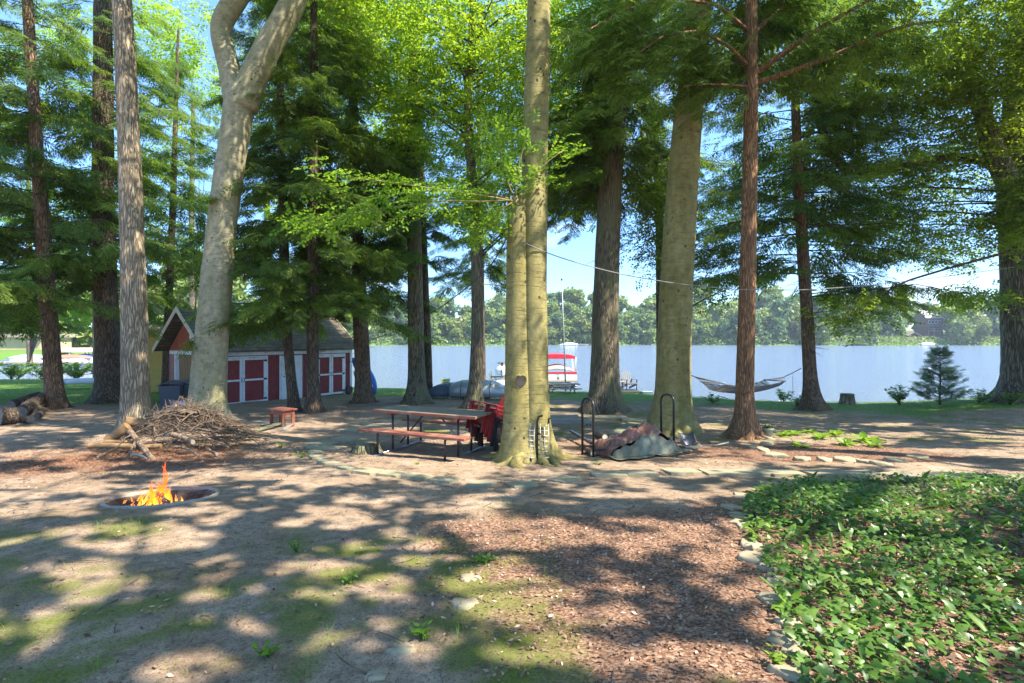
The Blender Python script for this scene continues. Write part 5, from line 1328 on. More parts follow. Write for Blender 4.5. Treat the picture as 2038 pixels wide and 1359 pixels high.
for k, ((x, y), w, h) in enumerate(edge):
    p = GP(x, y); Z = p.y; rx = w / 2 * Z / F; ry = h / 2 * Z / F / ((CZ - p.z) / Z) * .8
    flat_stone('edging_stone', p + Vector((0, 0, .012)), rx * 1.1, min(ry, rx * 1.5), .018, 400 + k, M_STONE, el[k], 'flat stones edging the ivy bed', 0, 7, .07, .5)
bed = [((1531, 874), 30, 8), ((1524, 884), 26, 8), ((1518, 897), 24, 9), ((1542, 907), 44, 11), ((1597, 915), 36, 11), ((1641, 917), 30, 10), ((1688, 918), 52, 12), ((1722, 921), 36, 12), ((1756, 925), 44, 8), ((1784, 918), 36, 13), ((1826, 911), 42, 9), ((1500, 892), 22, 8)]
bl = ['flat stone under the pale flower pot', 'small flat border stone just before the flower pot', 'left corner stone of the hosta bed border', 'oval flat stone at the lower left of the hosta bed', 'thin shaded stone in the front border of the hosta bed', 'pointed flat stone left of the long one bordering the hosta bed', 'longest flat stone in the front border of the hosta bed', 'diamond shaped flat stone right of the longest one', 'low half buried stone in the front border of the hosta bed', 'two peaked pale stone near the right end of the hosta border', 'pale blue grey stone ending the hosta border on the right', 'small stone at the foot of the red barked hemlock']
for k, ((x, y), w, h) in enumerate(bed):
    p = GP(x, y); Z = p.y; rx = w / 2 * Z / F
    flat_stone('border_stone', p + Vector((0, 0, .014)), rx, min(rx * 1.1, h / 2 * Z / F / ((CZ - p.z) / Z)), .03, 440 + k, M_STONE, bl[k], 'stones bordering the hosta bed', 0, 6, .08)
for k, ((x, y), w, h, l) in enumerate([((925, 1208), 60, 22, 'half buried mossy stone in the sunlit mulch'), ((800, 1300), 50, 36, 'pale half buried stone near the bottom middle of the mulch'), ((750, 1352), 50, 20, 'mossy stone cut by the bottom edge left of the mulch'), ((936, 1156), 46, 14, 'low mossy stone in the sunlit ground at the mulch edge')]):
    p = GP(x, y); Z = p.y; rx = w / 2 * Z / F
    flat_stone('half_buried_stone', p + Vector((0, 0, .004)), rx, rx * .7, .02, 470 + k, M_STONE, l, None, .4)
def paver(px, py, w, d, rz, label, group, k, lift=.034):
    p = GP(px, py); g = np.random.default_rng(600 + k); q = MB(); hw, hd = w / 2, d / 2
    c = [(-hw, -hd), (hw, -hd), (hw, hd), (-hw, hd)]; poly = []
    for i in range(4):
        a = np.array(c[i]); b = np.array(c[(i + 1) % 4])
        for s in (0.03, .25, .5, .75, .97): poly.append(a + (b - a) * s + g.normal(0, .006, 2))
    q.prism(poly, -.04, lift); o = q.build('paver', M_PAVER, None, False, .006); o.location = p
    e = .3; nx = (gz(p.x + e, p.y) - gz(p.x - e, p.y)) / (2 * e); nyy = (gz(p.x, p.y + e) - gz(p.x, p.y - e)) / (2 * e)
    o.rotation_euler = (math.atan(nyy) + g.normal(0, .012), -math.atan(nx) + g.normal(0, .012), rz)
    tag(o, label, 'paver', group); return o
arc = [(622, 892), (628, 902), (632, 912), (652, 922), (688, 932), (733, 940), (779, 945), (830, 950), (884, 958), (958, 966), (1040, 967), (1124, 957)]
Pw = [GP(*a) for a in arc]
for k in range(len(arc)):
    d = Pw[min(k + 1, len(arc) - 1)] - Pw[max(k - 1, 0)]
    lab = 'square mossy paver in the curved row before the picnic table'
    ex = {0: 'first paver at the far left end of the curved row', 9: 'paver left of the lowest pair in the middle of the path', 10: 'paver in front of the double beech roots', 11: 'last paver of the curved row, right of the double beech'}
    if k in ex: lab = ex[k]
    paver(arc[k][0], arc[k][1], .30 if k < 3 else .33, .24 if k < 5 else .32, math.atan2(d.y, d.x) + .1, lab, 'pavers curving past the picnic table', k)
row = [(1210, 946), (1272, 943), (1355, 940), (1430, 942), (1492, 942), (1560, 943), (1640, 944), (1715, 946), (1800, 948), (1880, 950), (1960, 952), (2025, 954)]
for k, a in enumerate(row):
    lab = 'flat paver in the straight row behind the ivy bed'
    if k == 0: lab = 'tilted paver at the left end of the straight row, before the tarp'
    if k == 11: lab = 'paver at the right edge of the picture behind the ivy'
    paver(a[0], a[1], .47, .38, .05 + .08 * math.sin(k), lab, 'pavers in the straight row behind the ivy', 30 + k)
more_p = [(700, 856), (745, 850), (690, 873), (640, 884), (770, 838), (720, 842), (655, 893)]
for k, a in enumerate(more_p): paver(a[0], a[1], .55, .45, -.35, 'worn paver half sunk in the dirt left of the picnic table', 'sunken pavers left of the picnic table', 60 + k, .024)
for k, (a, l) in enumerate([((1150, 830), 'paver on the low terrace left of the massive grey trunk'), ((1190, 832), 'paver on the low terrace at the foot of the massive grey trunk'), ((1222, 833), 'paver on the low terrace right of the massive grey trunk'), ((1265, 838), 'dark paver nearest the olive beech on the low terrace')]): paver(a[0], a[1], .75, .7, -.2, l, 'pavers of the low terrace', 80 + k, .05)
board((1098, 843), (1165, 843), .16, .14, M_GREYWOOD, 'grey timber edging the low terrace behind the double beech', .05, .05, 'timber', 'timber')
board((1095, 834), (1150, 833), .14, .12, M_GREYWOOD, 'second grey timber behind the low terrace edging', .05, .05, 'timber', 'timber')
board((1222, 868), (1262, 845), .30, .05, M_MOSSWOOD, 'wide mossy plank lying left of the olive beech', .03, .03)
q = MB(); p = GP(1170, 848)
q.box(p + Vector((0, 0, .1)), (.20, .19, .05)); 
for dx in (-.085, 0, .085): q.box(p + Vector((dx, 0, .045)), (.03, .19, .06))
q.box(p + Vector((0, 0, .008)), (.20, .19, .016)); o = q.build('cinder_block', M_CONC, None, False, .004); tag(o, 'pale hollow block on the ground behind the left hoop', 'block')

# ------------------------------------------------------------------ stumps
def stump(name, p, r, h, mat, label, top, seed=0, moss=None):
    root = empty(name, p, label, 'stump'); q = MB(); zs = np.linspace(-.1, h, 9); ph = seed
    pts = [(p.x, p.y, p.z + z) for z in zs]
    q.tube(pts, [r * (1 + .45 * math.exp(-max(0, z) / .12)) for z in zs], 22, True, lambda i, th: 1 + .10 * np.cos(3 * th + ph) + .05 * np.cos(7 * th)); q.build('bark', mat, root, True)
    q = MB(); q.tube([(p.x, p.y, p.z + h), (p.x, p.y, p.z + h + .012)], r * .93, 22, True, lambda i, th: 1 + .10 * np.cos(3 * th + ph) + .05 * np.cos(7 * th)); q.build('cut_top', top, root)
stump('tree_stump', GP(1687, 805), .24, .42, bark('stump_bark', (.42, .34, .22), (.12, .09, .06), 9, .3), 'cut stump standing in the grass by the lake', M_LOGY, 1)
stump('tree_stump', GP(727, 900), .20, .16, bark('mossy_stump_bark', (.20, .19, .10), (.06, .055, .03), 12, .4), 'low mossy stump left of the picnic table', M_MOSSWOOD, 2)

# ------------------------------------------------------------------ logs on the lawn at left
for k, (x0, y0, x1, y1, d, l) in enumerate([(2, 846, 34, 836, .46, 'big round log cut by the left edge of the picture'), (40, 832, 84, 806, .34, 'dark log in the middle of the log heap at left'), (64, 826, 92, 802, .26, 'split log with a pale face right in the log heap at left'), (22, 815, 78, 800, .30, 'log lying across the back of the log heap at left'), (30, 838, 62, 836, .20, 'thin pale log at the bottom of the log heap at left'), (72, 838, 86, 814, .18, 'short log leaning against the leftmost hemlock')]):
    a = GP(x0, y0); b = GP(x1, y1 + 8); a.z += d / 2; b.z += d / 2 + (.22 if k in (1, 3) else 0)
    log_between(a, b, d / 2, d / 2 * .95, 'log', M_BK_DARK, l, bend=0, end=plain('dark_log_end', (.17, .14, .11), .9, .4, 9))

# ------------------------------------------------------------------ bins by the shed
def bin_(px, py, label, col, w=.5):
    p = GP(px, py); r = empty('trash_bin', p, label, 'bin', None, R(20)); q = MB()
    q.add([(-w * .42, -w * .42, 0), (w * .42, -w * .42, 0), (w * .42, w * .42, 0), (-w * .42, w * .42, 0), (-w * .5, -w * .5, .82), (w * .5, -w * .5, .82), (w * .5, w * .5, .82), (-w * .5, w * .5, .82)], [(3, 2, 1, 0), (0, 1, 5, 4), (1, 2, 6, 5), (2, 3, 7, 6), (3, 0, 4, 7), (4, 5, 6, 7)])
    q.build('body', col, r, False, .02, True)
    q = MB(); q.grid(lambda u, v: (-w * .54 + 1.08 * w * u, -w * .56 + 1.12 * w * v, .83 + .13 * math.sin(math.pi * u) * (.7 + .3 * v)), 12, 6); q.build('lid', col, r, True, 0, True, .02)
M_BIN = plain('dark_grey_bin', (.055, .065, .08), .45, .12, 4, bs=.05)
bin_(342, 815, 'dark grey trash bin between the ridged trunk and the forked beech', M_BIN, .62); bin_(366, 812, 'second trash bin with a rounded lid nearer the forked beech', plain('slate_bin', (.09, .10, .12), .45, .12, 4, bs=.05), .62)
p = GP(362, 818); q = MB(); g = np.random.default_rng(8)
q.grid(lambda u, v: (p.x - .35 + .8 * u, p.y - .25 + .4 * v, p.z + .02 + .30 * math.sin(math.pi * u) ** .6 * math.sin(math.pi * v) ** .6 + .12 * mnoise.noise(Vector((u * 5, v * 5, 1)))), 26, 18)
o = q.build('crumpled_sheet', plain('lavender_plastic', (.36, .32, .52), .4, .2, 5), None, False, 0, False, .004); tag(o, 'crumpled lavender plastic sheet before the trash bins', 'sheet')

# ------------------------------------------------------------------ canoes on the rack, sign, kayaks
def hull(name, c, L, w, h, yaw, mat, label, cat='canoe', up=False, tilt=0.0, keel=None):
    r = empty(name, c, label, cat); q = MB()
    def fn(u, v):
        t = 2 * u - 1; a = math.pi * v; ww = w / 2 * (1 - abs(t) ** 2.3) ** .75 + .005
        prof_h = h * (1 - .28 * (1 - abs(t) ** 3)) if False else h * (.78 + .22 * (1 - t * t))
        x = t * L / 2; y = -math.cos(a) * ww; z = math.sin(a) ** .7 * prof_h * (1 - .75 * abs(t) ** 6)
        if up: z = -z
        V = Matrix.Rotation(yaw, 3, 'Z') @ Matrix.Rotation(tilt, 3, 'X') @ Vector((x, y, z))
        return (V.x, V.y, V.z)
    q.grid(fn, 40, 18); q.build('hull', mat, r, True, 0, True, .015)
    for v in (0, 1): q = MB(); q.tube([fn(u, v) for u in np.linspace(0.01, .99, 24)], .018, 6); q.build('gunwale', keel or M_GREYWOOD, r, True, 0, True)
    for u in (.28, .72): q = MB(); q.tube([np.array(fn(u, v)) * 1.02 for v in np.linspace(0, 1, 14)], .012, 5); q.build('strap', M_BLACK, r, True, 0, True)
    return r
Zk = 21.5
M_SILV = plain('silver_hull', (.44, .46, .46), .35, .08, 3, .35, .1); M_NAVY = plain('navy_tarp_hull', (.055, .085, .13), .45, .3, 4, bs=.5)
cr0 = PX(892, 800, Zk); gk = gz(PX(930, 790, Zk).x, Zk)
hull('canoe', PX(910, 786, Zk + .35) + Vector((0, 0, .0)), 2.9, .85, .55, R(35), M_NAVY, 'dark blue covered canoe upside down on the rack by the shore')
hull('canoe', PX(950, 787, Zk - .3), 2.7, .9, .66, R(-10), M_SILV, 'silver canoe upside down on the rack by the shore')
ck = empty('canoe_rack', Vector((PX(925, 0, Zk).x, Zk, gk)), 'low wooden rack of slanted posts under the canoes', 'rack')
zt = PX(0, 788, Zk).z
q = MB()
for x in (898, 962): 
    X = PX(x, 0, Zk).x; q.bar((X, Zk - .5, zt), (X, Zk + .5, zt), .09, .10)
q.bar((PX(890, 0, Zk).x, Zk, zt - .10), (PX(975, 0, Zk).x, Zk, zt - .10), .10, .09); q.build('beam', M_GREYWOOD, ck, False, .004)
for x0, x1 in ((885, 899), (919, 919), (962, 975), (940, 940)):
    q = MB(); q.bar((PX(x0, 0, Zk).x, Zk - .3, gk - .05), (PX(x1, 0, Zk).x, Zk - .06, zt - .02), .10, .10, (0, 1, 0)); q.build('leg', M_GREYWOOD, ck, False, .004)
q = MB(); q.bar((PX(886, 0, Zk).x, Zk - .3, gk + .05), (PX(922, 0, Zk).x, Zk - .3, gk + .04), .10, .09); q.build('skid', M_GREYWOOD, ck, False, .004)
wh = plain('white_gelcoat', (.80, .80, .78), .3, .04, 3, bs=.03, dirt=(.70, .69, .64))
hull('rowing_boat', PX(1004, 792, 23.5), 3.0, 1.1, .60, R(15), wh, 'white boat hull lying upside down between the canoes and the double beech', 'boat', keel=wh)
# sign
sg = PX(887, 766, 25.5); sr = empty('sign', (sg.x, sg.y, gz(sg.x, sg.y)), 'small yellow green sign board on a post by the water', 'sign')
q = MB(); q.box((sg.x, sg.y, sg.z), (.42, .03, .62)); sb = q.build('board', plain('pale_green_sign', (.42, .44, .20), .6, .08, 3), sr, False, .004)
q = MB(); q.box((sg.x, sg.y + .05, (sg.z + gz(sg.x, sg.y)) / 2 - .1), (.07, .05, sg.z - gz(sg.x, sg.y) + .5)); q.build('post', M_GREYWOOD, sr)
q = MB(); g = np.random.default_rng(4)
for k in range(5):
    w = g.uniform(.2, .32) if k else .16; q.box((sg.x - .17 + w / 2, sg.y - .018, sg.z + .22 - k * .09), (w, .005, .03 if k else .05))
q.build('lettering', plain('sign_ink', (.10, .12, .05), .6, .1, 3), sr)
# kayaks leaning on the shed end
M_BLU = plain('blue_kayak', (.03, .13, .50), .3, .1, 3, bs=.03); M_BLU2 = plain('pale_blue_kayak', (.30, .42, .62), .3, .1, 3, bs=.03)
E = S(SL, 0, 0)
def kay(px0, py0, px1, py1, Z, mat, label, w=.62):
    a = PX(px0, py0, Z); b = PX(px1, py1, Z - .2); r = empty('kayak', (a + b) / 2, label, 'kayak'); q = MB()
    d = (b - a); L = d.length; x = d.normalized(); y = Vector((.3, -1, .2)); y = (y - x * y.dot(x)).normalized(); z = x.cross(y)
    s = np.linspace(0, 1, 26); c = (a + b) / 2
    pts = [a - c + d * t + z * (-.10 * math.sin(math.pi * t)) for t in s]
    q.tube(pts, w / 2 * (1 - np.abs(2 * s - 1) ** 2.2) ** .7 + .01, 16, True, lambda i, th: 1 - .4 * np.abs(np.sin(th))); q.build('hull', mat, r, True, 0, True)
    q = MB(); q.tube([p + y * w * .30 for p in pts[4:-4]], .018, 6); q.build('stripe', M_WHITE, r, True, 0, True)
kay(701, 712, 748, 784, 24.2, M_BLU, 'blue kayak with a pale stripe leaning at the end of the red shed'); kay(704, 738, 744, 786, 24.7, M_BLU2, 'pale blue kayak lying behind the leaning blue one')
p = GP(699, 784); q = MB(); q.tube([(p.x - .04, 23.4, gz(p.x, 23.4) + .2), (p.x + .06, 23.36, gz(p.x, 23.4) + .2)], .2, 20); o = q.build('cart_wheel', M_BLACK, None, False, .02); tag(o, 'black wheel standing at the right corner of the red shed', 'wheel')
hull('kayak', GP(168, 774) + Vector((0, 0, .28)), 3.0, .75, .26, R(20), plain('pale_grey_kayak', (.52, .56, .60), .35, .08, 3), 'pale grey upturned kayak on the sunny left lawn', 'kayak')

# ------------------------------------------------------------------ boats and shore picnic table
Zp = 32.5; X0 = PX(1072, 0, Zp).x; X1 = PX(1149, 0, Zp).x; xc = (X0 + X1) / 2; hw = (X1 - X0) / 2
pb = empty('pontoon_boat', (xc, Zp, 0), 'white pontoon boat with a red canopy and red stripe moored at the shore', 'boat')
q = MB()
for s in (-1, 1): q.tube([(xc + s * hw * .72, Zp - .7, .22), (xc + s * hw * .72, Zp - .3, .12), (xc + s * hw * .72, Zp + 5, .12)], [.08, .3, .3], 16)
q.build('pontoon', plain('aluminium', (.55, .56, .57), .3, .08, 4, .6, .05), pb, True)
lobp = lambda name, mat, boxes, bv=.004: [q_ for q_ in [MB()] if [q_.box(c, s) for c, s in boxes]][0].build(name, mat, pb, False, bv)
lobp('deck', M_GREYWOOD, [((xc, Zp + 2.3, .45), (2 * hw, 5.2, .08))])
fb, ft = .52, 1.02
lobp('front_panel', wh, [((xc - hw * .52, Zp, (fb + ft) / 2 - .06), (hw * .9, .04, ft - fb - .14)), ((xc + hw * .52, Zp, (fb + ft) / 2 - .06), (hw * .9, .04, ft - fb - .14))])
for s in (-1, 1): lobp('side_panel', wh, [((xc + s * hw * .98, Zp + 2.3, (fb + ft) / 2 - .06), (.04, 4.6, ft - fb - .14))])
lobp('red_stripe', plain('red_vinyl', (.55, .035, .05), .4, .08, 3, bs=.05), [((xc, Zp - .005, ft - .05), (2 * hw * .98, .06, .13)), ((xc - hw * .98, Zp + 2.3, ft - .05), (.06, 4.54, .13)), ((xc + hw * .98, Zp + 2.3, ft - .05), (.06, 4.54, .13))])
lobp('rail', plain('rail_alu', (.6, .6, .6), .3, .1, 4, .5, 0), [((xc, Zp, ft + .03), (2 * hw, .04, .035)), ((xc, Zp, fb + .0), (2 * hw, .045, .05)), ((xc, Zp, .77), (.05, .05, .5)), ((xc - hw * .99, Zp, .77), (.05, .05, .5)), ((xc + hw * .99, Zp, .77), (.05, .05, .5))], .003)
q = MB(); q.grid(lambda u, v: (xc - hw * .9 + 1.8 * hw * u, Zp + .1 + 2.4 * v, 1.05 + .42 * math.sin(math.pi * u) ** .8 * math.sin(math.pi * min(1, v * .9 + .1)) ** .7), 20, 14); q.build('cover', plain('peach_cover', (.62, .36, .30), .6, .1, 3), pb, True, 0, False, .01)
q = MB(); q.grid(lambda u, v: (xc - hw * .97 + 1.94 * hw * u, Zp + .5 + 2.3 * v, 1.98 + .14 * math.sin(math.pi * u) ** .5), 14, 8); q.grid(lambda u, v: (xc - hw * .97 + 1.94 * hw * u, Zp + .5, 1.84 + (.14 + .14 * math.sin(math.pi * u) ** .5) * v), 14, 2)
q.build('canopy', plain('red_canvas', (.55, .02, .04), .7, .1, 4), pb, False, 0, False, .01)
for s in (-1, 1):
    q = MB(); q.tube([(xc + s * hw * .97, Zp + .5, 1.95), (xc + s * hw * .97, Zp + .7, ft)], .028, 6); q.tube([(xc + s * hw * .97, Zp + 2.7, 1.95), (xc + s * hw * .97, Zp + 1.9, ft)], .028, 6); q.build('canopy_pole', M_WHITE, pb, True)
# water scooter on a lift
js = PX(999, 742, 33.0); jr = empty('water_scooter', (js.x, js.y, 0), 'white water scooter raised on a small grey lift', 'water scooter')
q = MB(); q.grid(lambda u, v: (js.x + (.08 + .48 * math.sin(math.pi * u) ** .6) * -math.cos(math.pi * v) * (1 - .3 * u), js.y - .2 + 2.6 * u, js.z + .02 + .42 * math.sin(math.pi * v) * (.55 + .45 * math.sin(math.pi * min(1, u * 1.3)))), 20, 14)
q.grid(lambda u, v: (js.x + (.08 + .48 * math.sin(math.pi * u) ** .6) * -math.cos(math.pi * v) * (1 - .3 * u), js.y - .2 + 2.6 * u, js.z + .02 - .36 * math.sin(math.pi * v) * (.6 + .4 * u)), 20, 10); q.build('hull', wh, jr, True)
q = MB(); q.tube([(js.x, js.y + .5, js.z + .4), (js.x, js.y + .3, js.z + .62)], .07, 8); q.tube([(js.x - .3, js.y + .3, js.z + .62), (js.x + .3, js.y + .3, js.z + .62)], .03, 6); q.build('handlebar', M_BLACK, jr, True)
q = MB(); q.box((js.x, js.y + 1.5, js.z + .48), (.34, 1.0, .16)); q.build('seat', plain('grey_vinyl', (.25, .25, .27), .5, .1, 4), jr, False, .04)
q = MB()
for dx in (-.5, .5): q.box((js.x + dx, js.y + 1, js.z - .42), (.08, 2.8, .10))
for dy in (0, 2.2): q.box((js.x, js.y + dy, js.z - .42), (1.6, .08, .1)); q.box((js.x - .78, js.y + dy, js.z - .8), (.07, .07, 1.6)); q.box((js.x + .78, js.y + dy, js.z - .8), (.07, .07, 1.6))
q.build('lift_frame', M_GREYWOOD, jr)
# pale jetty between
q = MB(); xa, xb = PX(986, 0, 29).x, PX(1016, 0, 29).x
for k in range(20): q.box(((xa + xb) / 2, 26.5 + k * .3, .52), (xb - xa, .28, .04))
q.box((xa + .05, 29.3, .44), (.07, 6, .12)); q.box((xb - .05, 29.3, .44), (.07, 6, .12))
o = q.build('jetty', plain('bleached_planks', (.56, .54, .48), .8, .15, 4), None); tag(o, 'bleached plank jetty running out left of the double beech', 'jetty')
Zt = 25.6; p = PX(1118, 0, Zt); p.z = gz(p.x, Zt)
s2 = empty('picnic_table', p, 'grey wooden picnic table on the grass before the pontoon boat', 'picnic table', None, R(4)); hT = PX(0, 764, Zt).z - p.z
lob(s2, 'tabletop', M_GREYWOOD, [((0, -.3 + .15 * k, hT), (1.75, .14, .04)) for k in range(5)])
for y in (-.66, .66): lob(s2, 'seat', M_GREYWOOD, [((0, y, hT * .58), (1.75, .25, .04))])
for x in (-.55, .55):
    for s in (-1, 1):
        q = MB(); q.bar((x, s * .62, .0), (x, s * .2, hT - .03), .04, .10, (0, s, .5)); q.build('leg', M_GREYWOOD, s2, False, .004, True)
    lob(s2, 'crossbar', M_GREYWOOD, [((x + .045, 0, hT * .54), (.04, 1.5, .09)), ((x + .045, 0, hT - .06), (.04, .7, .07))])
# pole
a = PX(1126, 772, 27.5); b = PX(1118, 558, 27.5); a.z = gz(a.x, a.y)
fp = empty('flag_pole', a, 'thin bare grey pole standing by the water before the pontoon boat', 'pole')
q = MB(); q.tube([a, a.lerp(b, .5), b], [.045, .036, .022], 8); q.build('shaft', plain('pole_grey', (.30, .31, .33), .4, .1, 4, .3), fp, True)
q = MB(); q.tube([b, b + Vector((0, 0, .06)), b + Vector((0, 0, .12))], [.03, .055, .01], 8); q.build('finial', M_BLACK, fp, True)

# ------------------------------------------------------------------ hammock
zl = zc(1372, 860); A = PX(1372, 745, 12.6); B = PX(1594, 733, zc(1612, 816) - .1)
sA, sB = 0.16, 0.70
hm = empty('hammock', A, 'grey net hammock slung between the olive beech and the dark waterside hemlock', 'hammock')
sag = lambda t: -0.78 * 4 * (t * (1 - t)) * (1 - .25 * t)
def hp(t, y=0): 
    p = A.lerp(B, t); d = (B - A).normalized(); n_ = Vector((-d.y, d.x, 0)).normalized()
    return p + n_ * y + Vector((0, 0, sag(t) * .62))
q = MB(); nf = lambda u, v: hp(sA + (sB - sA) * u, (v - .5) * .62 * (1 - .25 * math.sin(math.pi * u))) - Vector((0, 0, .20 * math.sin(math.pi * v)))
for i in range(16): q.tube([nf(u + .004 * math.sin(40 * u + i), min(1, max(0, i / 15 + .012 * math.sin(50 * u + 2 * i)))) for u in np.linspace(0, 1, 40)], .0095, 4)
for i in range(64): q.tube([nf(i / 63 + .006 * math.sin(9 * v + i), v) for v in np.linspace(0, 1, 9)], .008, 4)
q.build('net', plain('grey_net', (.17, .16, .145), .9, .35, 30), hm, True)
for t in (sA, sB):
    q = MB(); q.tube([hp(t, -.34), hp(t, .34)], .02, 8); q.build('spreader_bar', M_WHITE if t == sA else M_GREYWOOD, hm, True)
q = MB()
for k in np.linspace(-.30, .30, 7): q.tube([hp(sA, k), hp(0.03)], .006, 4); q.tube([hp(sB, k), hp(sB + .1)], .006, 4)
q.tube([hp(.03), A], .014, 5); q.tube([hp(sB + .1), hp(.9), B], .014, 5); q.tube([hp(.9), hp(.9) - Vector((0, 0, .7))], .006, 4); q.build('rope', plain('dark_rope', (.10, .09, .08), .9, .3, 20), hm, True)

# ------------------------------------------------------------------ cables
def cable(pts, r, label, mat, name='cable'):
    P = [PX(*p) for p in pts]; Q_, _ = smooth_path(P, [r] * len(P), .2)
    q = MB(); q.tube(Q_, r, 6); o = q.build(name, mat, None, True); tag(o, label, 'cable')
M_CAB = plain('black_cable', (.05, .05, .05), .6, .2, 5); M_CABG = plain('grey_cable', (.20, .20, .19), .6, .15, 5)
cable([(1012, 466, 8.75), (1060, 492, 8.35), (1120, 515, 9.0), (1230, 545, 9.7), (1360, 567, 10.2), (1480, 577, 10.35), (1600, 577, 11.5), (1720, 569, 13), (1860, 553, 15), (2060, 526, 17.0)], .009, 'grey cable sagging from the double beech across to the big oak', M_CABG)
cable([(1012, 466, 8.8), (985, 520, 9.6), (945, 560, 11.2), (880, 610, 14), (800, 655, 17.5), (730, 680, 20.5), (660, 682, 22.3), (620, 672, 22.0)], .012, 'black cable dropping from the double beech towards the shed roof', M_CAB)
cable([(548, 655, 21.4), (530, 672, 21.0), (505, 690, 20.6), (480, 700, 20.0), (452, 700, 19.3), (430, 690, 18.9)], .012, 'black cable looped along the eave of the red shed', M_CAB)

# ------------------------------------------------------------------ far shore
def proto_tree(seed, h, w, mat, kind, nq):
    g = np.random.default_rng(seed)
    pos = []
    if kind == 'round':
        nb = 26
        for k in range(nb):
            t = g.random(); a = g.uniform(0, 6.28); z = h * (.14 + .76 * t); rr_ = w * .5 * math.sin(math.pi * (.28 + .62 * t)) ** .7 * g.uniform(.25, .85)
            c = np.array((math.cos(a) * rr_, math.sin(a) * rr_, z)); s = w * g.uniform(.13, .24)
            u = g.normal(0, 1, (nq // nb, 3)); u /= np.linalg.norm(u, axis=1)[:, None]
            pos.append(c + u * s * (g.random((nq // nb, 1)) ** .4) * np.array((1.15, 1.15, .8)))
    else:
        for k in range(nq // 14):
            t = g.random() ** 1.2; z = h * (.12 + .88 * t); a = g.uniform(0, 6.28); L = w * .5 * (1 - t) ** .8 + .2
            d = g.random(14)[:, None] ** .7 * L
            pos.append(np.array((0, 0, z)) + d * np.array((math.cos(a), math.sin(a), -.25)) + g.normal(0, .25, (14, 3)))
    pos = np.concatenate(pos); n = len(pos)
    base_ = pos.copy(); d = g.normal(0, 1, (n, 3)); d[:, 2] -= .4; up = g.normal(0, .5, (n, 3)) + np.array((0, 0, 1.0))
    M = frames(d, up, g.normal(0, .5, n)); s = g.uniform(.75, 1.5, n) * (1 if kind == 'round' else .75)
    p0 = np.array([(-.5, 0, 0), (0, .42, .05), (.5, 0, 0), (0, -.42, .05)])
    V = np.einsum('nij,cj->nci', M, p0) * s[:, None, None] + base_[:, None, :]
    root = empty('far_tree', (0, 0, 0))
    q = MB(); q.tube([(0, 0, -.5), (.1, 0, h * .3), (0, .1, h * .75)], [h * .017, h * .013, h * .006], 6); q.build('trunk', M_FARBK, root, True, 0, True)
    cv = poly_mesh('crown', V, 4, np.clip(.5 + g.normal(0, .28, n), 0, 1), mat); cv.parent = root
    return root
M_FARY = leafmat('far_yellow_leaves', (0.15, 0.20, 0.05), (0.30, 0.34, 0.09), (1.3, 1.3, 0.8), 0.25)
kinds = [(1, 15, 11, M_FARL, 'round', 'rounded mid green tree in the woods on the far shore'), (2, 17, 12, M_FARD, 'round', 'darker bluish green broad tree in the woods on the far shore'), (3, 13, 10, M_FARY, 'round', 'yellowish sunlit tree in the woods on the far shore'), (4, 18, 9, M_FARL, 'round', 'taller narrow green tree rising in the far shore woods'), (5, 16, 7, M_FARD, 'cone', 'dark pointed conifer in the woods on the far shore'), (6, 7, 6.5, M_FARD, 'round', 'low dark shrubby tree at the water line of the far shore')]
P_ = []
for sd, h, w, mt, kd, lb in kinds:
    r = proto_tree(sd, h, w, mt, kd, 3400); tag(r, lb, 'tree', 'trees of the far shore: ' + lb.split(' in ')[0].split(' rising')[0].split(' at the')[0]); P_.append(r)
used = [False] * 6
def place(k, x, y, s, zoff=0.0, label=None, group=None):
    o = P_[k] if not used[k] else copy_tree(P_[k]); used[k] = True
    o.location = (x, y, gz(x, y) - .2 + zoff); o.rotation_euler = (0, 0, rng.uniform(0, 6.28)); o.scale = (s * rng.uniform(.9, 1.15),) * 2 + (s,)
    if label: o['label'] = label; o['group'] = group
    return o
g = np.random.default_rng(12)
def sh_y(x): return 214 + 7 * math.sin(x * .03) + 4 * math.sin(x * .11 + 1)
HX = (1846 - 1019) / F * 232
for r_, (dy, st, sc_) in enumerate([(6, 5.6, .75), (13, 7.4, 1.0), (23, 8.2, 1.12), (36, 9.0, 1.2)]):
    x = -128.0 + r_ * 2
    while x < 250:
        xx = x + g.normal(0, 1.5); yy = sh_y(xx) + dy + g.normal(0, 2.0)
        x += st * g.uniform(.75, 1.25)
        if abs(xx - .811 * yy) < (11, 11, 9, 0)[r_]: continue
        if r_ == 0 and 120 < xx < 215 and g.random() < .55: continue
        k = g.choice([0, 1, 2, 3, 4, 5], p=[[.25, .2, .15, .1, .05, .25], [.28, .28, .2, .14, .1, 0], [.3, .28, .17, .15, .1, 0], [.3, .3, .12, .2, .08, 0]][r_])
        place(int(k), xx, yy, sc_ * g.uniform(.72, 1.25))
# woods behind the left cove and beyond the left lawn
for x, y, s in [(-88, 88, .9), (-78, 90, 1.0), (-68, 92, .9), (-60, 93, 1.05), (-52, 95, .9), (-98, 84, 1.0), (-83, 96, 1.1), (-72, 98, 1.1), (-63, 99, 1.1), (-46, 98, .95), (-40, 99, 1), (-34, 100, 1.05)]:
    place(int(g.choice([0, 2, 3, 0])), x, y, s, (2.0 if y > 95 else .8), 'light green tree in the woods behind the left cove', 'trees behind the left cove')
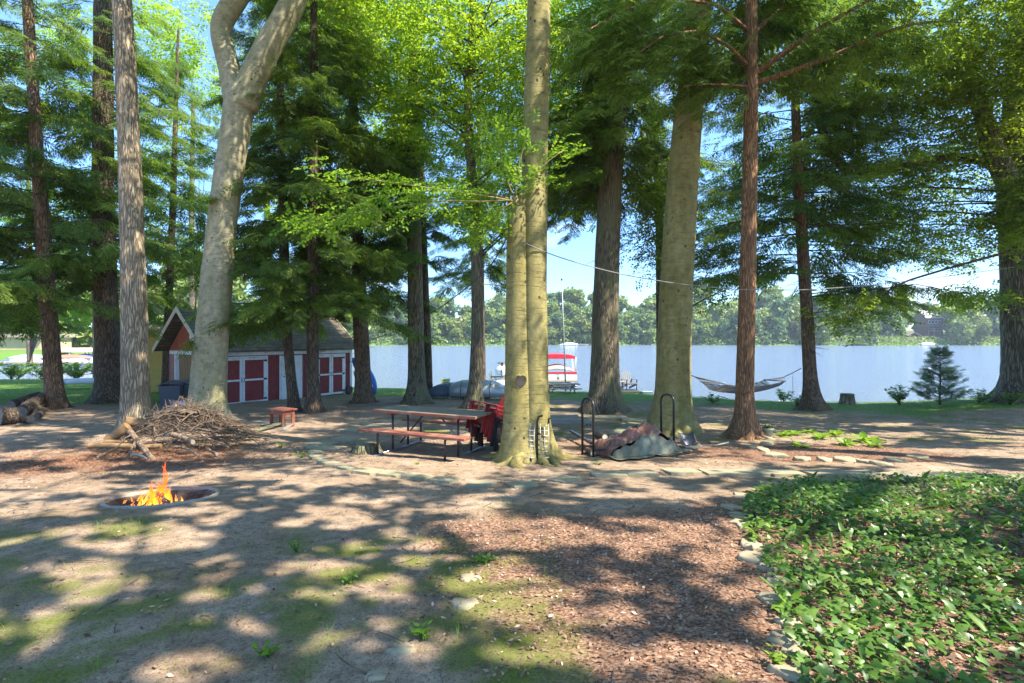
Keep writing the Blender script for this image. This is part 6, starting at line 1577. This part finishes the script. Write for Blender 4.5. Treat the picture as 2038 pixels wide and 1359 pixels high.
# undergrowth on the far bank
n_ = 9000; x = g.uniform(-130, 250, n_); y = sh_y(0) + 0 * x; y = np.array([sh_y(t) for t in x]) + g.uniform(2.0, 9, n_)
z = ground(x, y) + g.random(n_) * 2.6; M = frames(g.normal(0, 1, (n_, 3)), np.tile((0, 0, 1.), (n_, 1)) + g.normal(0, .4, (n_, 3)), g.normal(0, .5, n_))
p0 = np.array([(-.5, 0, 0), (0, .42, .05), (.5, 0, 0), (0, -.42, .05)])
V = np.einsum('nij,cj->nci', M, p0) * g.uniform(.5, 1.1, n_)[:, None, None] + np.stack([x, y, z], 1)[:, None, :]
o = poly_mesh('bank_undergrowth', V, 4, g.random(n_), M_FARL); tag(o, 'low undergrowth along the water of the far shore', 'undergrowth', kind='stuff')
# house on the far shore
hy = 236.0; hx = (1847 - 1019) / F * hy; hz = gz(hx, hy); k_ = hy / F
def hb(y): return CZ + (HY - y) * k_
ho = empty('house', (hx, hy, hb(668)), 'dark timber two storey house with a brick chimney among the far shore trees', 'house')
M_HW = wood('dark_timber_siding', (.17, .11, .09), .7, .8, 0, .3); 
q = MB(); w = 34 * k_; q.box((hx, hy, (hb(672) + hb(632)) / 2), (w, 7, hb(632) - hb(672))); 
q.add([(hx - w / 2, hy - 3.5, hb(632)), (hx + w / 2, hy - 3.5, hb(632)), (hx - w / 2, hy + 3.5, hb(632)), (hx + w / 2, hy + 3.5, hb(632)), (hx - w / 2, hy, hb(620)), (hx + w / 2, hy, hb(620))], [(0, 4, 2), (1, 3, 5)]); q.build('wall', M_HW, ho)
q = MB()
for s in (-1, 1):
    a = [Vector((hx - w / 2 - .5, hy + s * 4.3, hb(634))), Vector((hx + w / 2 + .5, hy + s * 4.3, hb(634))), Vector((hx + w / 2 + .5, hy, hb(618))), Vector((hx - w / 2 - .5, hy, hb(618)))]; up = Vector((0, 0, .25))
    q.add(a + [t + up for t in a], [(0, 1, 2, 3), (7, 6, 5, 4), (0, 4, 5, 1), (1, 5, 6, 2), (2, 6, 7, 3), (3, 7, 4, 0)])
q.build('roof', plain('pale_grey_roof', (.42, .40, .40), .8, .1, .5), ho)
q = MB(); q.box((hx + w * .40, hy - .5, hb(618)), (1.6, 1.4, 6.0)); q.build('chimney', plain('chimney_brick', (.30, .20, .16), .9, .2, 1), ho)
for yy_, hh in ((641, 1.5), (656, 1.3)):
    for dx in (-.28, -.10, .10, .28):
        q = MB(); q.box((hx + w * dx, hy - 3.53, hb(yy_)), (w * .14, .1, hh)); f_ = q.build('window', M_WHITE, ho)
        q = MB(); q.box((hx + w * dx, hy - 3.60, hb(yy_)), (w * .11, .06, hh - .35)); q.build('pane', M_GLASS, f_)
q = MB(); q.box((hx, hy - 4.4, hb(649)), (w + .5, 1.8, .2)); q.box((hx, hy - 5.25, hb(646.5)), (w + .5, .1, .12))
for k in range(9): q.box((hx - w / 2 + w * k / 8, hy - 5.25, (hb(646.5) + hb(649)) / 2), (.1, .1, hb(646.5) - hb(649)))
for k in range(4): q.box((hx - w / 2 + w * k / 3, hy - 5.2, (hb(649) + hb(670)) / 2), (.2, .2, hb(649) - hb(670)))
q.build('porch', plain('porch_timber', (.28, .22, .19), .8, .15, 1), ho)
def shore_hut(px, Z, w, h, label, wallc, roofc, base=685):
    x = (px - 1019) / F * Z; z = max(gz(x, Z), .3); r = empty('boathouse', (x, Z, z), label, 'boathouse'); q = MB(); q.box((x, Z, z + h / 2 - .2), (w, 4, h + .4)); q.build('wall', wallc, r)
    q = MB()
    for s in (-1, 1):
        a = [Vector((x + s * w * .6, Z - 2.4, z + h - .1)), Vector((x + s * w * .6, Z + 2.4, z + h - .1)), Vector((x, Z + 2.4, z + h + w * .32)), Vector((x, Z - 2.4, z + h + w * .32))]; up = Vector((0, 0, .2)); q.add(a + [t + up for t in a], [(0, 1, 2, 3), (7, 6, 5, 4), (0, 4, 5, 1), (1, 5, 6, 2), (2, 6, 7, 3), (3, 7, 4, 0)])
    q.build('roof', roofc, r); q = MB(); q.box((x, Z - 2.02, z + h * .42), (w * .6, .06, h * .8)); q.build('door', M_HW, r)
M_RF = plain('brown_hut_roof', (.22, .17, .14), .9, .15, 1)
shore_hut(1812, 221, 6, 2.2, 'low brown boathouse at the water below the far house', plain('hut_wall', (.26, .19, .15), .8, .1, 1), M_RF)
shore_hut(1680, 224, 5.5, 2.2, 'brown cottage among the trees left of the far house', plain('hut_wall2', (.30, .22, .18), .8, .1, 1), M_RF)
def far_boat(px, Z, L, label, colr, cover=None, yaw=0.2):
    x = (px - 1019) / F * Z; r = empty('moored_boat', (x, Z, 0), label, 'boat'); q = MB()
    def fn(u, v):
        t = 2 * u - 1; w = L * .16 * (1 - max(0, t) ** 3) ; a = math.pi * v; V = Matrix.Rotation(yaw, 3, 'Z') @ Vector((t * L / 2, -math.cos(a) * w, .75 * (1 + .15 * t) - math.sin(a) ** .5 * .8)); return (V.x, V.y, V.z)
    q.grid(fn, 16, 10); q.build('hull', colr, r, True, 0, True, .05)
    q = MB(); q.grid(lambda u, v: tuple(Matrix.Rotation(yaw, 3, 'Z') @ Vector(((u - .5) * L * .85, (v - .5) * L * .27, .78 + .45 * math.sin(math.pi * u) ** .6 * math.sin(math.pi * v) ** .6))), 14, 8); q.build('cover', cover or colr, r, True, 0, True, .04)
far_boat(1742, 212, 6, 'white moored boat with a canopy at the far shore left of the boathouse', wh); far_boat(1845, 214, 8, 'long white boat at the far shore below the dark house', wh, plain('bluewhite', (.6, .66, .72), .4, .05, 2)); far_boat(1133, 208, 7, 'small white boat moored across the lake behind the thin pole', wh)
def far_dock(px0, px1, Z, label):
    x0 = (px0 - 1019) / F * Z; x1 = (px1 - 1019) / F * Z; q = MB(); q.box(((x0 + x1) / 2, Z, .55), (x1 - x0, 1.6, .18)); k = x0 + .3
    while k < x1: q.box((k, Z - .7, 0.0), (.18, .18, 1.0)); k += 3
    o = q.build('dock', plain('far_dock_wood', (.45, .43, .38), .8, .1, 1), None); tag(o, label, 'dock')
far_dock(1670, 1735, 210, 'pale dock along the far shore left of the moored boat'); far_dock(1150, 1172, 207, 'short pale dock across the lake right of the thin pole')
# left cove: docks, covered boats, lift canopies, a low lake house
def cove_boat(px, Z, L, label, cov, yaw): far_boat(px, Z, L, label, wh, cov, yaw)
cove_boat(170, 62, 5.5, 'boat under a blue cover at the left cove dock', plain('blue_cover', (.06, .12, .38), .6, .1, 2), .1); cove_boat(140, 60, 5, 'boat under a rusty red cover at the left cove dock beside the hemlock', plain('rust_cover', (.40, .16, .11), .6, .1, 2), .4); cove_boat(60, 61, 5, 'pale blue boat seen left of the leftmost hemlock', plain('paleblue_cover', (.45, .56, .66), .6, .1, 2), .1)
for px0, Z, w, c_, l in ((150, 64, 5.0, (.62, .30, .24), 'peach red canopy of a boat lift in the left cove'), (183, 63, 3.2, (.66, .42, .36), 'pale pink boat lift canopy in the left cove by the dark trunk')):
    x = (px0 - 1019) / F * Z; r = empty('boat_lift', (x, Z, 0), l, 'boat lift'); q = MB(); q.grid(lambda u, v: (x - w / 2 + w * u, Z - 1.5 + 3 * v, 1.45 + .5 * math.sin(math.pi * v) ** .7), 6, 10); q.build('canopy', plain('lift_canvas', c_, .7, .08, 1), r, True, 0, False, .03)
    q = MB()
    for dx in (-.48, .48):
        for dy in (-1.4, 1.4): q.box((x + dx * w, Z + dy, .5), (.09, .09, 2.2))
    q.build('post', M_WHITE, r)
x0 = (10 - 1019) / F * 58; q = MB(); q.box((x0 + 3, 58, .4), (12, 1.5, .14))
for k in range(6): q.box((x0 - 2.5 + k * 2.2, 57.4, 0), (.14, .14, 1.0))
o = q.build('dock', plain('cove_dock_wood', (.45, .33, .26), .8, .12, 1), None); tag(o, 'reddish dock in the cove at the left edge', 'dock')
lh = (30 - 1019) / F * 74; r = empty('lake_house', (lh, 74, 1.2), 'low tan lake house glimpsed at the far left across the cove', 'house'); q = MB(); q.box((lh, 74, 2.0), (12, 5, 2.6)); q.build('wall', plain('tan_wall', (.50, .38, .22), .8, .1, 1), r)
q = MB(); q.box((lh, 74, 3.5), (13, 6, .5)); q.build('roof', plain('tan_roof', (.36, .28, .22), .8, .1, 1), r)
# ------------------------------------------------------------------ low planting
M_IVY = leafmat('ivy_leaves', (0.04, 0.10, 0.02), (0.14, 0.26, 0.045), (1.4, 1.5, .7), .3, .38, .4, (.24, .32, .08))
M_LILY = leafmat('lily_leaves', (0.06, 0.14, 0.025), (0.17, 0.29, 0.05), (1.5, 1.5, .7), .4, .4, .35)
M_HOSTA = leafmat('hosta_leaves', (0.13, 0.26, 0.03), (0.26, 0.40, 0.06), (1.5, 1.4, .7), .45, .4, .3)
M_GRASSB = leafmat('grass_blades', (0.07, 0.13, 0.02), (0.20, 0.30, 0.05), (1.5, 1.5, .7), .4, .5, .2, (.36, .33, .14))
M_LITTER = leafmat('leaf_litter', (0.10, 0.05, 0.03), (0.34, 0.22, 0.15), (1.2, 1.1, .9), .12, .7, .15, (.55, .43, .33))
M_NEEDLE = leafmat('fallen_needles', (0.16, 0.07, 0.035), (0.38, 0.20, 0.12), (1.2, 1.1, .9), .1, .8, .1)
M_BUSH = leafmat('bush_leaves', (0.08, 0.17, 0.03), (0.20, 0.32, 0.06), (1.5, 1.5, .7), .4)
M_PINE = leafmat('blue_pine_needles', (0.07, 0.14, 0.075), (0.17, 0.27, 0.15), (1.4, 1.5, .9), .3)
# ivy bed outline (world), right of the edging stones
def in_ivy(x, y):
    ex = np.array([1595, 1580, 1564, 1550, 1546, 1530, 1500, 1482, 1475, 1490, 1530, 1600, 1800, 2100]); ey = np.array([1420, 1340, 1275, 1235, 1190, 1145, 1100, 1060, 1020, 992, 972, 962, 956, 960])
    P = [GP(a, b_) for a, b_ in zip(ex, ey)]
    poly = [(p.x, p.y) for p in P] + [(14, P[-1].y), (14, .5), (P[0].x + .1, .5)]
    c = np.zeros(len(x), bool); n_ = len(poly)
    for i in range(n_):
        x1, y1 = poly[i]; x2, y2 = poly[(i + 1) % n_]
        k = ((y1 > y) != (y2 > y)) & (x < (x2 - x1) * (y - y1) / (y2 - y1 + 1e-12) + x1); c ^= k
    return c
def scatter_leaf(name, shape, tris, x, y, z, size, tilt, mat, tint, label, kind='stuff', az=None, g=None, tip=None):
    g = g or rng; n_ = len(x)
    a = g.uniform(0, 6.28, n_) if az is None else az
    d = np.stack([np.cos(a), np.sin(a), g.normal(0, tilt, n_) if tip is None else tip], 1)
    up = np.tile((0, 0, 1.), (n_, 1)) + g.normal(0, .05, (n_, 3)); M = frames(d, up, g.normal(0, tilt, n_))
    V = np.einsum('nij,cj->nci', M, shape) * size[:, None, None] + np.stack([x, y, z], 1)[:, None, :]
    o = poly_mesh(name, V, len(shape), tint, mat, None, tris); tag(o, label, None, None, kind); return o
ivy_shape = np.array([(0, 0, .02), (-.22, .30, -.02), (.02, .50, -.05), (.30, .34, 0), (.62, .22, 0), (.98, 0, -.07), (.62, -.22, 0), (.30, -.34, 0), (.02, -.50, -.05), (-.22, -.30, -.02), (.32, 0, .07)])
ivy_tri = [(10, i, (i + 1) % 10) for i in range(10)]
g = np.random.default_rng(21)
n_ = 64000; x = g.uniform(1.0, 11, n_); y = g.uniform(1.3, 8.3, n_)
k = in_ivy(x, y) & (x < y * 1.06 + .6); x, y = x[k], y[k]
dn = fbm(x * 1.2, y * 1.2, 51, 4); k = g.random(len(x)) < np.clip((dn - .26) * 4.0, .30, .95); x, y = x[k], y[k]
h = g.random(len(x)) ** 1.5 * .11 * (0.5 + dn[k]) + .02
tn = np.clip(g.normal(.42, .22, len(x)) + (fbm(x * 2, y * 2, 52, 3) - .5) * .6, 0, .97); tn[g.random(len(x)) < .012] = 1
scatter_leaf('ivy_bed', ivy_shape, ivy_tri, x, y, ground(x, y) + h, g.uniform(.026, .062, len(x)), .38, M_IVY, tn, 'glossy green ivy covering the bed at the lower right', g=g)
# ivy runners
q = MB()
for i in range(110):
    j = g.integers(len(x)); a = g.uniform(0, 6.28); L = g.uniform(.2, .6); pts = []
    for t in np.linspace(0, 1, 6): X, Y = x[j] + math.cos(a + t) * L * t, y[j] + math.sin(a + t) * L * t; pts.append((X, Y, gz(X, Y) + .02 + .03 * math.sin(t * 6)))
    q.tube(pts, .003, 4)
o = q.build('ivy_runners', M_STICK, None); tag(o, 'thin brown runners and twigs among the ivy', None, None, 'stuff')
# upright lily leaves among it
blade = []
for t, w in ((0, .02), (.25, .10), (.5, .14), (.75, .10), (1, 0)): blade += [(t, w, .03 - .28 * t * t), (t, 0, -.02 - .28 * t * t), (t, -w, .03 - .28 * t * t)]
blade = np.array(blade); bt = []
for i in range(4):
    for j in (0, 1): a = i * 3 + j; bt += [(a, a + 3, a + 4), (a, a + 4, a + 1)]
n_ = 2600; x = g.uniform(1.4, 11, n_); y = g.uniform(1.8, 8.0, n_)
k = in_ivy(x, y) & (x < y * 1.06 + .6) & (g.random(n_) < np.clip(.12 + sstep(2.2, 4.2, y) * .55 * (fbm(x, y, 61, 3) > .42) + sstep(3.5, 6, x) * .2, 0, 1)); x, y = x[k], y[k]; n_ = len(x)
scatter_leaf('lily_patch', blade, bt, x, y, ground(x, y) + .02, g.uniform(.09, .19, n_), .3, M_LILY, np.clip(g.normal(.5, .25, n_), 0, 1), 'upright broad green blades standing among the ivy', g=g, tip=g.uniform(.25, 2.2, n_))
# leaf litter and chips
lit_shape = np.array([(-.5, 0, .03), (-.1, .26, 0), (.5, 0, .05), (-.05, -.24, .02)])
def litter(name, n0, bx, fn, s0, s1, mat, label, seed, tilt=.3, shape=lit_shape, lift=.012, cut=None):
    g = np.random.default_rng(seed); x = g.uniform(bx[0], bx[1], n0); y = g.uniform(bx[2], bx[3], n0)
    k = (g.random(n0) < fn(x, y)) & (np.hypot(x - PIT[0], y - PIT[1]) > PIT[2] + .05) & (np.abs(x) < y * 1.08 + .5); x, y = x[k], y[k]; n_ = len(x)
    z = ground(x, y) + (fbm(x * 1.4, y * 1.4, 3, 4) - .5) * .05 + (fbm(x * 9, y * 9, 5, 3) - .5) * .022 + lift * g.random(n_)
    return scatter_leaf(name, shape, None, x, y, z, g.uniform(s0, s1, n_), tilt, mat, np.clip(g.normal(.5, .28, n_), 0, 1), label, g=g)
litter('bark_mulch', 46000, (-2.5, 7.5, 1.5, 6.2), lambda x, y: np.clip(z_mulch(x, y) * .95 + .03, 0, 1), .012, .042, M_LITTER, 'reddish brown bark chips and leaf scraps over the right foreground', 71)
litter('scattered_leaves', 60000, (-11, 11, 1.5, 12), lambda x, y: np.clip(.12 + .25 * (fbm(x * .8, y * .8, 72, 3) > .55) + .4 * z_moss(x, y), 0, 1), .010, .045, M_LITTER, 'scattered dry leaf scraps over the dirt', 73)
needle = np.array([(-.5, .0, 0), (0, .035, .01), (.5, 0, 0), (0, -.035, .01)])
litter('fallen_needles', 30000, (-10, -3.8, 6.6, 10.8), lambda x, y: np.clip(np.exp(-(((x + 6.7) / 2.2) ** 2 + ((y - 8.7) / 1.4) ** 2)) * 1.2, 0, 1), .05, .13, M_NEEDLE, 'red brown fallen needles and twig bits before the brush pile', 74, .35, needle, .03)
litter('bed_needles', 9000, (2.8, 8.6, 8.0, 10.8), lambda x, y: z_mulch(x, y), .03, .09, M_NEEDLE, 'red brown needles covering the hosta bed', 75, .3, needle, .02)
litter('ivy_litter', 16000, (1.2, 9, 1.5, 7.5), lambda x, y: in_ivy(x, y) * .8, .025, .07, M_LITTER, 'dry brown leaves lying under the ivy', 76, .35)
litter('mid_litter', 16000, (-14, 18, 8, 24), lambda x, y: .5 * np.ones(len(x)), .02, .07, M_LITTER, 'dry leaves and twigs strewn under the trees', 77, .3)
g = np.random.default_rng(79); n_ = 900; a = g.uniform(0, 6.28, n_); d = np.sqrt(g.random(n_)) * (PIT[2] - .08); x = PIT[0] + np.cos(a) * d; y = PIT[1] + np.sin(a) * d
k = (x > PIT[0] - .1) | (g.random(n_) < .5); x, y = x[k], y[k]
scatter_leaf('ring_litter', needle, None, x, y, ground(x, y) + .02 + .03 * g.random(len(x)), g.uniform(.04, .13, len(x)), .4, M_NEEDLE, np.clip(g.normal(.5, .3, len(x)), 0, 1), 'brown needles and twig bits lying inside the fire ring', g=g)
# twigs on the ground
q = MB(); g = np.random.default_rng(80)
for i in range(170):
    y = g.uniform(2.2, 11); x = g.uniform(-1.0, .75) * y; L = g.uniform(.06, .32); a = g.uniform(0, 6.28); b_ = g.normal(0, .6)
    if math.hypot(x - PIT[0], y - PIT[1]) < .75: continue
    q.tube([(x + math.cos(a + b_ * t) * L * t, y + math.sin(a + b_ * t) * L * t, gz(x, y) + .008 + .012 * math.sin(3 * t)) for t in (0, .33, .66, 1)], [.004, .0035, .003, .0015], 5)
o = q.build('fallen_twigs', M_STICK, None); tag(o, 'thin fallen twigs strewn over the ground', None, None, 'stuff')
# grass
gb = np.array([(0, .018, 0), (.5, .016, -.05), (1, 0, -.28), (.5, -.016, -.05), (0, -.018, 0)])
gb = np.array([(0, .02, 0), (.55, .014, -.03), (1, 0, -.25), (.55, -.014, -.03)])
def grass(name, n0, bx, fn, s0, s1, label, seed, wide=1.0, tint=.45, clump=0, mat=None):
    g = np.random.default_rng(seed)
    x = g.uniform(bx[0], bx[1], n0); y = g.uniform(bx[2], bx[3], n0); k = (g.random(n0) < fn(x, y)) & (np.abs(x) < y * 1.08 + .6); x, y = x[k], y[k]
    if clump: x = np.repeat(x, clump) + g.normal(0, .025, len(x) * clump); y = np.repeat(y, clump) + g.normal(0, .025, len(y) * clump)
    n_ = len(x); sh = gb * np.array((1, wide, 1))
    return scatter_leaf(name, sh, None, x, y, ground(x, y) - .005, g.uniform(s0, s1, n_), .3, mat or M_GRASSB, np.clip(g.normal(tint, .2, n_), 0, .97), label, g=g, tip=g.uniform(.5, 3.0, n_))
M_MOSSB = leafmat('moss_tips', (0.07, 0.08, 0.02), (0.22, 0.23, 0.06), (1.4, 1.4, .7), .3, .7, .1)
def moss_n(x, y): return z_moss(x, y) * sstep(.45, .7, fbm(x * 2.2, y * 2.2, 85, 3))
grass('foreground_grass', 12000, (-5, 1.4, 1.6, 5.4), lambda x, y: .45 * moss_n(x, y) ** 1.2 + .05 * (fbm(x * 2, y * 2, 96, 3) > .6) * (x < .6), .03, .11, 'sparse thin grass tufts in the mossy foreground', 86, 1.2, .5, 6)
grass('moss_pile', 60000, (-5.5, 1.4, 1.5, 5.2), lambda x, y: .5 * z_moss(x, y), .010, .028, 'low green moss over the left foreground', 89, 4.0, .45, 0, M_MOSSB)
grass('lawn_grass', 60000, (-6, 22, 15, 30), lambda x, y: .85 * z_grass(x, y) * (y < shore_of(x) - .6), .05, .14, 'short grass along the shore under the trees', 87, 2.6, .5)
grass('left_lawn', 42000, (-34, -11.5, 17, 37), lambda x, y: .9 * z_grass(x, y) * (y < shore_of(x) - .4), .05, .13, 'bright sunlit lawn at the left', 88, 3.5, .7)

# ---- single plants
def plant(name, label, cat, p, mat, n_, hgt, spread, leaf, wide, seed, group=None, stems=5, upright=.5, tint=.55, stemmat=None):
    r = empty(name, p, label, cat, group); g = np.random.default_rng(seed); q = MB(); V = []
    for s in range(stems):
        a = g.uniform(0, 6.28); e = Vector((p.x + math.cos(a) * spread * g.random(), p.y + math.sin(a) * spread * g.random(), p.z + hgt * g.uniform(.5, 1)))
        mid = (Vector(p) + e) / 2 + Vector((0, 0, hgt * .15)); ts = np.linspace(0, 1, 7); pts = [(1 - t) ** 2 * Vector(p) + 2 * t * (1 - t) * mid + t * t * e for t in ts]
        q.tube(pts, np.linspace(.008, .002, 7) * (hgt / .5 + .4) * .7, 5)
        for k in range(n_ // stems):
            t = g.uniform(.25, 1); c = np.array((1 - t) ** 2 * Vector(p) + 2 * t * (1 - t) * mid + t * t * e); aa = g.uniform(0, 6.28); L = leaf * g.uniform(.6, 1.2)
            V.append(rhomb(c, (math.cos(aa), math.sin(aa), g.uniform(-.5, upright)), L, L * wide, (g.normal(0, .3), g.normal(0, .3), 1)))
    q.build('stem', stemmat or M_BUSH, r, True); poly_mesh('leaves', np.array(V), 4, np.clip(g.normal(tint, .22, len(V)), 0, 1), mat, r); return r
def hosta(p, s, label, seed, n_=14):
    r = empty('hosta', p, label, 'plant', 'hostas in the bed by the red barked hemlock'); g = np.random.default_rng(seed); V = []
    hs = []
    for t, w in ((0, .03), (.2, .24), (.45, .30), (.72, .19), (1, 0)): hs += [(t, w, .05), (t, 0, -.03), (t, -w, .05)]
    hs = np.array(hs); 
    a = np.arange(n_) * 2.4 + g.uniform(0, 1, n_); el = g.uniform(.1, 1.3, n_); d = np.stack([np.cos(a), np.sin(a), el], 1); hs2 = hs.copy(); hs2[:, 2] -= .35 * hs[:, 0] ** 2
    M = frames(d, np.tile((0, 0, 1.), (n_, 1)), g.normal(0, .2, n_)); V = np.einsum('nij,cj->nci', M, hs2) * (s * g.uniform(.7, 1.2, n_))[:, None, None] + np.array(p) + np.stack([np.cos(a) * s * .2, np.sin(a) * s * .2, np.full(n_, .02)], 1)[:, None, :]
    poly_mesh('leaves', V, 15, np.clip(g.normal(.6, .2, n_), 0, 1), M_HOSTA, r, bt)
for k, (a, s, l) in enumerate([((1562, 868), .20, 'light green hosta just right of the pale flower pot'), ((1585, 866), .16, 'small hosta at the back of the bed near the pot'), ((1590, 890), .16, 'low hosta in the front middle of the needle covered bed'), ((1632, 873), .22, 'bright hosta in the back middle of the bed'), ((1662, 868), .20, 'upright light hosta at the back of the bed, right of the middle'), ((1684, 886), .20, 'hosta at the front right of the bed'), ((1722, 880), .26, 'largest upright hosta at the right end of the bed'), ((1738, 888), .18, 'lowest hosta at the right corner of the bed'), ((1610, 862), .16, 'hosta at the far back edge of the bed')]): hosta(GP(*a), s, l, 700 + k)
pp = GP(1528, 868); r = empty('flower_pot', pp, 'pale green flower pot with a small plant beside the red barked hemlock', 'flower pot'); q = MB()
q.tube([pp + Vector((0, 0, z)) for z in (0, .005, .14, .145, .19, .19, .17)], [.08, .085, .11, .125, .13, .11, .105], 22); q.build('pot', plain('pale_green_pot', (.38, .42, .32), .6, .1, 5), r, True)
hp_ = pp + Vector((0, 0, .17)); V = []; g = np.random.default_rng(3)
for k in range(26): a = g.uniform(0, 6.28); V.append(rhomb(hp_ + Vector((g.normal(0, .03), g.normal(0, .03), .01)), (math.cos(a), math.sin(a), g.uniform(.3, 2)), g.uniform(.05, .12), .04, (0, 0, 1)))
poly_mesh('leaves', np.array(V), 4, g.random(len(V)), M_HOSTA, r)
for k, (a, h, s, n_, l) in enumerate([((1790, 806), .75, .75, 420, 'loose green bush at the water left of the small pine'), ((1560, 800), .55, .6, 240, 'pale green bush behind the red barked hemlock under the hammock'), ((1420, 803), .40, .6, 170, 'low light bush on the bank just right of the olive beech'), ((1376, 786), .75, .3, 110, 'narrow leafy shoot beside the olive beech trunk'), ((1585, 808), .5, .45, 130, 'small bush touching the foot of the waterside hemlock'), ((1950, 802), .5, .8, 240, 'low bush on the bank left of the huge oak'), ((2010, 806), .45, .5, 160, 'leafy sprouts at the foot of the huge oak')]): plant('bush', l, 'bush', GP(*a), M_BUSH, n_, h, s, .15, .5, 720 + k, None, 16, .6)
for k, (a, h, s, n_, leaf, l) in enumerate([((840, 1272), .10, .10, 14, .10, 'small green seedling alone in the mulch near the bottom'), ((966, 1124), .07, .12, 30, .07, 'yellow green seedling clump in the sunny middle ground'), ((1540, 1330), .12, .10, 16, .08, 'yellow green ivy sprig growing outside the lowest edging stone'), ((700, 1165), .10, .10, 12, .08, 'seedling in the mossy ground left of centre'), ((590, 1100), .16, .08, 12, .07, 'thin upright seedling in the grey dirt left of centre'), ((600, 912), .14, .25, 40, .07, 'small weed clump at the left end of the curved pavers'), ((535, 1310), .08, .10, 12, .09, 'pale seedling in the lower left moss'), ((1570, 1230), .14, .12, 10, .16, 'broad leaved sprout standing over the edging stones'), ((1190, 925), .07, .14, 26, .06, 'weed clump at the corner of the tarp'), ((985, 905), .05, .10, 20, .05, 'tiny weeds in the dirt right of the picnic table'), ((830, 925), .05, .12, 24, .06, 'tiny weed clump on the dirt before the picnic table'), ((560, 890), .12, .2, 26, .08, 'leafy weeds in the dirt before the red bench'), ((330, 745), .9, .25, 60, .12, 'sapling shoot against the red shed end panel')]): plant('seedling', l, 'plant', GP(*a) if k != 12 else GP(335, 800), M_HOSTA if k != 12 else M_BUSH, n_ * 2, h * .8, s, leaf * .6, .5, 740 + k, None, 6, .8)
# small blue-green pine by the water
pp = GP(1870, 806); pr_ = empty('pine_sapling', pp, 'small blue green pine standing at the water on the right', 'tree'); hP = 115 * pp.y / F; g = np.random.default_rng(31)
q = MB(); q.tube([pp, pp + Vector((.03, 0, hP * .5)), pp + Vector((0, 0, hP))], [.035, .022, .005], 6)
pos = []; dr = []; S_ = []
for k in range(150):
    t = g.random() ** 1.1; z = pp.z + hP * (.04 + .94 * t); a = g.uniform(0, 6.28); L = .72 * (1 - t) ** .85 * g.uniform(.5, 1.1) + .08
    s = np.linspace(0, 1, 4); pts = [(pp.x + math.cos(a) * L * u, pp.y + math.sin(a) * L * u, z + L * (.25 * u + .25 * u * u)) for u in s]; q.tube(pts, .008 * (1 - .7 * s), 4, False)
    m_ = max(4, int(L * 20))
    for j in range(m_): u = g.uniform(.3, 1); pos.append((pp.x + math.cos(a) * L * u, pp.y + math.sin(a) * L * u, z + L * (.25 * u + .25 * u * u))); b_ = a + g.normal(0, .7); dr.append((math.cos(b_), math.sin(b_), g.uniform(.1, .8))); S_.append(g.uniform(.14, .25))
q.build('trunk', M_BK_DARK, pr_, True); pos = np.array(pos); V, T_ = instance(HEM, pos, np.array(dr), np.tile((0, 0, 1.), (len(pos), 1)), g.normal(0, .8, len(pos)), np.array(S_), np.full(len(pos), .5)); poly_mesh('crown', V, 4, T_, M_PINE, pr_)
# small pale trunks on the left lawn
for poly, l in (([(192, 770, 16), (191, 700, 14), (189, 600, 13), (187, 480, 11)], 'thin pale trunk on the left lawn beside the dark hemlock'),):
    Z = zc(poly[0][0], poly[0][1]); c = PX(poly[-1][0], poly[-1][1] - 60, Z)
    plain_tree('young_tree', l, poly, M_BK_OAK, M_BEECHL, 9, [(tuple(c), (2.0, 2.0, 1.6), 40)], int(poly[0][0]), flare=.3, sides=10, rootn=0, per=12, sc=.7, tint=.55)
# leafy bank plants on the far side of the left lawn
for k, (x_, y_, l) in enumerate([(-31, 35.0, 'leafy green shrub at the water edge of the left lawn, outermost'), (-28.5, 35.6, 'leafy green shrub behind the leftmost hemlock'), (-26, 35.2, 'yellow green shrub between the two left hemlocks'), (-23.5, 34.6, 'shrub by the dark trunk at the lawn edge'), (-34.0, 34.8, 'bright green bank plant at the very left edge of the lawn'), (-33.0, 36.0, 'tall bank plant just right of the left edge of the picture'), (-30.2, 35.6, 'bank plant left of the leftmost hemlock'), (-29.2, 34.2, 'bank plant right beside the leftmost hemlock'), (-27.6, 35.0, 'feathery bank plant before the covered boats'), (-35.2, 36.5, 'pale bank plant cut by the left edge of the picture')]): plant('bush', l, 'bush', Vector((x_, y_, gz(x_, y_))), M_BUSH, 520, 1.25, 1.5, .24, .5, 780 + k, None, 20, .6, .6)

# ------------------------------------------------------------------ summer haze over the lake
q = MB(); x0, x1, y0, y1, z0, z1 = -330, 330, -30, 330, -6.0, 45
q.add([(x0, y0, z0), (x1, y0, z0), (x1, y1, z0), (x0, y1, z0), (x0, y0, z1), (x1, y0, z1), (x1, y1, z1), (x0, y1, z1)], [(0, 3, 2, 1), (4, 5, 6, 7), (0, 1, 5, 4), (1, 2, 6, 5), (2, 3, 7, 6), (3, 0, 4, 7)])
hm_ = bpy.data.materials.new('haze'); hm_.use_nodes = True; n = hm_.node_tree; n.nodes.clear()
o_ = N(n, 'ShaderNodeOutputMaterial'); vv_ = N(n, 'ShaderNodeVolumePrincipled'); vv_.inputs['Density'].default_value = 0.00032; vv_.inputs['Color'].default_value = (.82, .90, 1, 1); vv_.inputs['Anisotropy'].default_value = .2
n.links.new(vv_.outputs[0], o_.inputs['Volume'])
hz = q.build('haze', hm_, None); tag(hz, kind='stuff')
SC.cycles.volume_bounces = 1
